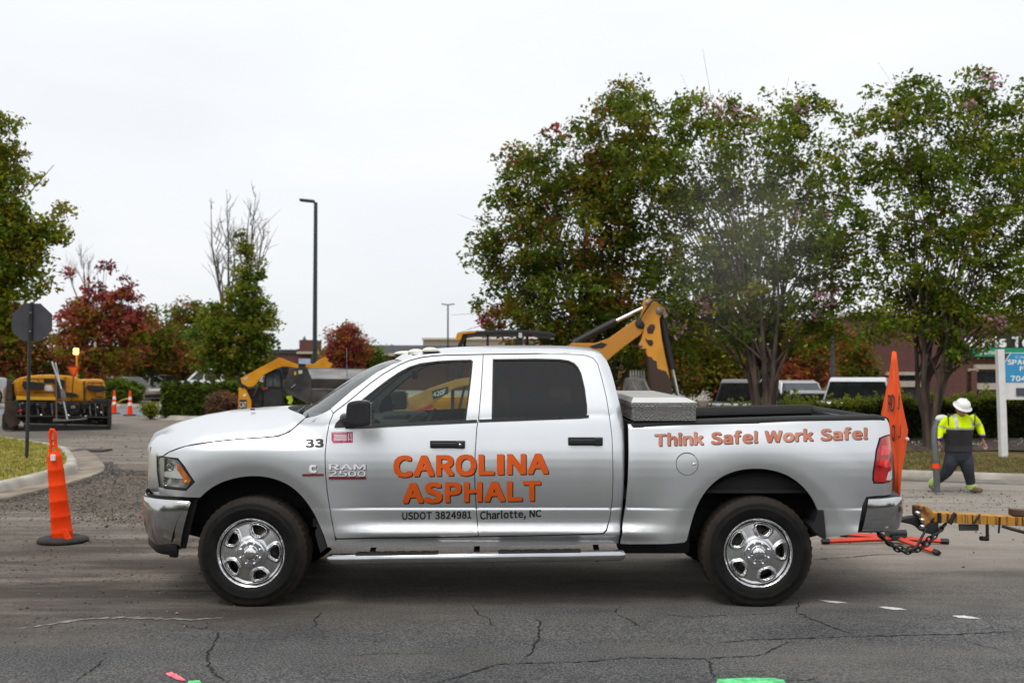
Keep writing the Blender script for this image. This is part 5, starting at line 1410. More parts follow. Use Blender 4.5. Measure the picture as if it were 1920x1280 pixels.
tree('broad_tree', 'dark olive green tree with reddening top standing behind the yellow backhoe boom', (tp[0], tp[1], .05),
     [PB(1090, 310, 85, 17.2), PB(1160, 240, 68, 17.0), PB(1175, 190, 38, 17.0), PB(1010, 340, 75, 17.3), PB(1180, 360, 110, 17.4), PB(1080, 430, 120, 17.0), PB(980, 460, 80, 17.3), PB(920, 480, 42, 17.2), PB(960, 560, 75, 17.2), PB(1060, 570, 115, 17.0), PB(1180, 540, 120, 17.4), PB(1000, 640, 60, 17.3), PB(1120, 650, 90, 17.2), PB(1220, 640, 90, 17.6), PB(970, 300, 36, 17.2), PB(945, 390, 45, 17.2)],
     1000, 42, .064, [G2, G4, G1, RO, G3], [.34, .18, .32, .06, .10], stems=3, trunk_r=.22, seed=23, clr=.37, spread=.35, bk=bark_d, twig=1.2, shell=.35)
tp = WP(1045, 262, 17.2)
tree('young_maple', 'small maple with red leaf tips showing at the upper left of the dark olive tree', (tp[0] - .3, 18.4, .05),
     [PB(1045, 255, 20, 18.2), PB(985, 300, 22, 18.2), PB(1120, 300, 26, 18.0), PB(930, 600, 26, 18.2), PB(1335, 600, 40, 18.5), PB(1010, 420, 40, 18.4)],
     70, 34, .075, [RD, RO, MG], [.5, .35, .15], stems=1, trunk_r=.10, seed=24, clr=.30, twig=.5, bk=bark_d)

# --- hedge behind the verge
def hedge(name, label, x0, x1, y, w, h, zf, n, mats, wts, seed, leaf=.045, shoots=0, group=None, slope=0.):
    r = np.random.default_rng(seed); t = thing(name, label, 'hedge', ((x0 + x1) / 2, y, float(zf((x0 + x1) / 2, y))), group=group)
    o = np.array(t.location)
    px = r.uniform(x0, x1, n); face = r.uniform(0, 1, n)
    py = np.where(face < .5, y - w / 2 + np.abs(r.normal(0, .07, n)), r.uniform(y - w / 2, y + w / 2, n)); py = py + slope * (px - x0)
    top = h * (1 + .05 * np.sin(px * 2.3 + seed) + .04 * np.sin(px * 5.1))
    pz = np.where(face < .5, r.uniform(.03, 1, n) * top, top - np.abs(r.normal(0, .06, n)))
    c = np.column_stack([px, py, [float(zf(a, b)) for a, b in zip(px, py)] + pz])
    V, mi = leaves(c - o, np.full(n, .14), 16, leaf, mats, wts, r, 1.)
    if shoots:
        k = shoots; sx = r.uniform(x0, x1, k); sy = y + slope * (sx - x0) + r.uniform(-w / 2, w / 3, k); sz = [float(zf(a, b)) for a, b in zip(sx, sy)]
        P = []
        for a, b, c_ in zip(sx, sy, sz):
            hh = h + r.gamma(2, .055)
            for q in np.linspace(h * .93, hh, 5): P.append((a + r.normal(0, .02), b, c_ + q))
        V2, m2 = leaves(np.array(P) - o, np.full(len(P), .075), 9, leaf, mats, [0] * (len(mats) - 1) + [1], r, 1.)
        V = np.vstack([V, V2]); mi = np.concatenate([mi, m2])
    mb = MB(); 
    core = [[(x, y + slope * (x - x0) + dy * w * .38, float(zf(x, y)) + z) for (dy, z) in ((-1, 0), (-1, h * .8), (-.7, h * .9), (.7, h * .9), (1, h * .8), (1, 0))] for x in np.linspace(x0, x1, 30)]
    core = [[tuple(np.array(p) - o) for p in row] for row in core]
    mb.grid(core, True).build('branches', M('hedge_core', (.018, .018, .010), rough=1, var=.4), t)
    fast_mesh('foliage', V, 4, mats, mi, t)
    return t
HD = leaf_mat('hedge_leaf', (.018, .026, .010), (.055, .070, .022)); HDB = leaf_mat('hedge_leaf_bronze', (.030, .018, .012), (.07, .045, .028))
hedge('hedge', 'clipped hedge with bright green new shoots running behind the pickup bed and the worker', 3.9, 15.5, 16.6, 1.1, .80, zv, 5200, [HD, G2, HDB, SH], [.5, .25, .25, .0], 31, .042, 900)
zi1 = lambda x, y: np.asarray(g(x, y)) + .14
hedge('hedge', 'long clipped green hedge on the mulch island left of the pickup hood', -13.1, -9.3, 30.6, 1.5, 1.10, zi1, 2000, [G1, G2, HD], [.5, .3, .2], 32, .06, 60)
hedge('hedge', 'far end of the green hedge behind the yellow loader', -9.3, -5, 30.9, 1.5, 1.05, zi1, 1300, [G1, G2, HD], [.5, .3, .2], 33, .06, 30)

def shrub(name, label, c, rr, n, mats, wts, seed, leaf=.06, group=None):
    return tree(name, label, (c[0], c[1], c[2]), [((c[0], c[1], c[2] + rr[2] * .75), (rr[0], rr[1], rr[2] * .8))], n, 22, leaf, mats, wts, stems=3, trunk_r=.06, seed=seed, clr=.24, fork=.02, cat='shrub', group=group, spread=.1, twig=.3, bk=bark_d, shell=.6)
p = WP(418, 775, 29.3); shrub('shrub', 'rounded brown shrub in front of the green hedge, left of the yellow loader', (p[0], 29.3, .15), (.62, .5, .58), 170, [BR, RO], [.85, .15], 41)
p = WP(225, 758, 45.5); shrub('shrub', 'low round green shrub beside the striped cones left of the tan vehicle', (p[0], 45.5, .15), (1.25, .9, .85), 200, [G1, G2], [.6, .4], 42, .09)
p = WP(283, 775, 29.8); shrub('shrub', 'small yellowish shrub at the tip of the mulch island', (p[0], 29.8, .15), (.25, .25, .3), 40, [G3, G1], [.6, .4], 43)
fl = MB(); rf = np.random.default_rng(5)
white_fl = []
for k in range(90):
    x = rf.uniform(7.2, 12.5); y = 13.9 - .18 * (x - 9) + rf.normal(0, .25); white_fl.append((x, y, bz(x, y) + .10 + rf.uniform(0, .12)))
V, mi = leaves(np.array(white_fl), np.full(90, .06), 8, .02, [leaf_mat('white_petal', (.45, .45, .45), (.7, .7, .7)), G2], [.55, .45], rf, 1.)
tag(fast_mesh('ground_cover', V, 4, [MATS['white_petal'], G2], mi), kind='stuff')

# --- left side trees
p = WP(-70, 800, 18.0)
tree('maple_tree', 'large green maple whose crown reaches in from the left edge above the stop sign', (p[0], 18.0, .2),
     [PB(a, b, c, 18.0) for a, b, c in ((-60, 330, 90), (-12, 300, 44), (8, 235, 24), (-2, 390, 54), (48, 425, 32), (92, 420, 20), (120, 400, 12), (108, 445, 16), (66, 475, 27), (16, 480, 54), (52, 345, 18), (78, 335, 9), (32, 285, 16), (42, 258, 8), (-40, 450, 100), (-60, 560, 90), (6, 560, 48), (56, 525, 24), (80, 540, 13), (24, 605, 30))],
     640, 44, .070, [G1, G3, G4, MG], [.42, .40, .15, .03], stems=1, trunk_r=.22, seed=51, clr=.36, bk=bark_d, twig=1.0, shell=.4)
def bgt(name, label, u, Y, blobs, ncl, mats, wts, seed, leaf=.13, per=34, clr=.75, tr=.16, z0=0., group='autumn trees beyond the parking lot', stems=1, bk=None):
    p = WP(u, 720, Y)
    return tree(name, label, (p[0], Y, z0), [PB(*b[:3], Y) + tuple(b[3:]) for b in blobs], ncl, per, leaf, mats, wts, stems=stems, trunk_r=tr, seed=seed, clr=clr, bk=bk or bark_d, twig=.7, group=group, spread=.5, shell=.35)
_up, _mid, _low = [.30, .10, .55, .02, .03], [.52, .30, .10, .04, .04], [.10, .34, .02, .24, .30]
bgt('maple_tree', 'red and maroon maple behind the yellow paver', 185, 48, [(u, v, q, w) for u, v, q, w in ((190, 590, 46, _mid), (150, 612, 40, _mid), (232, 612, 40, _mid), (212, 560, 20, _up), (176, 548, 22, _up), (200, 505, 9, _up), (192, 528, 12, _up), (238, 530, 12, _up), (228, 548, 14, _up), (248, 562, 11, _up), (140, 575, 18, _up), (120, 590, 14, _up), (250, 585, 16, _up), (160, 580, 20, _mid), (170, 655, 46, _low), (225, 655, 42, _low), (125, 640, 26, _low), (255, 640, 26, _low), (190, 690, 40, _low), (128, 512, 6, _up))], 330, [RD, RO, MG, G3, G4], [.26, .32, .08, .17, .17], 61, clr=.55)
bgt('maple_tree', 'mixed green and rust tree right of the red maple', 285, 56, [(290, 640, 42), (265, 620, 32), (320, 650, 40), (280, 595, 20), (260, 680, 40)], 200, [G4, G2, RO, G1], [.35, .3, .2, .15], 62)
bgt('oak_tree', 'green tree with a tuft of rusty leaves left of the conical tree', 345, 60, [(345, 640, 38), (330, 600, 26), (355, 585, 24), (365, 610, 26), (370, 660, 40), (320, 670, 36), (300, 690, 30)], 210, [G1, G4, RO, G2], [.35, .25, .2, .2], 63)
bgt('conical_tree', 'conical green tree with bare twigs rising behind it, left of the tall lamp post', 445, 40, [(445, 640, 58), (410, 630, 42), (480, 620, 38), (455, 560, 42), (470, 510, 28), (458, 465, 16), (490, 580, 28), (400, 590, 24), (485, 660, 36), (405, 670, 40), (455, 690, 34), (500, 600, 20), (455, 440, 8), (425, 600, 30)], 430, [G1, G2, G3, G4], [.40, .25, .22, .13], 64, leaf=.105, clr=.50)
bgt('red_tree', 'small dark red tree between the brick tower and the dark roofed shop', 648, 70, [(640, 650, 36), (655, 635, 24), (648, 620, 14), (668, 660, 28), (625, 670, 28)], 170, [RD, MG, RO, G4], [.42, .22, .22, .14], 65)
bgt('green_tree', 'dark green tree tucked against the right side of the small red tree', 690, 72, [(690, 665, 26), (700, 680, 24), (675, 685, 26), (610, 685, 24)], 110, [G2, G1], [.5, .5], 66)
bgt('oak_tree', 'olive tree behind the stop sign post', 40, 50, [(40, 640, 50), (10, 660, 45), (80, 660, 45), (60, 690, 36), (-30, 650, 60), (100, 690, 30)], 260, [G4, RO, G2, RD], [.35, .22, .25, .18], 67)
bgt('oak_tree', 'dark green tree standing left of the tan vehicle', 200, 62, [(200, 690, 40), (250, 695, 36), (150, 690, 40), (300, 700, 30)], 190, [G2, G4, G1], [.45, .3, .25], 68)
bgt('oak_tree', 'pale green bushy tree low between the hedge and the conical tree', 380, 64, [(385, 695, 34), (340, 700, 28), (430, 700, 30)], 140, [G4, G1, G3], [.4, .4, .2], 69)
# right side trees seen under the crape myrtle crowns
bgt('maple_tree', 'orange red tree seen between the middle crape myrtle trunk and the silver pickup', 1520, 34, [(1500, 690, 34), (1530, 670, 30), (1560, 640, 32), (1480, 650, 30), (1545, 715, 22), (1440, 690, 26)], 210, [RO, RD, G3, G4], [.40, .30, .15, .15], 71, leaf=.09, clr=.5, z0=-.2)
bgt('maple_tree', 'yellow green and red tree seen left of the middle crape myrtle trunk', 1340, 32, [(1350, 700, 44), (1320, 650, 40), (1380, 660, 36), (1300, 710, 34), (1385, 720, 30), (1360, 610, 26)], 250, [G3, G4, RD, G1], [.38, .25, .2, .17], 72, leaf=.09, clr=.5, z0=-.2)
bgt('oak_tree', 'olive brown tree seen just right of the pickup cab behind the backhoe bucket', 1230, 30, [(1230, 690, 46), (1260, 640, 40), (1200, 650, 40), (1280, 700, 34), (1190, 720, 40)], 260, [G4, RO, G2], [.5, .2, .3], 73, leaf=.09, clr=.5, z0=-.2)
bgt('oak_tree', 'green brown tree seen right of the parking lot pole', 1600, 38, [(1600, 660, 32), (1620, 690, 24), (1585, 700, 22)], 120, [G4, G1, RO], [.5, .3, .2], 74, leaf=.09, clr=.5, z0=-.2)

# bare leafless tree behind the conical tree
def bare_tree(label, u0, Y, tips, seed, base_v=720, r0=.14):
    r = np.random.default_rng(seed); p = WP(u0, base_v, Y); t = thing('bare_tree', label, 'tree', (p[0], Y, .1), group=None); o = np.array([p[0], Y, .1])
    mb = MB()
    for (u, v, um, vm) in tips:
        e = WP(u, v, Y + r.uniform(-.6, .6)) - o; m_ = WP(um, vm, Y) - o
        pts = [np.array([0, 0, 0]), m_ * .5, m_, m_ * .5 + e * .5 + r.normal(0, .15, 3), e]
        mb.tube(pts, [r0, r0 * .8, r0 * .55, r0 * .32, r0 * .06], 5, cap=False)
        for k in range(9):
            f = r.uniform(.15, .95); a = m_ * (1 - f) + e * f; L = (1.05 - f) * 1.9 + .4
            dirn = np.array([r.uniform(-.5, .5), r.uniform(-.4, .4), r.uniform(.6, 1.1)]); dirn /= np.linalg.norm(dirn)
            b = a + dirn * L * .55 + r.normal(0, .05, 3); c = a + dirn * L + r.normal(0, .15, 3)
            mb.tube([a, b, c], [r0 * .2, r0 * .13, r0 * .04], 4, cap=False)
            for q in range(2):
                c2 = b + (dirn + r.normal(0, .4, 3)) * L * .45; mb.tube([b, (b + c2) / 2 + r.normal(0, .03, 3), c2], [r0 * .1, r0 * .07, r0 * .03], 4, cap=False)
    mb.build('branches', bark_g, t); return t
bare_tree('leafless tree with thin upright branches behind the conical green tree', 430, 43, [(395, 370, 415, 560), (425, 355, 428, 560), (436, 440, 432, 560), (480, 360, 470, 520), (498, 420, 480, 540), (470, 380, 465, 540), (405, 480, 418, 580)], 5, r0=.13)
bare_tree('leafless saplings sticking out above the red maple', 165, 50, [(150, 470, 160, 560), (165, 490, 165, 570), (125, 500, 150, 570)], 6, r0=.08)

# far wooded skyline: one mass of foliage
r = np.random.default_rng(77); nC = 2600
u = r.uniform(-300, 2250, nC); Yf = r.uniform(130, 170, nC)
topv = 668 + 10 * np.sin(u * .013) + 8 * np.sin(u * .041 + 1) + 5 * np.sin(u * .11); vv = topv + np.abs(r.normal(0, 1, nC)) * 14
C = np.array([WP(a, b, c) for a, b, c in zip(u, vv, Yf)])
V, mi = leaves(C, r.uniform(1.0, 2.2, nC), 16, .42, [G2, G4, RO, G1], [.42, .32, .10, .16], r, .8)
tag(fast_mesh('far_woods', V, 4, [G2, G4, RO, G1], mi), kind='stuff')
# wooded bank below it
P = [[tuple(WP(a, 700, 175))[0:2] + (z,) for z in (-1, 2.5)] for a in np.linspace(-320, 2260, 30)]
tag(MB().grid(P, True, flip=True).build('hill', M('hill_green', (.030, .036, .022), rough=1, var=.4, scale=.3)), kind='structure')
# ================================================================== work-zone things, machines, vehicles, buildings
yel = M('machine_yellow', (.66, .26, .010), rough=.45, spec=.25, var=.12, scale=2.5, coat=.1, col2=(.74, .33, .015))
yel_d = M('dusty_yellow', (.40, .19, .035), rough=.6, var=.25, scale=3, col2=(.48, .25, .06))
blk = M('machine_black', (.012, .012, .012), rough=.55, var=.3)
blk2 = M('sooty_steel', (.018, .016, .015), rough=.7, var=.5, scale=6, col2=(.045, .040, .036))
steel = M('worn_steel', (.20, .19, .18), rough=.5, metal=.5, var=.25, scale=4, col2=(.30, .28, .26), bump=.1, bscale=20)
rust = M('rusty_steel', (.075, .038, .022), rough=.85, var=.4, scale=8, col2=(.13, .065, .035))
rod = M('cylinder_rod', (.65, .66, .68), rough=.15, metal=1)
org = M('safety_orange', (.90, .050, .004), rough=.5, spec=.12, var=.08, scale=4, col2=(.96, .075, .008))
org_f = M('orange_fabric', (1.0, .12, .035), rough=.9, spec=.04, var=.05, scale=5, bump=.06, bscale=200, col2=(1.0, .15, .05))
org_l = M('orange_leg', (.72, .055, .02), rough=.45, var=.12)
white = M('white_paint', (.74, .74, .73), rough=.55, var=.06)
wht_s = M('white_sticker', (.75, .75, .75), rough=.6)
grn_p = M('dark_green_pole', (.012, .030, .026), rough=.5, var=.2)
gry_p = M('grey_pole', (.055, .056, .06), rough=.6, var=.2)
gl_dark = M('dark_glass', (.014, .016, .017), rough=.06, var=.2, spec=.6)
tire2 = M('far_tyre', (.014, .013, .013), rough=.8, var=.3)

def PP(px, Y): return [(lambda p: (p[0], p[2]))(WP(u, v, Y)) for u, v in px]
class T2:
    """a thing whose parts are drawn on planes of given depth, local to its base"""
    def __init__(s, name, label, cat, base, group=None, face=None):
        """face: the depth of a front plane that is turned square to the line of sight"""
        s.b = np.array(base, float); s.face = face; s.ang = math.atan2(base[0], face + D) if face is not None else 0.
        s.o = thing(name, label, cat, tuple(base), -s.ang, group)
        s.fw = np.array([math.sin(s.ang), math.cos(s.ang), 0]); s.rt = np.array([math.cos(s.ang), -math.sin(s.ang), 0])
    def W(s, u, v, Y):
        """a photo pixel on the plane at depth Y, in the thing's own (turned) axes shifted to its base"""
        if s.face is None: return WP(u, v, Y)
        d = ray(u, v); off = Y - s.face; q0 = s.b - s.fw * (s.b[1] - s.face)
        t = ((q0 - CAM) @ s.fw + off) / (d @ s.fw); p = CAM + d * t - s.b
        return np.array([p @ s.rt, p @ s.fw, p[2]]) + s.b
    def mb(s): return MB()
    def fin(s, mb, name, m, par=None):
        mb.V = [tuple(np.array(v) - s.b) for v in mb.V]; return mb.build(name, m, par or s.o)
    def prism(s, name, px, Y, th, m, par=None, bev=.01, back=True):
        Q = [s.W(u, v, Y) for u, v in px]; y = Q[0][1]; mb = MB().prism([(q[0], q[2]) for q in Q], y, y + th, bev); return s.fin(mb, name, m, par)
    def tube(s, name, px, Y, r, m, par=None, n=8):
        pts = [s.W(u, v, Y if not hasattr(Y, '__len__') else Y[i]) for i, (u, v) in enumerate(px)]; return s.fin(MB().tube(pts, r, n), name, m, par)
def word(s, o, Y, px, m, par, bold=.02, b=(0, 0, 0), name='lettering'):
    """flat lettering on a plane facing the camera; px as in letters()"""
    return letters(name, s, px, None, m, par, bold, quad=lambda u, v: tuple(WP(u, v, Y) - np.array(b)))

# --- near channelizer post on a rubber ring base
p = WG(118, 1016); base = np.array([p[0], p[1], p[2]])
c = thing('channelizer_post', 'tall orange channelizer post on a black rubber base left of the pickup', 'traffic post', tuple(base))
top = WP(101, 845, base[1]) - base; ax = top / np.linalg.norm(top)
k = (base[1] + D) / FPX
mb = MB(); L = np.linalg.norm(top)
prof = [(0, 19.5)] + sum([[(f, 19.2 - 6.6 * f), (f + .010, 19.9 - 6.6 * f), (f + .025, 18.9 - 6.6 * f)] for f in (.10, .27, .44, .61, .78)], []) + [(.93, 12.9), (.95, 13.0), (.955, 12.2)]
pts = [top * f for f, _ in prof]; mb.tube(pts, [r * k for _, r in prof], 24)
mb.tube([top * .95, top * .99], [12 * k, 9.5 * k], 20)
body = mb.build('post', org, c)
hd = WP(98, 806, base[1]) - base
mb = MB(); up = (hd - top) / np.linalg.norm(hd - top); h_l = np.linalg.norm(hd - top)
for sx in (-1, 1):
    mb.tube([top * .985 + np.array([sx * 7.5 * k, 0, 0]), top * .985 + up * h_l * .35 + np.array([sx * 4.2 * k, 0, 0]), top * .985 + up * h_l * .62 + np.array([sx * 4.4 * k, 0, 0]), top + up * h_l * .82 + np.array([sx * 5.2 * k, 0, 0]), top + up * h_l * 1.0 + np.array([sx * 2 * k, 0, 0])], [3.4 * k, 2.8 * k, 2.8 * k, 3.0 * k, 3.0 * k], 10)
mb.tube([top * .985 + up * h_l * .33 - [5 * k, 0, 0], top * .985 + up * h_l * .33 + [5 * k, 0, 0]], 2.4 * k, 8)
mb.tube([top * .985 + up * h_l * .60 - [5 * k, 0, 0], top * .985 + up * h_l * .60 + [5 * k, 0, 0]], 2.6 * k, 8)
mb.tube([top + up * h_l * 1.0 - [4 * k, 0, 0], top + up * h_l * 1.0 + [4 * k, 0, 0]], 3.0 * k, 8)
mb.build('handle', org, c)
rb_m = M('rubber_base', (.022, .020, .019), rough=.8, var=.4, scale=12, bump=.4, bscale=40)
mb = MB(); mb.lathe([(13 * k, .012), (13 * k, .035), (22 * k, .060), (34 * k, .062), (43 * k, .048), (46 * k, .025), (44 * k, .0), (30 * k, -.01)], (0, 0, .0), 'z', 40, sc=(1, .9)); mb.build('base', rb_m, c)
a = WP(137, 1008, base[1] - .10) - base; b = WP(119, 985, base[1] - .10) - base
MB().prism([tuple(WP(u, v, base[1] - .14)[[0, 2]] - base[[0, 2]]) for u, v in ((118, 992), (124, 991), (134, 1009), (128, 1012), (122, 1010))], -.155, -.13, .003).build('locking_tab', org, body)
q = WP(96, 858, base[1] - .12) - base
MB().box((q[0] + .004, q[1] + .03, q[2]), (.045, .02, .062), bev=.004).build('sticker', wht_s, body)

# --- far striped cones with caution tape
for i, (u, v, vt) in enumerate(((243.5, 779, 732), (214, 776, 732))):
    p = WG(u, v); k = (p[1] + D) / FPX; H = (v - vt) * k
    t = thing('traffic_cone', ['slim orange and white striped cone nearest the mulch island', 'slim orange and white striped cone standing next to the paver screed'][i], 'traffic cone', tuple(p), group='slim striped cones by the side road')
    def ring(f0, f1, m, nm): MB().tube([(0, 0, .04 + (H - .04) * f0), (0, 0, .04 + (H - .04) * f1)], [k * (5.0 - 3.4 * f0), k * (5.0 - 3.4 * f1)], 16).build(nm, m, t)
    for f0, f1, m, nm in ((0, .38, org, 'cone'), (.38, .50, white, 'white_band'), (.50, .62, org, 'cone'), (.62, .74, white, 'white_band'), (.74, 1.0, org, 'cone')): ring(f0, f1, m, nm)
    MB().box((0, 0, .025), (.38, .38, .05), bev=.012).build('base', rb_m, t)
a, b = WG(243.5, 779), WG(214, 776)
tape = MB(); t0 = WP(244, 747, a[1] - .02); t1 = WP(228, 750, (a[1] + b[1]) / 2); t2 = WP(216, 758, b[1] + .02)
tape.tube([t0, t0 * .5 + t1 * .5 + [0, 0, .02], t1, t1 * .5 + t2 * .5 - [0, 0, .02], t2], .045, 8, flat=.4)
tag(tape.build('caution_tape', M('yellow_tape', (.75, .60, .03), rough=.5, var=.15)), 'yellow caution tape sagging between the two slim striped cones', 'caution tape')

# --- stop sign seen from behind
p = WG(50, 857, .18); Ys = p[1]
t = T2('stop_sign', 'grey back of an octagonal stop sign on a dark post in the left lawn', 'road sign', p)
top = WP(57.5, 568, Ys); mb = MB(); dv_ = (top - p); mb.tube([p - [0, 0, .05], top], [.036, .034], 4, smooth=False); t.fin(mb, 'post', M('sign_post_steel', (.035, .034, .034), rough=.6, metal=.4, var=.3))
cx, cz = WP(58, 604, Ys)[[0, 2]]; k = (Ys + D) / FPX; Rr = 39 * k / math.cos(R(22.5)) * .98
oc = [(cx + Rr * math.cos(R(22.5 + 45 * i)), cz + Rr * .93 * math.sin(R(22.5 + 45 * i))) for i in range(8)]
mb = MB(); mb.prism(oc, Ys + .034, Ys + .038); mb.mat(0); pl = t.fin(mb, 'plate', M('sign_back', (.055, .055, .068), rough=.5, metal=.3, var=.12))
mb = MB(); mb.prism([(a, b) for a, b in oc], Ys + .0385, Ys + .0395); t.fin(mb, 'sign_face', M('sign_red', (.50, .02, .02), rough=.4), pl)
for dz in (-.17, .17):
    mb = MB(); mb.lathe([(0, -.03), (.014, -.03), (.016, .01)], (cx - .0, Ys - .015, cz + dz), 'y', 10); t.fin(mb, 'bolt', steel, pl)

# --- roll-up orange sign seen edge-on, and its stand
yS = 2.15
ps = WP(1679, 1000, yS); base = np.array([ps[0], yS, float(g(ps[0], yS))])
t = T2('roll_up_sign', 'folding orange roll-up road sign seen almost edge-on behind the pickup tailgate', 'road sign', base)
Lft = [(1673.5, 660), (1671, 680), (1666, 712), (1659, 745), (1652.5, 776), (1660, 812), (1668, 838), (1672, 880), (1672, 928)]
Mid = [(1677, 658), (1678.5, 680), (1680, 712), (1681.5, 745), (1682.5, 776), (1683, 812), (1683.5, 838), (1684, 880), (1684, 928)]
Rgt = [(1680, 660), (1682.5, 680), (1685.5, 712), (1689, 745), (1695, 776), (1702, 806), (1699, 838), (1690.5, 880), (1687, 928)]
rows = []
for a, m_, b in zip(Lft, Mid, Rgt):
    A, Mm, B_ = WP(*a, yS + .34), WP(*m_, yS - .02), WP(*b, yS + .26)
    rows.append([A, A * .66 + Mm * .34 + [0, .02, 0], A * .33 + Mm * .67 + [0, .02, 0], Mm, Mm * .6 + B_ * .4 + [0, .01, 0], B_])
rows = np.array(rows)
fb_ = t.fin(MB().grid(rows, True, flip=True), 'fabric', org_f)
sm_ = fb_.modifiers.new('s', 'SOLIDIFY'); sm_.thickness = .004
for e0 in (0, -1):
    t.fin(MB().tube(rows[:, e0], .004, 6), 'hem', M('hem_dark', (.20, .03, .02), rough=.6), fb_)
ll = M('sign_letter_black', (.02, .012, .012), rough=.7)
def on_fab(s, px, m=ll, bold=.0, mirror=False):
    def q(u, v):
        vs = np.array([x[1] for x in Mid]); 
        l = np.interp(v, vs, [x[0] for x in Lft]); mm = np.interp(v, vs, [x[0] for x in Mid]); rr = np.interp(v, vs, [x[0] for x in Rgt])
        if u < mm: f = (u - l) / (mm - l); y = (yS + .34) * (1 - f) + (yS - .02) * f
        else: f = (u - mm) / (rr - mm); y = (yS - .02) * (1 - f) + (yS + .26) * f
        pnt = WP(u, v, y); dd = CAM - pnt; return tuple(pnt + dd / np.linalg.norm(dd) * .06 - t.b)
    return letters('lettering', s, px, None, m, fb_, bold, quad=q)
on_fab('RD', (1664.5, 1677.5, 772, 771, 740, 739), bold=.015); on_fab('J', (1683.5, 1687.5, 768, 766, 739, 741), bold=.015)
on_fab('O', (1671.5, 1678.5, 827, 826, 796, 795), bold=.015); on_fab('J', (1684.5, 1689.5, 822, 820, 795, 797), bold=.015)
t.fin(MB().tube([WP(1662.5, 1005, yS), WP(1664, 985, yS + .02), WP(1674, 930, yS + .10), WP(1677, 800, yS + .22), WP(1677.5, 664, yS + .32)], [.022, .022, .012, .008, .005], 8), 'mast', M('mast_grey', (.06, .06, .065), rough=.5, metal=.4))
t.fin(MB().sphere(WP(1701, 823, yS + .2), .02, 10, 8), 'corner_pocket', wht_s)
hub = WG(1682, 1018); 
for u, v in ((1546, 1020), (1773, 1020), (1757, 1041), (1580, 1006)):
    e = WG(u, v); a = hub + [0, 0, .05]; b = e + [0, 0, .03]
    dr_ = (b - a) / np.linalg.norm(b - a)
    lg = t.fin(MB().tube([a, b - dr_ * .05], [.026, .024], 4, smooth=False), 'leg', org_l)
    t.fin(MB().tube([b - dr_ * .05, b + dr_ * .03], .028, 4, smooth=False), 'foot_cap', blk, lg)
t.fin(MB().box(hub + [0, 0, .06], (.13, .12, .05), bev=.015).tube([hub + [-.09, 0, .10], hub + [.09, 0, .10]], .038, 10), 'spring_base', M('spring_dark', (.02, .03, .028), rough=.5))

# --- trailer with its rusty yellow tongue hooked to the pickup
yT = 1.0
ryel = M('rusty_yellow', (.64, .30, .04), rough=.7, var=.2, scale=3, col2=(.07, .03, .014), p=(.50, .62), stretch=(14, 1, .6))
ryel2 = M('chipped_yellow', (.60, .28, .04), rough=.6, var=.2, scale=9, col2=(.12, .05, .02), p=(.57, .68))
base = np.array([6.3, yT, float(g(6.3, yT))])
t = T2('equipment_trailer', 'equipment trailer with a rusty yellow tongue hooked behind the pickup at the right edge', 'trailer', base)
def cr(u, v): return (1670 + u / 7.68, 930 + v / 7.68)
beam = [cr(600, 238), cr(1250, 270), cr(1920, 305), cr(2600, 335), cr(2600, 470), cr(1920, 432), cr(1250, 402), cr(600, 372)]
P = PP(beam, yT - .07); t.fin(MB().prism(P, yT - .07, yT + .07, .006), 'tongue', ryel)
t.prism('top_plate', [cr(1775, 195), cr(2300, 215), cr(2300, 300), cr(1775, 285)], yT - .05, .10, rust)
t.prism('hitch_plate', [cr(430, 190), cr(480, 145), cr(540, 145), cr(625, 240), cr(650, 300), cr(600, 330), cr(575, 375), cr(480, 442), cr(440, 380)], yT - .085, .17, ryel2)
t.prism('flange', [cr(355, 150), cr(375, 135), cr(500, 150), cr(440, 200), cr(430, 285), cr(360, 280)], yT - .04, .08, rust)
t.prism('coupler', [cr(150, 345), cr(200, 318), cr(330, 298), cr(430, 290), cr(445, 450), cr(400, 450), cr(320, 410), cr(150, 375)], yT - .05, .10, blk)
t.prism('jack_drum', [cr(445, 465), cr(560, 385), cr(690, 370), cr(695, 450), cr(670, 520), cr(600, 550), cr(520, 535)], yT - .08, .16, blk)
for u, v in ((450, 342), (450, 435), (388, 243)): t.fin(MB().lathe([(0, -.02), (.017, -.02), (.019, .01)], WP(*cr(u, v), yT - .09), 'y', 10), 'bolt', rod)
for pts in ([cr(700, 240), cr(705, 310), cr(700, 385)], [cr(925, 240), cr(890, 320), cr(850, 400)], [cr(1285, 258), cr(1230, 340), cr(1180, 420)], [cr(1570, 300), cr(1565, 420), cr(1555, 530)]):
    t.fin(MB().tube([WP(u, v, yT - .085) for u, v in pts], .016 if pts[0][0] < cr(1000, 0)[0] else .008, 6), 'strap', blk)
t.prism('bracket', [cr(980, 400), cr(1270, 405), cr(1268, 495), cr(990, 495)], yT - .03, .012, M('bracket_steel', (.10, .10, .09), rough=.6, metal=.3, var=.3))
t.fin(MB().tube([WP(*cr(1390, 400), yT - .06), WP(*cr(1392, 615), yT - .06)], .014, 8).tube([WP(*cr(1392, 610), yT - .06), WP(*cr(1300, 604), yT - .10)], .020, 8), 'crank', blk)
t.fin(MB().tube([WP(*cr(1600, 425), yT - .06), WP(*cr(1740, 470), yT - .1), WP(*cr(1930, 520), yT - .12), WP(*cr(2200, 520), yT - .12)], .014, 8), 'brake_hose', blk)
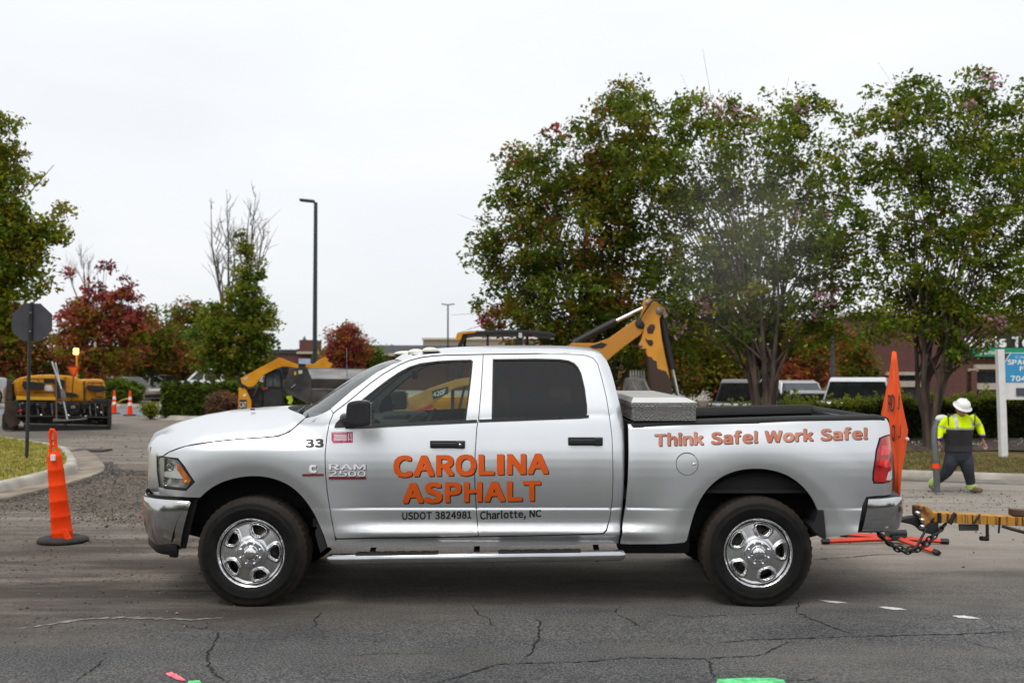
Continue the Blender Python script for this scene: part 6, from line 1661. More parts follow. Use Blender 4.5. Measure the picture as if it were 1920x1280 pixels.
# safety chains: interlocking links along sagging lines
chm = M('chain_steel', (.045, .040, .036), rough=.5, metal=.7, var=.4)
def chain(name, pts, link_len, r):
    P = smooth_poly(np.array(pts), 3); Ls = np.concatenate([[0], np.cumsum(np.linalg.norm(np.diff(P, axis=0), axis=1))]); n = int(Ls[-1] / link_len); mb = MB()
    for i in range(n):
        s0 = (i + .5) * link_len; c_ = np.array([np.interp(s0, Ls, P[:, j]) for j in range(3)]); d_ = np.array([np.interp(s0 + .005, Ls, P[:, j]) for j in range(3)]) - c_; d_ /= np.linalg.norm(d_)
        sd_ = np.cross(d_, [0, 1, 0]); sd_ /= np.linalg.norm(sd_); o_ = sd_ if i % 2 else np.cross(d_, sd_)
        lp_ = [c_ + d_ * link_len * .66 * math.cos(q) + o_ * link_len * .36 * math.sin(q) for q in np.linspace(0, 2 * math.pi, 13)]
        mb.tube(lp_, r, 5, cap=False)
    return t.fin(mb, name, chm)
for q, (sag, dy) in enumerate(((1036, -.10), (1030, .06))):
    pts = [WP(1640 + q * 6, 993, yT + dy), WP(1660, 1012 + q * 2, yT + dy), WP(1682, sag - 4, yT + dy), WP(1712, sag, yT + dy), WP(1740, 1020 - q * 8, yT + dy), WP(1757, 1000 - q * 4, yT + dy), WP(1774, 980, yT + dy * .5)]
    chain('safety_chain', pts, .045, .0075)
t.fin(MB().tube([WP(1646, 996, yT - .12), WP(1668, 1020, yT - .12), WP(1697, 1035, yT - .12), WP(1718, 1026, yT - .12), WP(1732, 1000, yT - .1), WP(1738, 985, yT - .06)], .011, 6), 'brake_cable', blk)
# deck and wheels beyond the frame
zb = base[2]
t.fin(MB().box((8.0, yT, zb + .72), (3.6, 2.2, .12), bev=.02).box((6.25, yT, zb + .62), (.12, 2.2, .25), bev=.02), 'deck', rust)
for y in (-.02, 2.02):
    t.fin(MB().box((8.0, y + (-.04 if y < 0 else .04), zb + .72), (3.64, .06, .18), bev=.01), 'side_rail', ryel2)
    for x in (7.6, 8.5):
        w_ = t.fin(MB().lathe([(.20, -.10), (.36, -.10), (.38, -.06), (.38, .06), (.36, .10), (.20, .10)], (x, y + (.26 if y < 1 else -.26), zb + .38), 'y', 28), 'wheel', tire2)
        t.fin(MB().lathe([(0, -.06), (.10, -.07), (.19, -.04), (.21, -.09)], (x, y + (.26 if y < 1 else -.26), zb + .38), 'y', 24), 'rim', steel, w_)
for dy in (-.75, .75): t.fin(MB().tube([(5.0, yT, zb + .52), (6.3, yT + dy, zb + .60)], .06, 4, smooth=False), 'drawbar', ryel2)

# --- leasing board on white posts
yB = 12.9; pb = WP(1881, 855, yB); base = np.array([pb[0], yB, float(zv([pb[0]], [yB])[0])])
t = T2('leasing_sign', 'white framed blue leasing board reading SPACE on square white posts right of the worker', 'sign board', base)
def post(u0, u1): t.fin(MB().box(((WP(u0, 700, yB)[0]), yB, (base[2] - .1 + WP(u1, 655, yB)[2]) / 2), (.135, .135, WP(u1, 655, yB)[2] - base[2] + .1), rot=(0, -.02, 0), bev=.008), 'post', white)
post(1877, 1876); post(2040, 2040)
t.prism('panel', [(1883.5, 661), (2034, 661), (2034, 749), (1886, 749)], yB - .03, .05, white, bev=.004)
bl = M('sign_blue', (.035, .30, .56), rough=.45, var=.05); dg = M('sign_slate', (.06, .065, .08), rough=.5)
t.prism('blue_field', [(1881.5, 685), (1896, 662), (2034, 662), (2034, 716.5), (1882, 716.5)], yB - .038, .006, bl, bev=.0)
t.prism('slate_corner', [(1879.6, 662), (1893, 662), (1881.5, 681)], yB - .038, .006, dg, bev=.0)
t.prism('leaf_box', [(1906, 727), (1935, 727), (1935, 742), (1906, 742)], yB - .05, .02, dg, bev=.0)
wl = M('white_letter', (.85, .86, .87), rough=.5)
word('SPACE', t, yB - .042, (1889, 1935, 683.5, 683.5, 674, 674), wl, t.o, .03, t.b)
word('FOR LEASE', t, yB - .042, (1912, 1990, 695, 695, 686.5, 686.5), wl, t.o, .03, t.b)
word('704', t, yB - .042, (1895, 1924, 714.5, 714.5, 704, 704), wl, t.o, .03, t.b)
word('CAMP', t, yB - .042, (1904, 1934, 671, 671, 667.5, 667.5), wl, t.o, .0, t.b)

# --- lamp posts
def lamp(label, u, vt, Y, h0, m, arm, r=.09):
    p = WP(u, vt, Y); t = thing('lamp_post', label, 'lamp post', (p[0], Y, h0), group='parking lot lamp posts'); H = p[2] - h0
    MB().tube([(0, 0, 0), (0, 0, H)], [r, r * .75], 12).build('pole', m, t)
    MB().lathe([(.28, 0), (.28, .7), (.24, .75), (0, .75)], (0, 0, 0), 'z', 20).build('plinth', concrete, t)
    hd = MB(); 
    for sx in arm: hd.box((sx * .36, 0, H - .02 + .10), (.62, .32, .10), rot=(0, -sx * .10, 0), bev=.03).tube([(0, 0, H - .04), (sx * .15, 0, H + .08)], .05, 8)
    hd.build('lamp_head', m, t)
lamp('tall dark green parking lot lamp post with its single head turned left', 592, 380, 34.5, 0, grn_p, (-1,), .105)
lamp('distant thin lamp post with twin heads above the beige roof', 840, 572, 95, 0, grn_p, (-1, 1), .10)
lamp('grey lamp post standing between the parked silver pickup and the crape myrtles', 1559, 470, 29, -.25, gry_p, (1,), .085)
lamp('slim pole behind the striped cones, beneath the red maple', 228, 560, 58, 0, gry_p, (1,), .08)

# --- parked vehicles
def wheel2(par, x, y, r, w, s):
    o = MB().lathe([(.55 * r, -w / 2), (.93 * r, -w / 2), (r, -w * .3), (r, w * .3), (.93 * r, w / 2), (.55 * r, w / 2)], (x, y, r), 'y', 24).build('wheel', tire2, par)
    MB().lathe([(0, s * w * .42), (.2 * r, s * w * .46), (.5 * r, s * w * .36), (.6 * r, s * w * .5)], (x, y, r), 'y', 20).build('rim', steel, o)
def vehicle(name, label, loc, rz, paintm, low, top, wins, W_=1.85, wheels=(.95, -.95), wr=.35, group='vehicles parked in the lots', inset_=.22, lampz=.85, glassm=None):
    """low, top: side outlines (x, z) of body and greenhouse; wins: side window polygons; +x is the front"""
    t = thing(name, label, 'parked car', loc, rz, group); h = W_ / 2
    b = bmesh.new(); MB()
    MB().prism(low, -h, h, .07).build('body', paintm, t)
    gh = MB().prism(top, -h, h, .05); zt = max(p[1] for p in top); zb_ = min(p[1] for p in top)
    f = lambda v: (v[0], v[1] * (1 - inset_ * (v[2] - zb_) / (zt - zb_)), v[2])
    gh.V = [f(v) for v in gh.V]; gh.build('cabin', paintm, t)
    gm = glassm or gl_dark
    for s in (-1, 1):
        for wpoly in wins:
            V = [f((x, s * (h + .004), z)) for x, z in wpoly]
            mesh_obj('side_window', V, [tuple(range(len(V)))[::(1 if s < 0 else -1)]], gm, t)
        for x in wheels: wheel2(t, x, s * (h - .10), wr, .22, s)
    # front and back glass: quads between consecutive top outline points that slope
    tp_ = sorted(top, key=lambda q: (q[0]))
    def glass_quad(a, c_):
        d_ = np.array([c_[0] - a[0], c_[1] - a[1]]); n_ = np.array([d_[1], -d_[0]]); n_ = n_ / np.linalg.norm(n_) * .012
        mid = sum(p[0] for p in top) / len(top)
        if n_[0] * ((a[0] + c_[0]) / 2 - mid) < 0: n_ = -n_
        A = np.array(a) + d_ * .06 + n_; B_ = np.array(c_) - d_ * .03 + n_
        V = [f((A[0], -h * .94, A[1])), f((A[0], h * .94, A[1])), f((B_[0], h * .94, B_[1])), f((B_[0], -h * .94, B_[1]))]
        return V
    zmin = zb_ + .02
    fr = max((p for p in top if p[1] < zmin + .05), key=lambda q: q[0]); ft = max((p for p in top if p[1] > zt - .13), key=lambda q: q[0])
    rr_ = min((p for p in top if p[1] < zmin + .05), key=lambda q: q[0]); rt_ = min((p for p in top if p[1] > zt - .13), key=lambda q: q[0])
    mesh_obj('front_glass', glass_quad(fr, ft), [(0, 1, 2, 3)], gm, t); mesh_obj('back_glass', glass_quad(rr_, rt_), [(0, 1, 2, 3)], gm, t)
    xf = max(p[0] for p in low); xb = min(p[0] for p in low)
    for s in (-1, 1):
        MB().box((xf - .06, s * (h - .24), lampz - .08), (.10, .34, .14), bev=.03).build('headlight', M('far_lamp_lens', (.6, .6, .6), rough=.2, coat=1), t)
        MB().box((xb + .03, s * (h - .13), lampz), (.09, .20, .22), bev=.03).build('taillight', M('far_red_lens', (.35, .02, .02), rough=.3, coat=1), t)
    MB().box((xf - .02, 0, .45), (.10, W_ * .96, .20), bev=.04).build('bumper', blk, t); MB().box((xb + .02, 0, .48), (.10, W_ * .96, .18), bev=.04).build('bumper', blk, t)
    return t
SUVL = [(-2.25, .32), (-2.28, .95), (-2.22, 1.08), (1.0, 1.10), (2.0, 1.02), (2.28, .86), (2.30, .32)]
SUVT = [(-2.18, 1.04), (-1.95, 1.70), (-1.6, 1.78), (.2, 1.78), (.5, 1.72), (1.15, 1.06)]
SUVW = [[(-1.85, 1.14), (-1.72, 1.62), (-.95, 1.66), (-.95, 1.14)], [(-.85, 1.14), (-.85, 1.66), (.05, 1.66), (.05, 1.14)], [(.14, 1.14), (.14, 1.66), (.42, 1.62), (.92, 1.14)]]
SEDL = [(-2.3, .28), (-2.32, .85), (-2.1, .98), (-1.3, 1.0), (1.0, .96), (2.05, .82), (2.3, .62), (2.3, .28)]
SEDT = [(-1.75, .96), (-.95, 1.40), (-.3, 1.46), (.3, 1.42), (1.25, .94)]
SEDW = [[(-1.25, 1.0), (-.85, 1.32), (-.25, 1.37), (-.25, 1.0)], [(-.16, 1.0), (-.16, 1.37), (.25, 1.34), (.95, 1.0)]]
PUL = [(-2.9, .45), (-2.92, 1.18), (-2.86, 1.27), (-.92, 1.27), (.95, 1.20), (1.3, 1.16), (2.5, 1.10), (2.75, .9), (2.78, .40)]
PUT = [(-.95, 1.22), (-.82, 1.82), (-.55, 1.93), (.35, 1.93), (.6, 1.86), (1.35, 1.18)]
PUW = [[(-.72, 1.28), (-.64, 1.78), (-.12, 1.82), (-.12, 1.28)], [(-.02, 1.28), (-.02, 1.82), (.42, 1.78), (1.02, 1.28)]]
def lot(u, Y, z=None): p = WP(u, 720, Y); return (p[0], Y, float(g(p[0], Y)) if z is None else z)
carp = lambda n, c, r=.3, m=.3: M(n, c, rough=r, metal=m, var=.05, coat=.8)
vehicle('parked_suv', 'tan four-door vehicle parked behind the striped cones', lot(236, 50, .03), R(-24), carp('tan_car_paint', (.38, .32, .26)), [(a, b * .86) for a, b in SUVL], [(a, b * .86) for a, b in SUVT], [[(a, b * .86) for a, b in w] for w in SUVW], wheels=(1.4, -1.4))
vehicle('parked_suv', 'dark grey hatchback parked left of the tan vehicle', lot(205, 57, .03), R(-30), carp('slate_car_paint', (.10, .11, .13)), SEDL, [(a, b * 1.08) for a, b in SEDT], [[(a, b * 1.08) for a, b in w] for w in SEDW], wheels=(1.4, -1.4))
vehicle('parked_van', 'long white vehicle whose roof shows above the hedge left of the conical tree', lot(395, 50, .25), R(178), carp('white_car_paint', (.72, .73, .74)), SUVL, SUVT, SUVW, wheels=(1.4, -1.4))
vehicle('parked_sedan', 'white car roof just visible between the tan vehicle and the hedge', lot(302, 58, .2), R(-20), carp('white_car_paint', (.72, .73, .74)), SEDL, SEDT, SEDW, wheels=(1.4, -1.4))
vehicle('parked_sedan', 'white car showing between the hedge end and the loader arm', lot(442, 53, .45), R(170), carp('white_car_paint', (.72, .73, .74)), SEDL, SEDT, SEDW, wheels=(1.4, -1.4))
vehicle('parked_pickup', 'silver pickup with a dark rear window parked behind the hedge beside the orange sign', lot(1612, 22.5, -.30), R(66), carp('silver_car_paint', (.55, .56, .58)), PUL, PUT, PUW, W_=1.98, wheels=(1.75, -1.85), wr=.4)
vehicle('parked_pickup', 'black pickup parked behind the hedge left of the middle crape myrtle trunk', lot(1405, 23.8, -.36), R(72), carp('black_car_paint', (.012, .012, .014)), PUL, PUT, PUW, W_=1.98, wheels=(1.75, -1.85), wr=.4)
vehicle('parked_suv', 'white vehicle with pale side windows parked right of the middle crape myrtle trunk', lot(1463, 33, -.30), R(97), carp('white_car_paint', (.72, .73, .74)), SUVL, SUVT, SUVW, wheels=(1.4, -1.4), glassm=M('pale_glass', (.07, .08, .09), rough=.05, spec=.8))
vehicle('parked_suv', 'black vehicle parked between the white vehicle and the silver pickup', lot(1515, 24.5, -.55), R(80), carp('black_car_paint', (.012, .012, .014)), SUVL, SUVT, SUVW, wheels=(1.4, -1.4))
vehicle('parked_sedan', 'pale grey car partly hidden behind the hedge below the leasing board', lot(1915, 20.5, -.35), R(160), carp('silver_car_paint', (.55, .56, .58)), SEDL, SEDT, SEDW, wheels=(1.4, -1.4))

# --- asphalt paver seen from behind
yP = 22.4; p = WG(110, 806); base = np.array([p[0] * (yP + 1.2 + D) / (yP + D), yP + 1.2, float(g(p[0], yP))])
t = T2('asphalt_paver', 'yellow asphalt paver with a black screed seen from behind on the left', 'road paver', base, face=yP)
pv = lambda L: [(u / 6.7375, 640 + v / 6.7375) for u, v in L]
t.prism('engine_hood', pv([(215, 470), (320, 440), (540, 420), (740, 422), (930, 440), (1040, 490), (1095, 480), (1290, 478), (1330, 515), (1335, 720), (1240, 760), (210, 745), (172, 640), (172, 500)]), yP + .25, 3.0, yel, bev=.08)
t.prism('side_tank', pv([(40, 600), (90, 540), (170, 520), (200, 900), (70, 900), (40, 720)]), yP + .5, 2.6, yel_d, bev=.05)
t.prism('side_conveyor', pv([(85, 490), (150, 490), (160, 760), (70, 1090), (35, 1090)]), yP + .1, .5, blk2, bev=.02)
t.prism('front_grille', pv([(690, 470), (810, 485), (810, 700), (690, 720)]), yP + .20, .07, blk)
t.prism('vent', pv([(556, 466), (682, 466), (682, 522), (556, 522)]), yP + .20, .07, blk)
t.prism('label_plate', pv([(565, 552), (650, 552), (672, 615), (655, 625), (560, 620)]), yP + .21, .05, wht_s, bev=.003)
for q, L in enumerate(([(285, 520), (310, 500), (545, 520), (560, 560), (545, 606), (300, 600), (280, 560)], [(1095, 570), (1120, 550), (1320, 560), (1345, 620), (1130, 622)])):
    o = t.prism('control_console', pv(L), yP - .05, .30, blk, bev=.02)
    (u0, v0), (u1, v1) = (L[0], L[3]); cu = (u0 + u1) / 2; cv = v0 - 10
    cc = t.W(*pv([(cu, cv)])[0], yP + .05); 
    t.fin(MB().tube([cc + [.16 * math.cos(q2), .05 * math.sin(q2), .10 * math.sin(q2)] for q2 in np.linspace(0, 2 * math.pi, 15)], .014, 6, cap=False), 'steering_wheel', blk, o)
    t.fin(MB().tube([t.W(*pv([(u0 - 5, v0 + 40)])[0], yP), t.W(*pv([(u0 + 20, v0 - 50)])[0], yP), t.W(*pv([(u1 - 5, v0 - 48)])[0], yP), t.W(*pv([(u1 + 5, v0 + 40)])[0], yP)], .016, 6), 'guard_rail', blk, o)
    t.fin(MB().box(cc + [0, -.06, -.02], (.10, .06, .07), bev=.01), 'gauge', steel, o)
t.prism('yellow_step', pv([(205, 690), (705, 705), (705, 742), (205, 735)]), yP + .0, .25, M('bright_yellow', (.75, .42, .02), rough=.5, var=.15), bev=.01)
t.prism('rear_beam', pv([(830, 640), (960, 655), (1000, 690), (830, 690)]), yP + .1, .2, blk)
# screed
t.prism('screed_frame', pv([(200, 755), (420, 740), (1180, 765), (1390, 760), (1410, 900), (1395, 1050), (300, 1040), (190, 900)]), yP + .15, .8, blk2, bev=.02)
for L in ([(430, 760), (590, 765), (590, 850), (430, 850)], [(660, 770), (900, 775), (900, 900), (660, 890)], [(905, 775), (1010, 775), (1005, 895), (900, 895)], [(1030, 770), (1170, 770), (1170, 855), (1030, 850)], [(1180, 720), (1360, 735), (1400, 900), (1200, 890)], [(215, 770), (330, 770), (330, 900), (215, 900)]):
    t.prism('screed_box', pv(L), yP - .02, .3, M('screed_dark', (.022, .022, .023), rough=.6, var=.3), bev=.02)
t.prism('screed_plate', pv([(300, 1035), (1398, 1060), (1390, 1128), (1210, 1128), (1190, 1165), (330, 1175), (300, 1130)]), yP - .12, .7, blk, bev=.01)
t.prism('plate_edge', pv([(300, 1030), (1398, 1056), (1398, 1068), (300, 1044)]), yP - .14, .03, steel, bev=.0)
t.prism('walkway', pv([(200, 930), (1395, 950), (1395, 968), (200, 948)]), yP - .25, .35, blk2, bev=.006)
t.prism('end_gate', pv([(1360, 720), (1412, 740), (1412, 1050), (1395, 1130), (1360, 1060)]), yP - .22, 1.1, blk2, bev=.01)
for u in (250, 470, 650, 1130, 1200, 1290): t.tube('turnbuckle', pv([(u, 780), (u + 15, 940)]), yP - .05, .022, steel)
for u, v in ((520, 930), (870, 935), (1085, 950), (1225, 835), (1280, 900)): t.fin(MB().sphere(t.W(*pv([(u, v)])[0], yP - .15), .045, 8, 6), 'fitting', rod)
rc_ = np.random.default_rng(17)
for k in range(46):
    u, v = rc_.uniform(215, 1395), rc_.choice([rc_.uniform(745, 800), rc_.uniform(800, 930), rc_.uniform(960, 1040)]); w_, h_ = rc_.uniform(14, 60), rc_.uniform(14, 55)
    t.prism(['valve_block', 'screed_bracket', 'hose_guard'][k % 3], pv([(u, v), (u + w_, v), (u + w_, v + h_), (u, v + h_)]), yP - rc_.uniform(.05, .22), .15, [blk, blk2, blk2, steel, rust][int(rc_.integers(0, 5))], bev=.008)
for k in range(16):
    u, v = rc_.uniform(230, 1330), rc_.uniform(700, 800); pts = [(u, v), (u + rc_.uniform(-40, 60), v + rc_.uniform(30, 90)), (u + rc_.uniform(-60, 120), v + rc_.uniform(60, 150))]
    t.tube('hydraulic_hose', pv(pts), yP - rc_.uniform(.08, .25), .016, blk)
for L in ([(430, 640), (690, 640), (690, 652), (430, 652)], [(1050, 500), (1075, 500), (1080, 740), (1055, 740)], [(700, 430), (706, 430), (706, 560), (700, 560)], [(820, 440), (828, 440), (828, 640), (820, 640)]): t.prism('panel_seam', pv(L), yP + .22, .04, M('seam_shadow', (.10, .045, .01), rough=.7), bev=0)
for L in ([(1215, 640), (1330, 640), (1330, 690), (1215, 690)], [(205, 600), (345, 610), (345, 630), (205, 630)]): t.prism('step_plate', pv(L), yP + .05, .15, yel_d, bev=.008)
t.prism('side_frame', pv([(60, 760), (205, 745), (260, 900), (250, 1040), (120, 1100), (60, 1000)]), yP + .0, .5, M('tarred_brown', (.050, .033, .022), rough=.8, var=.4, scale=6), bev=.02)
t.fin(MB().sphere(t.W(*pv([(258, 875)])[0], yP - .1), .06, 8, 6), 'reflector', M('reflector_red', (.6, .02, .03), rough=.3))
# crawler tracks on the left side
for y0 in (yP + .9,):
    L = pv([(28, 930), (60, 880), (190, 880), (230, 1000), (220, 1130), (180, 1165), (60, 1160), (20, 1080)])
    t.prism('crawler_track', L, y0, 2.6, blk2, bev=.03)
t.prism('crawler_track', pv([(1150, 900), (1330, 900), (1330, 1140), (1150, 1150)]), yP + .9, 2.6, blk2, bev=.03)
# beacon and slow-moving emblem
bcn = t.tube('beacon_pole', pv([(970, 470), (970, 150)]), yP + .6, .028, yel)
bz_ = t.W(*pv([(960, 128)])[0], yP + .6)
t.fin(MB().lathe([(0, .10), (.06, .10), (.075, .07), (.075, -.07), (.08, -.08), (0, -.08)], bz_, 'z', 16), 'beacon_lamp', M('lit_beacon', (1, .5, .06), emit=(1, .52, .08, 9)), bcn)
t.tube('flag_stick', pv([(930, 430), (915, 600), (905, 770)]), yP - .06, .014, blk)
em = t.prism('slow_vehicle_emblem', pv([(838, 312), (1010, 312), (945, 448), (910, 448)]), yP - .08, .012, M('emblem_red', (.55, .02, .015), rough=.4), bev=.003)
t.prism('emblem_field', pv([(865, 328), (985, 328), (928, 430)]), yP - .088, .006, M('emblem_orange', (.95, .15, .015), rough=.4, spec=.1), em, bev=.0)
# rake and lutes leaning on it
for nm, a, b in (('lute', (700, 265), (852, 985)), ('shovel', (655, 255), (790, 640))):
    tt = T2(nm, 'long handled steel asphalt lute leaning on the back of the paver' if nm == 'lute' else 'aluminium tool handle propped beside the lute behind the paver', 'hand tool', WP(*pv([b])[0], yP - .70))
    hd_ = tt.fin(MB().tube([WP(*pv([a])[0], yP - .45), WP(*pv([b])[0], yP - .70)], .022, 8), 'handle', M('aluminium_handle', (.5, .5, .52), rough=.35, metal=.8))
    if nm == 'lute': tt.prism('blade', pv([(668, 985), (1000, 975), (1090, 955), (1085, 985), (860, 1000), (670, 1010)]), yP - .76, .03, steel, bev=.004)
    else: tt.prism('blade', pv([(760, 600), (800, 600), (830, 700), (800, 760), (770, 700)]), yP - .74, .03, steel, bev=.004)
tt = T2('rake', 'brown wooden pole standing upright against the paver screed', 'hand tool', WP(*pv([(712, 980)])[0], yP - .70)); tt.fin(MB().tube([WP(*pv([(706, 330)])[0], yP - .45), WP(*pv([(714, 980)])[0], yP - .70)], .02, 8), 'handle', M('wood_handle', (.22, .12, .06), rough=.7, var=.2)); tt.prism('blade', pv([(670, 975), (760, 975), (760, 992), (670, 992)]), yP - .74, .03, steel, bev=.003)
# white truck behind the paver
q = lot(106, 66, .35)
t = thing('parked_truck', 'white truck whose upper cab shows above the paver hood', 'truck', (q[0], q[1], .35), R(90), group='vehicles parked in the lots')
MB().box((0, 0, 1.0), (3.0, 2.1, 1.2), bev=.1).build('body', white, t); MB().box((-.2, 0, 1.95), (1.8, 1.8, .8), bev=.12, taper=(.8, .85)).build('cabin', white, t)
mesh_obj('back_glass', [(-1.06, -.75, 1.68), (-1.06, .75, 1.68), (-1.0, .68, 2.18), (-1.0, -.68, 2.18)], [(0, 3, 2, 1)], gl_dark, t)
for x in (-.9, 1.0):
    for s in (-1, 1): wheel2(t, x, s * .95, .42, .25, s)
q = lot(-75, 40, .0); vehicle('parked_van', 'white vehicle cut off by the left edge beyond the lawn', (q[0], q[1], .2), R(80), carp('white_car_paint', (.72, .73, .74)), [(a, b * 1.3) for a, b in SUVL], [(a, b * 1.3) for a, b in SUVT], [[(a, b * 1.3) for a, b in w] for w in SUVW], wheels=(1.4, -1.4), wr=.4)

# --- compact loader with wide grey bucket
yL = 19.4; p = WP(500, 790, yL); base = np.array([p[0] * (yL + .9 + D) / (yL + D), yL + .9, float(g(p[0], yL))])
t = T2('compact_loader', 'yellow compact loader with raised arms and a wide grey bucket left of the windshield', 'loader', base, face=yL)
ld = lambda L: [(430 + u / 6.4, 650 + v / 6.4) for u, v in L]
for dy, nm in ((0, 'loader_arm'), (1.25, 'loader_arm')):
    t.prism(nm, ld([(135, 378), (360, 255), (560, 150), (590, 130), (640, 138), (700, 165), (830, 212), (830, 262), (740, 240), (640, 236), (560, 262), (420, 330), (400, 345), (300, 470), (262, 480), (180, 480), (140, 440)]), yL + dy, .16, yel)
    t.prism('rear_tower', ld([(112, 488), (192, 495), (245, 600), (265, 650), (262, 900), (102, 900)]), yL + .02 + dy, .20, yel)
t.prism('pivot', ld([(68, 356), (128, 358), (150, 440), (210, 470), (210, 495), (150, 490), (112, 440)]), yL - .01, .25, blk)
t.tube('lift_cylinder', ld([(380, 420), (330, 520), (290, 600)]), yL - .05, .035, blk); t.tube('lift_cylinder', ld([(400, 360), (375, 430)]), yL - .05, .022, rod)
t.prism('rear_hood', ld([(215, 500), (400, 480), (400, 900), (240, 900)]), yL + .20, 1.0, blk2, bev=.03)
cb = t.prism('cab', ld([(430, 300), (470, 265), (610, 262), (640, 300), (660, 740), (660, 900), (400, 900), (410, 500)]), yL + .18, 1.1, blk, bev=.04)
t.prism('side_window', ld([(450, 320), (600, 310), (612, 480), (440, 480)]), yL + .165, .014, M('green_glass', (.035, .055, .05), rough=.06, spec=.8), cb, bev=0)
t.prism('door_panel', ld([(415, 510), (630, 510), (640, 720), (415, 735)]), yL + .165, .014, M('loader_door', (.035, .04, .04), rough=.25), cb, bev=0)
t.prism('window_bar', ld([(518, 315), (530, 315), (530, 480), (518, 480)]), yL + .15, .012, blk, cb, bev=0)
t.prism('red_strap', ld([(395, 490), (460, 485), (460, 505), (395, 515)]), yL + .1, .03, M('strap_red', (.45, .03, .03), rough=.6), cb, bev=.004)
for dy in (.0, 1.35): t.prism('crawler_track', ld([(120, 880), (180, 800), (620, 800), (680, 880), (680, 1050), (600, 1110), (180, 1110), (120, 1040)]), yL + dy, .32, blk2, bev=.05)
letters('badge', 'CAT', (449.5, 461.5, 764, 764, 753, 753), None, wht_s, t.o, .02, quad=lambda u, v: tuple(t.W(u, v, yL + .004) - t.b)); 
t.prism('badge_plate', ld([(122, 638), (208, 632), (208, 740), (122, 745)]), yL + .010, .008, blk, bev=.0)
t.prism('sticker', ld([(170, 380), (225, 352), (225, 385), (175, 405)]), yL - .006, .008, M('sticker_grey', (.5, .5, .5), rough=.5), bev=0)
t.prism('sticker', ld([(165, 570), (200, 565), (200, 590), (165, 600)]), yL + .012, .008, wht_s, bev=0)
# bucket
yK = yL - .9
t.prism('bucket_side', ld([(700, 330), (745, 250), (930, 250), (985, 370), (985, 540), (960, 700), (835, 625), (660, 545), (640, 480)]), yK, .06, M('bucket_dark', (.030, .028, .027), rough=.6, var=.4, scale=3, col2=(.07, .06, .055)), bev=.01)
A = [ld([(u, v)])[0] for u, v in ((940, 258), (985, 385), (985, 400), (985, 500), (985, 520), (960, 700))]; B_ = [ld([(u, v)])[0] for u, v in ((1900, 275), (1900, 392), (1900, 408), (1900, 505), (1900, 522), (1900, 720))]
ys_ = (yK + .95, yK + .02, yK + .10, yK + .22, yK + .10, yK + .30)
bs_m = M('bucket_steel', (.16, .15, .145), rough=.42, metal=.35, var=.25, scale=2.2, col2=(.26, .25, .24), bump=.1, bscale=15)
rows = [[t.W(a[0] + (b[0] - a[0]) * f, a[1] + (b[1] - a[1]) * f, y) for f in np.linspace(0, 1, 12)] for a, b, y in zip(A, B_, ys_)]
t.fin(MB().grid(rows, False, flip=True), 'bucket', bs_m)
t.prism('cutting_edge', ld([(940, 250), (1900, 268), (1900, 280), (940, 262)]), yK + .93, .04, steel, bev=.004)
t.prism('ledge', ld([(985, 378), (1900, 386), (1900, 398), (985, 390)]), yK - .03, .06, bs_m, bev=.006)
t.prism('ledge', ld([(985, 500), (1900, 506), (1900, 520), (985, 514)]), yK + .04, .06, bs_m, bev=.006)
t.prism('hook_plate', ld([(820, 200), (915, 205), (920, 245), (880, 255), (820, 240)]), yL + .2, .2, blk, bev=.01)
t.prism('sticker', ld([(830, 282), (875, 280), (875, 320), (830, 325)]), yK - .006, .008, M('sticker_grey', (.5, .5, .5), rough=.5), bev=0)
t.prism('sticker', ld([(780, 300), (800, 295), (800, 335), (780, 340)]), yK - .006, .008, M('bright_yellow', (.75, .42, .02)), bev=0)
t.prism('latch_bar', ld([(735, 490), (790, 448), (797, 458), (745, 498)]), yK - .02, .02, rod, bev=.003)
t.prism('quick_coupler', ld([(920, 205), (1020, 205), (1090, 150), (1150, 120), (1190, 150), (1180, 175), (1240, 205), (1205, 262), (920, 248)]), yL + 1.3, .25, yel)
# added flat patch standing in for the high-visibility vest of a mostly hidden worker
t.prism('vest_patch', ld([(685, 592), (745, 585), (765, 640), (740, 690), (700, 680), (715, 640), (690, 625)]), yL - .3, .05, M('hi_vis_vest', (.55, .75, .04), rough=.6), bev=.01)

# --- backhoe loader behind the pickup
yH = 12.4; p = WP(1000, 800, yH); base = np.array([p[0], yH + 1.0, float(g(p[0], yH))])
t = T2('backhoe_loader', 'yellow backhoe loader with folded rusty boom and black canopy behind the pickup cab', 'backhoe', base)
bh = lambda L: [(840 + u / 4, 540 + v / 4) for u, v in L]; bs = lambda L: [(1150 + u / 5.82, 540 + v / 5.82) for u, v in L]
bm_ = t.prism('boom', bh([(905, 432), (930, 410), (1100, 412), (1210, 375), (1400, 240), (1445, 224), (1478, 236), (1490, 275), (1478, 310), (1440, 352), (1320, 440), (1220, 522), (1180, 560), (1080, 580), (930, 470)]), yH + .85, .30, M('worn_yellow', (.60, .26, .025), rough=.45, var=.15, scale=3, col2=(.52, .22, .03)), bev=.02)
t.prism('boom_recess', bh([(1060, 436), (1150, 408), (1195, 420), (1160, 450), (1090, 452)]), yH + .842, .01, blk, bm_, bev=.0)
t.fin(MB().lathe([(.0, -.02), (.10, -.02), (.12, .0), (.12, .34), (0, .34)], WP(*bh([(1448, 262)])[0], yH + .83), 'y', 20), 'pin', blk2, bm_)
sk_m = bpy.data.materials.get('stick_paint')
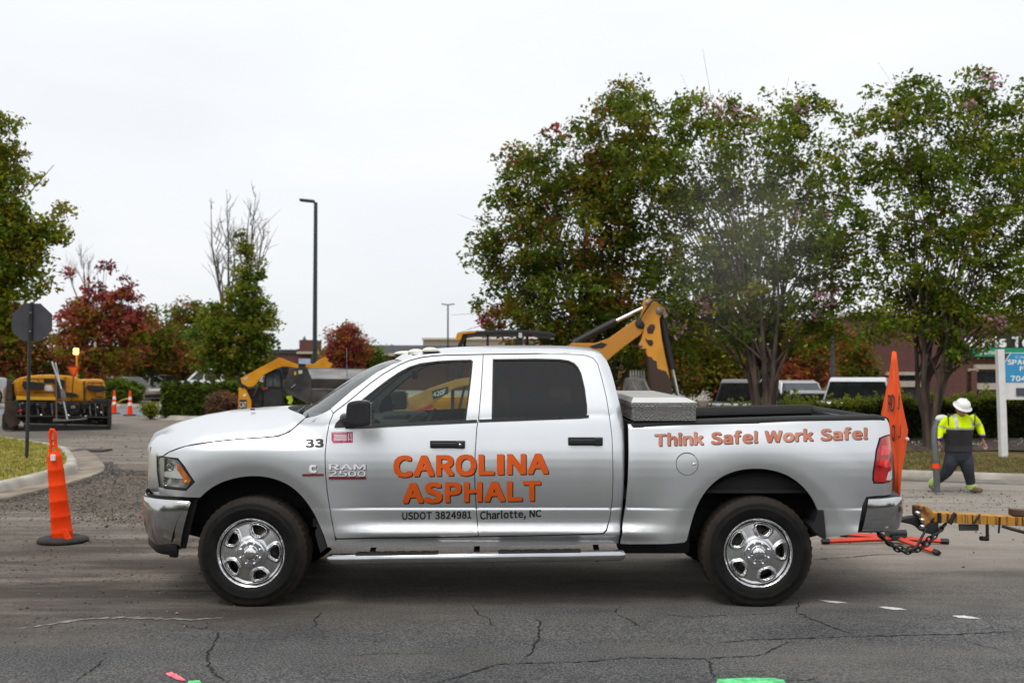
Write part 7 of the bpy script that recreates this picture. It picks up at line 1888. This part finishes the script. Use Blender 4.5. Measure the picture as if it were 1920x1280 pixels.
if sk_m is None:
    sk_m = M('stick_paint', (.60, .26, .025), rough=.5, var=.12, scale=2.2); nn_, ll_ = sk_m.node_tree.nodes, sk_m.node_tree.links
    z_ = nn_.new('ShaderNodeTexNoise'); z_.inputs['Scale'].default_value = 5.5; z_.inputs['Detail'].default_value = 8; tcn_ = nn_.new('ShaderNodeTexCoord'); ll_.new(tcn_.outputs['Object'], z_.inputs[0])
    sp_ = nn_.new('ShaderNodeSeparateXYZ'); ll_.new(tcn_.outputs['Object'], sp_.inputs[0])
    zz_ = WP(*bs([(470, 790)])[0], yH + .8)[2] - base[2]
    m1 = nn_.new('ShaderNodeMath'); m1.operation = 'SUBTRACT'; ll_.new(sp_.outputs['Z'], m1.inputs[1]); m1.inputs[0].default_value = zz_
    xx_ = WP(*bs([(470, 790)])[0], yH + .8)[0] - base[0]
    m4 = nn_.new('ShaderNodeMath'); m4.operation = 'SUBTRACT'; ll_.new(sp_.outputs['X'], m4.inputs[1]); m4.inputs[0].default_value = xx_
    m5 = nn_.new('ShaderNodeMath'); m5.operation = 'MULTIPLY_ADD'; m5.inputs[1].default_value = 1.1; ll_.new(m4.outputs[0], m5.inputs[0]); ll_.new(m1.outputs[0], m5.inputs[2])
    m2 = nn_.new('ShaderNodeMath'); m2.operation = 'MULTIPLY_ADD'; m2.inputs[1].default_value = 1.7; ll_.new(m5.outputs[0], m2.inputs[0]); ll_.new(z_.outputs[0], m2.inputs[2])
    rp_n = nn_.new('ShaderNodeValToRGB'); rp_n.color_ramp.elements[0].position = .60; rp_n.color_ramp.elements[1].position = .63; ll_.new(m2.outputs[0], rp_n.inputs[0])
    mxn = nn_.new('ShaderNodeMix'); mxn.data_type = 'RGBA'; b_ = nn_['Principled BSDF']; src = b_.inputs['Base Color'].links[0].from_socket
    ll_.new(rp_n.outputs[0], mxn.inputs[0]); ll_.new(src, mxn.inputs[6]); mxn.inputs[7].default_value = (.050, .026, .018, 1); ll_.new(mxn.outputs[2], b_.inputs['Base Color'])
stk = t.prism('stick', bs([(328, 165), (345, 125), (390, 112), (470, 150), (570, 225), (572, 265), (530, 290), (505, 335), (512, 420), (530, 560), (560, 720), (600, 900), (655, 1180), (655, 1400), (425, 1400), (400, 1000), (380, 760), (355, 668), (300, 660), (275, 625), (300, 585), (330, 480), (345, 400), (300, 330), (320, 240)]), yH + .80, .26, sk_m, bev=.012)
for L in ([(365, 440), (400, 395), (445, 395), (458, 430), (440, 470), (430, 498), (375, 495)], [(345, 545), (375, 565), (425, 565), (438, 600), (420, 632), (390, 628), (365, 590)]):
    t.prism('dark_patch', bs(L), yH + .794, .008, M('dark_brown', (.055, .028, .02), rough=.85, var=.4, scale=8), stk, bev=.0)  # holes in the stick put in as dark brown plates
for u, v, r in ((505, 248, .075), (376, 160, .05), (298, 625, .035)): t.fin(MB().lathe([(0, -.02), (r, -.02), (r * 1.1, 0), (r * 1.1, .28), (0, .28)], WP(*bs([(u, v)])[0], yH + .79), 'y', 18), 'pin', steel, stk)
t.tube('stick_cylinder', bh([(940, 415), (1100, 330), (1262, 245)]), yH + .95, .075, blk); t.tube('cylinder_rod', bh([(1255, 250), (1480, 140)]), yH + .95, .040, rod)
t.tube('bucket_cylinder', bh([(1600, 185), (1640, 400), (1682, 612)]), yH + .93, .070, blk); t.tube('cylinder_rod', bh([(1680, 600), (1728, 830)]), yH + .93, .040, rod)
t.tube('hydraulic_hose', bs([(320, 290), (400, 170), (440, 125), (520, 125), (600, 190), (700, 300), (705, 420)]), yH + .74, .018, blk); t.tube('hydraulic_hose', bs([(300, 330), (350, 240), (420, 140), (540, 130), (580, 250)]), yH + .72, .014, blk)
t.prism('linkage', bs([(540, 280), (575, 260), (600, 300), (560, 330)]), yH + .72, .05, steel, bev=.005)
bkm = M('bucket_grey', (.11, .10, .095), rough=.6, metal=.3, var=.3, scale=6, col2=(.18, .17, .16))
bko = t.prism('digging_bucket', bs([(165, 990), (200, 975), (350, 985), (370, 1050), (440, 1160), (440, 1400), (90, 1400), (130, 1160)]), yH + .3, .7, bkm, bev=.02)
t.prism('bucket_rib', bs([(190, 1010), (210, 1010), (290, 1160), (265, 1170)]), yH + .285, .016, steel, bko, bev=.0); t.prism('bucket_rib', bs([(330, 1010), (350, 1010), (420, 1150), (400, 1165)]), yH + .285, .016, steel, bko, bev=.0); t.prism('bucket_rib', bs([(325, 1010), (310, 1010), (270, 1160), (290, 1165)]), yH + .284, .016, bkm, bko, bev=.0)
for k in range(6):
    u = 190 + k * 29; t.prism('tooth', bs([(u - 12, 980), (u - 9, 930), (u - 4, 895), (u + 4, 895), (u + 9, 930), (u + 12, 980)]), yH + .36, .06, steel, bko, bev=.004)
# canopy, posts, hood, arms
t.fin(MB().prism(PP(bh([(62, 372), (72, 338), (150, 326), (420, 316), (600, 318), (760, 330), (812, 352), (800, 372), (640, 350), (180, 352), (110, 362), (86, 388), (66, 388)]), yH + .55), yH + .35, yH + 1.75, .03), 'canopy', blk)
t.prism('canopy_visor', bh([(60, 390), (64, 345), (80, 334), (205, 324), (205, 336), (110, 346), (96, 388)]), yH + .34, .4, yel, bev=.01)
for L, y in (([(118, 350), (150, 350), (100, 440), (100, 700), (70, 700), (72, 430)], .40), ([(288, 345), (306, 345), (306, 700), (288, 700)], .40), ([(525, 340), (560, 335), (560, 700), (530, 700)], .40), ([(588, 345), (604, 345), (604, 700), (588, 700)], 1.5), ([(120, 350), (140, 350), (110, 700), (90, 700)], 1.6)):
    t.prism('canopy_post', bh(L), yH + y, .09, blk, bev=.01)
t.prism('work_lamp', bh([(530, 335), (556, 335), (556, 372), (530, 372)]), yH + .33, .1, M('lamp_silver', (.6, .6, .6), rough=.3), bev=.01); t.prism('tail_lamp', bh([(600, 342), (634, 342), (634, 366), (600, 366)]), yH + .5, .1, M('tail_orange', (.65, .08, .02), rough=.3), bev=.01); t.prism('work_lamp', bh([(768, 358), (796, 358), (796, 385), (768, 385)]), yH + .6, .1, M('lamp_silver', (.6, .6, .6)), bev=.01)
b_ = base
t.fin(MB().box((b_[0] - 1.75, yH + 1.05, b_[2] + 1.05), (1.9, 1.0, .75), bev=.10), 'engine_hood', yel)
t.fin(MB().box((b_[0] - .1, yH + 1.05, b_[2] + .95), (1.7, 1.5, .5), bev=.08), 'chassis', yel_d)
t.fin(MB().box((b_[0] + .1, yH + 1.05, b_[2] + 1.45), (.5, .55, .7), bev=.10), 'seat', blk)
for y in (yH + .35, yH + 1.75):
    for x, r in ((b_[0] + .35, .70), (b_[0] - 1.9, .48)):
        w_ = t.fin(MB().lathe([(.5 * r, -.2), (.93 * r, -.2), (r, -.12), (r, .12), (.93 * r, .2), (.5 * r, .2)], (x, y, b_[2] + r), 'y', 28), 'wheel', tire2)
        t.fin(MB().lathe([(0, -.08), (.3 * r, -.1), (.5 * r, -.05), (.55 * r, -.18)], (x, y, b_[2] + r), 'y', 24), 'rim', yel_d, w_)
# loader arm and linkage seen through the pickup's side windows
wv = lambda L: [(560 + u / 4.8, 640 + v / 4.8) for u, v in L]
for y in (yH + .12, yH + 1.85):
    la = t.prism('loader_arm', wv([(1000, 500), (1180, 420), (1420, 340), (1560, 320), (1560, 385), (1400, 420), (1260, 520), (1130, 600), (1000, 640), (860, 690), (760, 900), (660, 900), (800, 640)]), yH + .12 if y < yH + 1 else y, .14, yel_d, bev=.02)
t.prism('badge_plate', wv([(1200, 445), (1345, 405), (1345, 470), (1210, 520)]), yH + .105, .012, blk, bev=0)
word('420F', t, yH + .10, (812, 836, 744, 738, 735.5, 729), wht_s, t.o, .015, t.b, 'badge')
t.prism('lift_cylinder', wv([(1000, 640), (1200, 560), (1215, 590), (1010, 672)]), yH + .08, .05, M('red_cylinder', (.40, .03, .025), rough=.4), bev=.01)
t.prism('front_bucket', wv([(500, 620), (760, 560), (800, 700), (760, 1000), (480, 1000)]), yH + .0, 2.1, yel_d, bev=.04)
for L in ([(1370, 230), (1400, 230), (1400, 640), (1370, 640)], [(1500, 330), (1520, 330), (1450, 640), (1425, 640)]): t.prism('cab_post', wv(L), yH + .3, .08, blk, bev=.01)

# --- buildings
brick = bpy.data.materials.new('brick_wall'); brick.use_nodes = True
_n, _l = brick.node_tree.nodes, brick.node_tree.links; _t = _n.new('ShaderNodeTexCoord'); _b = _n.new('ShaderNodeTexBrick'); _m = _n.new('ShaderNodeMapping'); _m.inputs['Rotation'].default_value = (R(90), 0, 0)
_b.inputs['Color1'].default_value = (.088, .030, .024, 1); _b.inputs['Color2'].default_value = (.125, .046, .035, 1); _b.inputs['Mortar'].default_value = (.13, .10, .085, 1); _b.inputs['Scale'].default_value = 4.2; _b.inputs['Mortar Size'].default_value = .012
_l.new(_t.outputs['Object'], _m.inputs[0]); _l.new(_m.outputs[0], _b.inputs[0]); _l.new(_b.outputs[0], _n['Principled BSDF'].inputs['Base Color']); _n['Principled BSDF'].inputs['Roughness'].default_value = .9
stone = M('pale_stone', (.42, .37, .29), rough=.9, var=.08); roofm = M('slate_roof', (.035, .036, .042), rough=.8, var=.2)
beige = M('beige_stucco', (.40, .34, .26), rough=.9, var=.06); green_s = M('sign_green', (.01, .26, .13), rough=.5, var=.05)
def bld(name, label, Y, base_u, z0):
    p = WP(base_u, 720, Y); return T2(name, label, 'building', (p[0], Y, z0))
def wall_grid(t, name, u0, u1, v0, v1, Y, th, m, par=None): return t.prism(name, [(u0, v0), (u1, v0), (u1, v1), (u0, v1)], Y, th, m, par, bev=0)
Yb = 60
t = bld('brick_store', 'red brick store with pale stone bands and a green sign behind the worker', Yb, 1780, -.4)
w0 = wall_grid(t, 'wall', 1600, 2300, 590, 775, Yb, 14, brick)
wall_grid(t, 'parapet', 1596, 2304, 584, 591, Yb - .3, 14.6, stone, w0)
for u0, u1, v0, v1 in ((1660, 1726, 697, 703), (1682, 1736, 714, 725), (1828, 2300, 683, 692), (1817, 1834, 691, 696), (1830, 2300, 718, 730)): wall_grid(t, 'stone_band', u0, u1, v0, v1, Yb - .25, .3, stone)
for u0, u1 in ((1640, 1655), (1736, 1812), (1822, 1832), (1640, 1648)): wall_grid(t, 'pier', u0, u1, 694, 775, Yb - .45, .5, brick)
gl2 = M('shop_glass', (.02, .024, .024), rough=.05, var=.3, spec=.7)
for u0, u1, v0, v1 in ((1660, 1734, 704, 714), (1660, 1734, 726, 775), (1834, 1900, 697, 717), (1834, 1900, 731, 775), (1904, 1990, 697, 717), (1904, 1990, 731, 775), (2000, 2100, 697, 717)):
    w_ = wall_grid(t, 'window', u0, u1, v0, v1, Yb - .06, .08, gl2)
    for k in range(1, 4): wall_grid(t, 'mullion', u0 + (u1 - u0) * k / 4 - .5, u0 + (u1 - u0) * k / 4 + .5, v0, v1, Yb - .10, .05, blk, w_)
wall_grid(t, 'sign_board', 1826, 2080, 652, 668, Yb - .5, .3, green_s)
wall_grid(t, 'sign_band', 1822, 2085, 625, 651, Yb - .35, .3, M('sign_backing', (.022, .02, .018), rough=.7))
word('Harris Teeter', t, Yb - .55, (1806, 1992, 650.5, 650.5, 630, 630), wl, t.o, .045, t.b)
word('pharmacy', t, Yb - .52, (1838, 1872, 664, 664, 656, 656), wl, t.o, .01, t.b)
wall_grid(t, 'pale_gable', 1500, 1604, 640, 760, Yb + 4, 3, beige)
t = bld('dark_roofed_shop', 'low brick shop with a dark sloping roof behind the pickup windshield', 95, 770, 0)
wall_grid(t, 'wall', 690, 900, 664, 730, 95, 10, brick); rf = t.fin(MB().grid([[WP(u, v, y) for u in np.linspace(690, 905, 12)] for v, y in ((666, 93.5), (647, 99))], False, flip=True), 'roof', roofm); wall_grid(t, 'fascia', 690, 905, 662, 667, 93.4, .4, stone)
t.prism('wall', [(690, 664), (900, 664), (900, 649), (690, 649)], 99.2, 1, brick, bev=0)
t = bld('beige_store', 'long store with a beige parapet beyond the dark roofed shop', 125, 860, 0)
wall_grid(t, 'wall', 793, 1240, 648, 730, 125, 20, brick); wall_grid(t, 'parapet', 793, 1240, 635, 648, 124.6, 20, beige); wall_grid(t, 'cornice', 791, 1242, 633, 636.5, 124.2, 21, M('light_cornice', (.55, .50, .38), rough=.8)); wall_grid(t, 'dark_recess', 818, 900, 651, 668, 124.8, .3, roofm)
for k in range(4): wall_grid(t, 'window', 915 + k * 60, 950 + k * 60, 672, 715, 124.9, .15, gl2)
t = bld('brick_tower_shop', 'distant brick shop with a square tower behind the tall lamp post', 115, 575, 0)
wall_grid(t, 'wall', 505, 700, 662, 730, 115, 12, brick); tw = wall_grid(t, 'tower', 561, 591, 637, 664, 114.5, 4, brick); wall_grid(t, 'stone_band', 556, 600, 659, 663, 114.0, .6, stone); wall_grid(t, 'roof', 505, 700, 655, 662.5, 114.8, 10, roofm); t.prism('finial', [(567, 637), (570, 630), (573, 637)], 115, .6, M('copper_green', (.05, .14, .12), rough=.6), tw, bev=0)
for k in range(5): wall_grid(t, 'window', 515 + k * 38, 540 + k * 38, 680, 710, 114.9, .15, gl2)
wall_grid(t, 'shop_sign', 560, 582, 672, 682, 114.3, .4, M('pale_blue_sign', (.35, .42, .55), rough=.5))

# --- far side of the road behind the viewer: wooded edge that shows in the truck's paint
r = np.random.default_rng(99); nC = 1500
C = np.column_stack([r.uniform(-70, 70, nC), r.uniform(-46, -40, nC), np.abs(r.beta(1.6, 1.3, nC)) * 8.5]); C[:, 2] *= .75 + .25 * np.sin(C[:, 0] * .21) + .12 * np.sin(C[:, 0] * .63)
V, mi = leaves(C, r.uniform(.9, 1.7, nC), 14, .45, [G1, G2, G4], [.4, .4, .2], r, .9)
tag(fast_mesh('roadside_woods', V, 4, [G1, G2, G4], mi), kind='stuff')
tag(MB().grid([[(x, -47, z) for z in (-1, 3.5)] for x in np.linspace(-90, 90, 20)], True).build('hill', M('hill_green', (.03, .036, .022))), kind='structure')
# ================================================================== the worker
yW = 9.1; kW = (yW + D) / FPX
pw = WG(1797, 921); base = np.array([WP(1797, 900, yW)[0], yW, float(g(WP(1797, 900, yW)[0], yW))])
person = thing('person', 'worker in yellow and black jacket and white hard hat carrying a leaf blower', 'person', tuple(base))
q3 = lambda u, v, dy=0.: WP(u, v, yW + dy) - base
def solid(name, mb, vox, m, mi=None, sm=6, par=None):
    """one continuous surface from overlapping closed shapes"""
    o = mb.build(name, m, None); r_ = o.modifiers.new('r', 'REMESH'); r_.mode = 'VOXEL'; r_.voxel_size = vox
    s_ = o.modifiers.new('s', 'SMOOTH'); s_.factor = .5; s_.iterations = sm
    me = bpy.data.meshes.new_from_object(o.evaluated_get(bpy.context.evaluated_depsgraph_get())); me.name = name
    me.materials.clear()
    for k in (m if isinstance(m, (list, tuple)) else [m]): me.materials.append(k)
    n = len(me.polygons); c = np.empty(n * 3); me.polygons.foreach_get('center', c); c = c.reshape(-1, 3)
    if mi is not None: me.polygons.foreach_set('material_index', np.asarray(mi(c), np.int32))
    me.polygons.foreach_set('use_smooth', [True] * n); old = o.data; bpy.data.objects.remove(o); bpy.data.meshes.remove(old)
    no = bpy.data.objects.new(name, me); return link(no, par or person)
def rings(mb, rows, n=20):
    V = []
    for (u, v, dy, hw, hd) in rows:
        hw = hw * .93
        c = q3(u, v, dy)
        V.append([c + [hw * kW * math.cos(a), hd * math.sin(a), 0] for a in np.linspace(0, 2 * math.pi, n, endpoint=False)])
    P = np.array(V); k = len(rows); F = []
    for i in range(k - 1):
        for j in range(n): F.append((i * n + j, (i + 1) * n + j, (i + 1) * n + (j + 1) % n, i * n + (j + 1) % n))
    F += [tuple(range(n)), tuple(range((k - 1) * n, k * n))[::-1]]
    mb.add(P.reshape(-1, 3), F, True); return mb
def limb(mb, pts, n=14): return mb.tube([q3(*p[:3]) for p in pts], [p[3] * kW for p in pts], n)
skin = M('skin', (.33, .175, .115), rough=.55, var=.12, scale=20)
TOR = [(1798, 866, .01, 22, .13), (1797, 847, 0, 27.5, .18), (1797, 834, 0, 26.5, .17), (1797.5, 816, -.03, 26.5, .175), (1799, 800, -.06, 28.5, .175), (1800, 788, -.05, 27, .15), (1801, 780, -.06, 19, .12), (1802, 774, -.07, 10, .085)]
ARL = [(1780, 785, -.03, 8.6), (1770, 794, .0, 8), (1763.5, 806, .02, 7.2), (1761, 818, -.05, 6.4), (1759.5, 827, -.09, 5.4)]
ARR = [(1822, 783, -.03, 8.6), (1830, 791, .02, 8), (1836, 800, .04, 7.2), (1840, 811, .0, 6.4), (1842.5, 821, -.04, 5.4)]
LGL = [(1786, 858, .0, 15), (1781, 872, -.03, 12.5), (1774, 886, .0, 10), (1762, 896, .08, 8.6), (1751, 904, .16, 7.6)]
LGR = [(1809, 858, .0, 15), (1813, 872, -.06, 12.8), (1816, 886, -.07, 10.2), (1819, 899, -.05, 9), (1821, 911, -.04, 8)]
shr = lambda L, k: [(a, b, c, d * k) for a, b, c, d in L]
# body: head, neck, trunk, limbs and hands in one skin
mb = MB()
rings(mb, [(a, b, c, d * .86, e * .86) for a, b, c, d, e in TOR])
for L in (ARL, ARR): limb(mb, shr(L, .62))
for L in (LGL, LGR): limb(mb, shr(L, .7))
limb(mb, [(1802, 780, -.06, 6.5), (1802.5, 770, -.11, 6)])
hc = q3(1803, 766.5, -.15); mb.sphere(hc, .1, 18, 12, (.82, 1.0, 1.08))
fwd = np.array([-.02, -.78, -.62]); fwd /= np.linalg.norm(fwd); upv = np.array([0, -.62, .78]); sdv = np.array([1., 0, 0])
mb.sphere(hc + fwd * .055 - upv * .055, .058, 12, 8, (.95, 1, 1)); mb.tube([hc + fwd * .085 + upv * .012, hc + fwd * .122 - upv * .022], [.010, .016], 8)
mb.tube([hc + fwd * .098 - upv * .055 - sdv * .02, hc + fwd * .098 - upv * .055 + sdv * .02], .011, 8)
for s in (-1, 1): mb.sphere(hc + sdv * s * .083 - upv * .01, .028, 10, 6, (.45, .8, 1.1))
def hand(mb, w, d, thumb):
    w = np.array(w); d = np.array(d) / np.linalg.norm(d); s_ = np.cross(d, [0, 1, 0]); s_ /= np.linalg.norm(s_)
    mb.tube([w - d * .03, w + d * .02, w + d * .085], [.026, .036, .036], 10, flat=.6)
    for k, (o, L) in enumerate(((-.030, .060), (-.010, .075), (.011, .070), (.031, .055))):
        a = w + d * .075 + s_ * o; b = a + d * L * .55 + np.array([0, -.008, 0]); c = b + d * L * .4 + np.array([0, -.030, 0]) ; mb.tube([a, b, c], [.0105, .0095, .008], 7)
    a = w + d * .02 + s_ * thumb * .03; mb.tube([a, a + s_ * thumb * .028 + d * .03 + [0, -.012, 0], a + s_ * thumb * .03 + d * .062 + [0, -.025, 0]], [.014, .012, .009], 7)
hand(mb, q3(1759, 829.5, -.10), (-.1, -.1, -1), 1); hand(mb, q3(1843.5, 826, -.055), (.18, -.08, -1), -1)
solid('body', mb, .0085, skin, None, 3)
for s in (-1, 1): MB().sphere(hc + fwd * .090 + upv * .014 + sdv * s * .032, .010, 8, 6).build('eye', M('eye_white', (.5, .48, .45), rough=.3), person)
# jacket: yellow above, black below, black cuffs
hv = M('hi_vis_yellow', (.66, .86, .008), spec=.08, rough=.8, var=.08, scale=12, bump=.25, bscale=22); jb = M('jacket_black', (.022, .020, .021), rough=.8, var=.3, bump=.25, bscale=22); tape_m = M('reflective_tape', (.42, .43, .43), rough=.35, metal=.3, var=.1)
mb = MB(); rings(mb, TOR[:-1][1:] if False else TOR[1:-1] + [(1802, 775.5, -.07, 11, .095)])
for L in (ARL, ARR): limb(mb, L)
zc_ = q3(1797, 804)[2]; zl_, zr_ = q3(1760, 820)[2], q3(1842, 815)[2]
def jm(c):
    k = np.zeros(len(c), int); x = c[:, 0]; tor = np.abs(x - q3(1798, 800)[0]) < 27.5 * kW
    k[tor & (c[:, 2] < zc_)] = 1
    k[(x < q3(1768, 800)[0]) & (c[:, 2] < zl_)] = 1; k[(x > q3(1832, 800)[0]) & (c[:, 2] < zr_)] = 1
    z = c[:, 2]; k[tor & (z < zc_ + 3.0 * kW) & (z > zc_ - .6 * kW)] = 2
    k[(~tor) & (x < q3(1790, 800)[0]) & (np.abs(z - q3(1766, 800)[2] + (x - q3(1766, 800)[0]) * .35) < 1.5 * kW)] = 2; k[(~tor) & (x > q3(1810, 800)[0]) & (np.abs(z - q3(1832, 796)[2] - (x - q3(1832, 796)[0]) * .45) < 1.6 * kW)] = 2
    k[(~tor) & (x < q3(1790, 800)[0]) & (np.abs(z - zl_ - .9 * kW) < 1.1 * kW)] = 2; k[(~tor) & (x > q3(1810, 800)[0]) & (np.abs(z - zr_ - .9 * kW) < 1.1 * kW)] = 2
    for u0, u1 in ((1782, 1787.5), (1813, 1818)): k[(z > zc_ + 2 * kW) & (x > q3(u0, 790)[0] - (z - zc_) * .05) & (x < q3(u1, 790)[0] - (z - zc_) * .05) & (c[:, 1] < -.02)] = 2
    return k
solid('jacket', mb, .012, [hv, jb, tape_m], jm, 4)
# trousers with lime ankle bands
tm = M('trousers_navy', (.020, .024, .034), rough=.85, var=.3, bump=.3, bscale=18); lime = M('ankle_band_lime', (.38, .66, .05), rough=.8, spec=.1, col2=(.50, .55, .30), var=.2, scale=30)
mb = MB(); rings(mb, [(1797, 872, .0, 11, .10), (1797, 862, .0, 24.5, .155), (1797, 848, .0, 26.5, .165), (1797, 840, .0, 25.5, .16)])
for L in (LGL, LGR): limb(mb, L)
solid('trousers', mb, .013, tm, None, 4)
mb = MB(); limb(mb, [(1820, 906.5, -.045, 9.2), (1821, 911, -.04, 9.6), (1822, 916.5, -.04, 9.4)]); solid('ankle_band', mb, .01, lime, None, 3)
mb = MB(); limb(mb, [(1756, 900, .12, 8.4), (1751, 904, .16, 8.6), (1747, 907.5, .2, 8)]); solid('ankle_band', mb, .01, lime, None, 3)
bt = M('boot_leather', (.12, .075, .045), rough=.75, var=.35, scale=10, col2=(.19, .13, .09))
for pts in ([(1820, 913, -.04, 6.5), (1823, 917, -.06, 6.2), (1833, 918.5, -.16, 5.0), (1841, 919.3, -.23, 4.2)], [(1750, 905, .17, 6.5), (1747, 911, .2, 6), (1752, 916, .1, 5), (1757, 918.5, .03, 4)]):
    mb = MB(); limb(mb, pts); b_o = solid('boot', mb, .011, bt, None, 3)
# hard hat, full brim, tipped forward
hatm = M('hard_hat_white', (.78, .78, .77), rough=.3, var=.04, coat=.4)
mb = MB(); prof = [(.158, -.004), (.162, .002), (.155, .008), (.135, .020), (.128, .034), (.122, .062), (.105, .094), (.072, .118), (.03, .130), (.0, .132)]
n = 36; up_ = np.array([.10, -.50, .86]); up_ /= np.linalg.norm(up_); ax1 = np.cross(up_, [0, 1, 0]); ax1 /= np.linalg.norm(ax1); ax2 = np.cross(up_, ax1); hb = q3(1804.5, 762, -.17)
P = [[hb + ax1 * r_ * math.cos(a) * .92 + ax2 * r_ * math.sin(a) * 1.06 + up_ * h_ for a in np.linspace(0, 2 * math.pi, n + 1)] for r_, h_ in [(.10, .0)] + prof]
mb.grid(P, True); hat = mb.build('hard_hat', hatm, person)
for off in (-.03, 0, .03):
    pts = []
    for a in np.linspace(-1.25, 1.25, 11): pts.append(hb + ax2 * -math.sin(a) * .118 + ax1 * off * 1.2 + up_ * (.012 + .124 * math.cos(a) ** .8 if math.cos(a) > 0 else .012))
    MB().tube(pts, .006, 6).build('hat_rib', hatm, hat)
# backpack leaf blower: pack, white tank, tube with an orange ring
t = thing('leaf_blower', 'grey backpack leaf blower with an orange ring on its tube, carried by the worker', 'leaf blower', tuple(base + [0, .22, 0]))
o_ = np.array([0, .22, 0]); gyt = M('blower_grey', (.075, .075, .08), rough=.5, var=.1)
MB().box(q3(1797, 800, .26) - o_, (.36, .22, .42), bev=.07).build('pack', M('blower_dark', (.05, .05, .052), rough=.6), t)
MB().sphere(q3(1766, 785, .20) - o_, .11, 16, 10, (1.0, .7, .65)).build('tank', M('tank_white', (.62, .62, .60), rough=.5), t)
MB().sphere(q3(1758, 796, .2) - o_, .085, 14, 10).build('fan_housing', gyt, t)
MB().tube([q3(*p) - o_ for p in ((1757, 794, .16), (1752, 806, .0), (1751.5, 822, -.10), (1753, 842, -.17), (1755, 866, -.22))], [.050, .050, .050, .050, .051], 16).build('hose', M('blower_hose', (.085, .085, .09), rough=.6, var=.1), t)
tb_ = MB().tube([q3(*p) - o_ for p in ((1754.6, 862, -.215), (1756, 890, -.26), (1757, 922, -.30))], [.054, .053, .046], 16).build('blower_tube', gyt, t)
MB().tube([q3(*p) - o_ for p in ((1755, 869.5, -.228), (1755.4, 878, -.24))], [.0585, .0585], 16).build('orange_ring', org, tb_)
MB().tube([q3(*p) - o_ for p in ((1754, 848, -.17), (1757, 842, -.16), (1758, 836, -.15))], .014, 8).build('grip', blk, tb_)
for s in (-1, 1):
    u0 = 1779 if s < 0 else 1827
    MB().tube([q3(u0, 800, .12) - o_, q3(u0, 777 if s < 0 else 776, .06) - o_, q3(u0 + 1.5 * s, 776, -.06) - o_, q3(u0 + s * 1, 786, -.16) - o_, q3(u0, 797, -.17) - o_], [.022] * 5, 6, flat=.5).build('strap', blk, t)

# dust blown up by the leaf blower, hanging in front of the trees
p = WP(1395, 455, 12.6); dc = MB().sphere((0, 0, 0), 1.0, 24, 14, (2.3, 1.5, 2.5)).build('dust_cloud', None)
dc.data.materials.clear(); dc.location = tuple(p); tag(dc, kind='stuff')
dm_ = bpy.data.materials.new('dust_volume'); dm_.use_nodes = True; n, l = dm_.node_tree.nodes, dm_.node_tree.links; n.clear()
o_n = n.new('ShaderNodeOutputMaterial'); vol = n.new('ShaderNodeVolumePrincipled'); vol.inputs['Color'].default_value = (.80, .78, .74, 1); vol.inputs['Anisotropy'].default_value = .3
tcn = n.new('ShaderNodeTexCoord'); ln = n.new('ShaderNodeVectorMath'); ln.operation = 'LENGTH'; mpv = n.new('ShaderNodeMapping'); mpv.inputs['Scale'].default_value = (1 / 2.3, 1 / 1.5, 1 / 2.5)
l.new(tcn.outputs['Object'], mpv.inputs[0]); l.new(mpv.outputs[0], ln.inputs[0])
mr_ = n.new('ShaderNodeMapRange'); mr_.interpolation_type = 'SMOOTHSTEP'; mr_.inputs['From Min'].default_value = 1.0; mr_.inputs['From Max'].default_value = .1; l.new(ln.outputs['Value'], mr_.inputs[0])
nzv = n.new('ShaderNodeTexNoise'); nzv.inputs['Scale'].default_value = .9; nzv.inputs['Detail'].default_value = 3; l.new(tcn.outputs['Object'], nzv.inputs[0])
m1 = n.new('ShaderNodeMath'); m1.operation = 'MULTIPLY'; l.new(mr_.outputs[0], m1.inputs[0]); l.new(nzv.outputs[0], m1.inputs[1]); m2 = n.new('ShaderNodeMath'); m2.operation = 'MULTIPLY'; m2.inputs[1].default_value = .17; l.new(m1.outputs[0], m2.inputs[0]); l.new(m2.outputs[0], vol.inputs['Density']); l.new(vol.outputs[0], o_n.inputs['Volume'])
dc.data.materials.append(dm_)
S.cycles.volume_step_rate = 4; S.cycles.volume_max_steps = 64; S.cycles.volume_bounces = 1
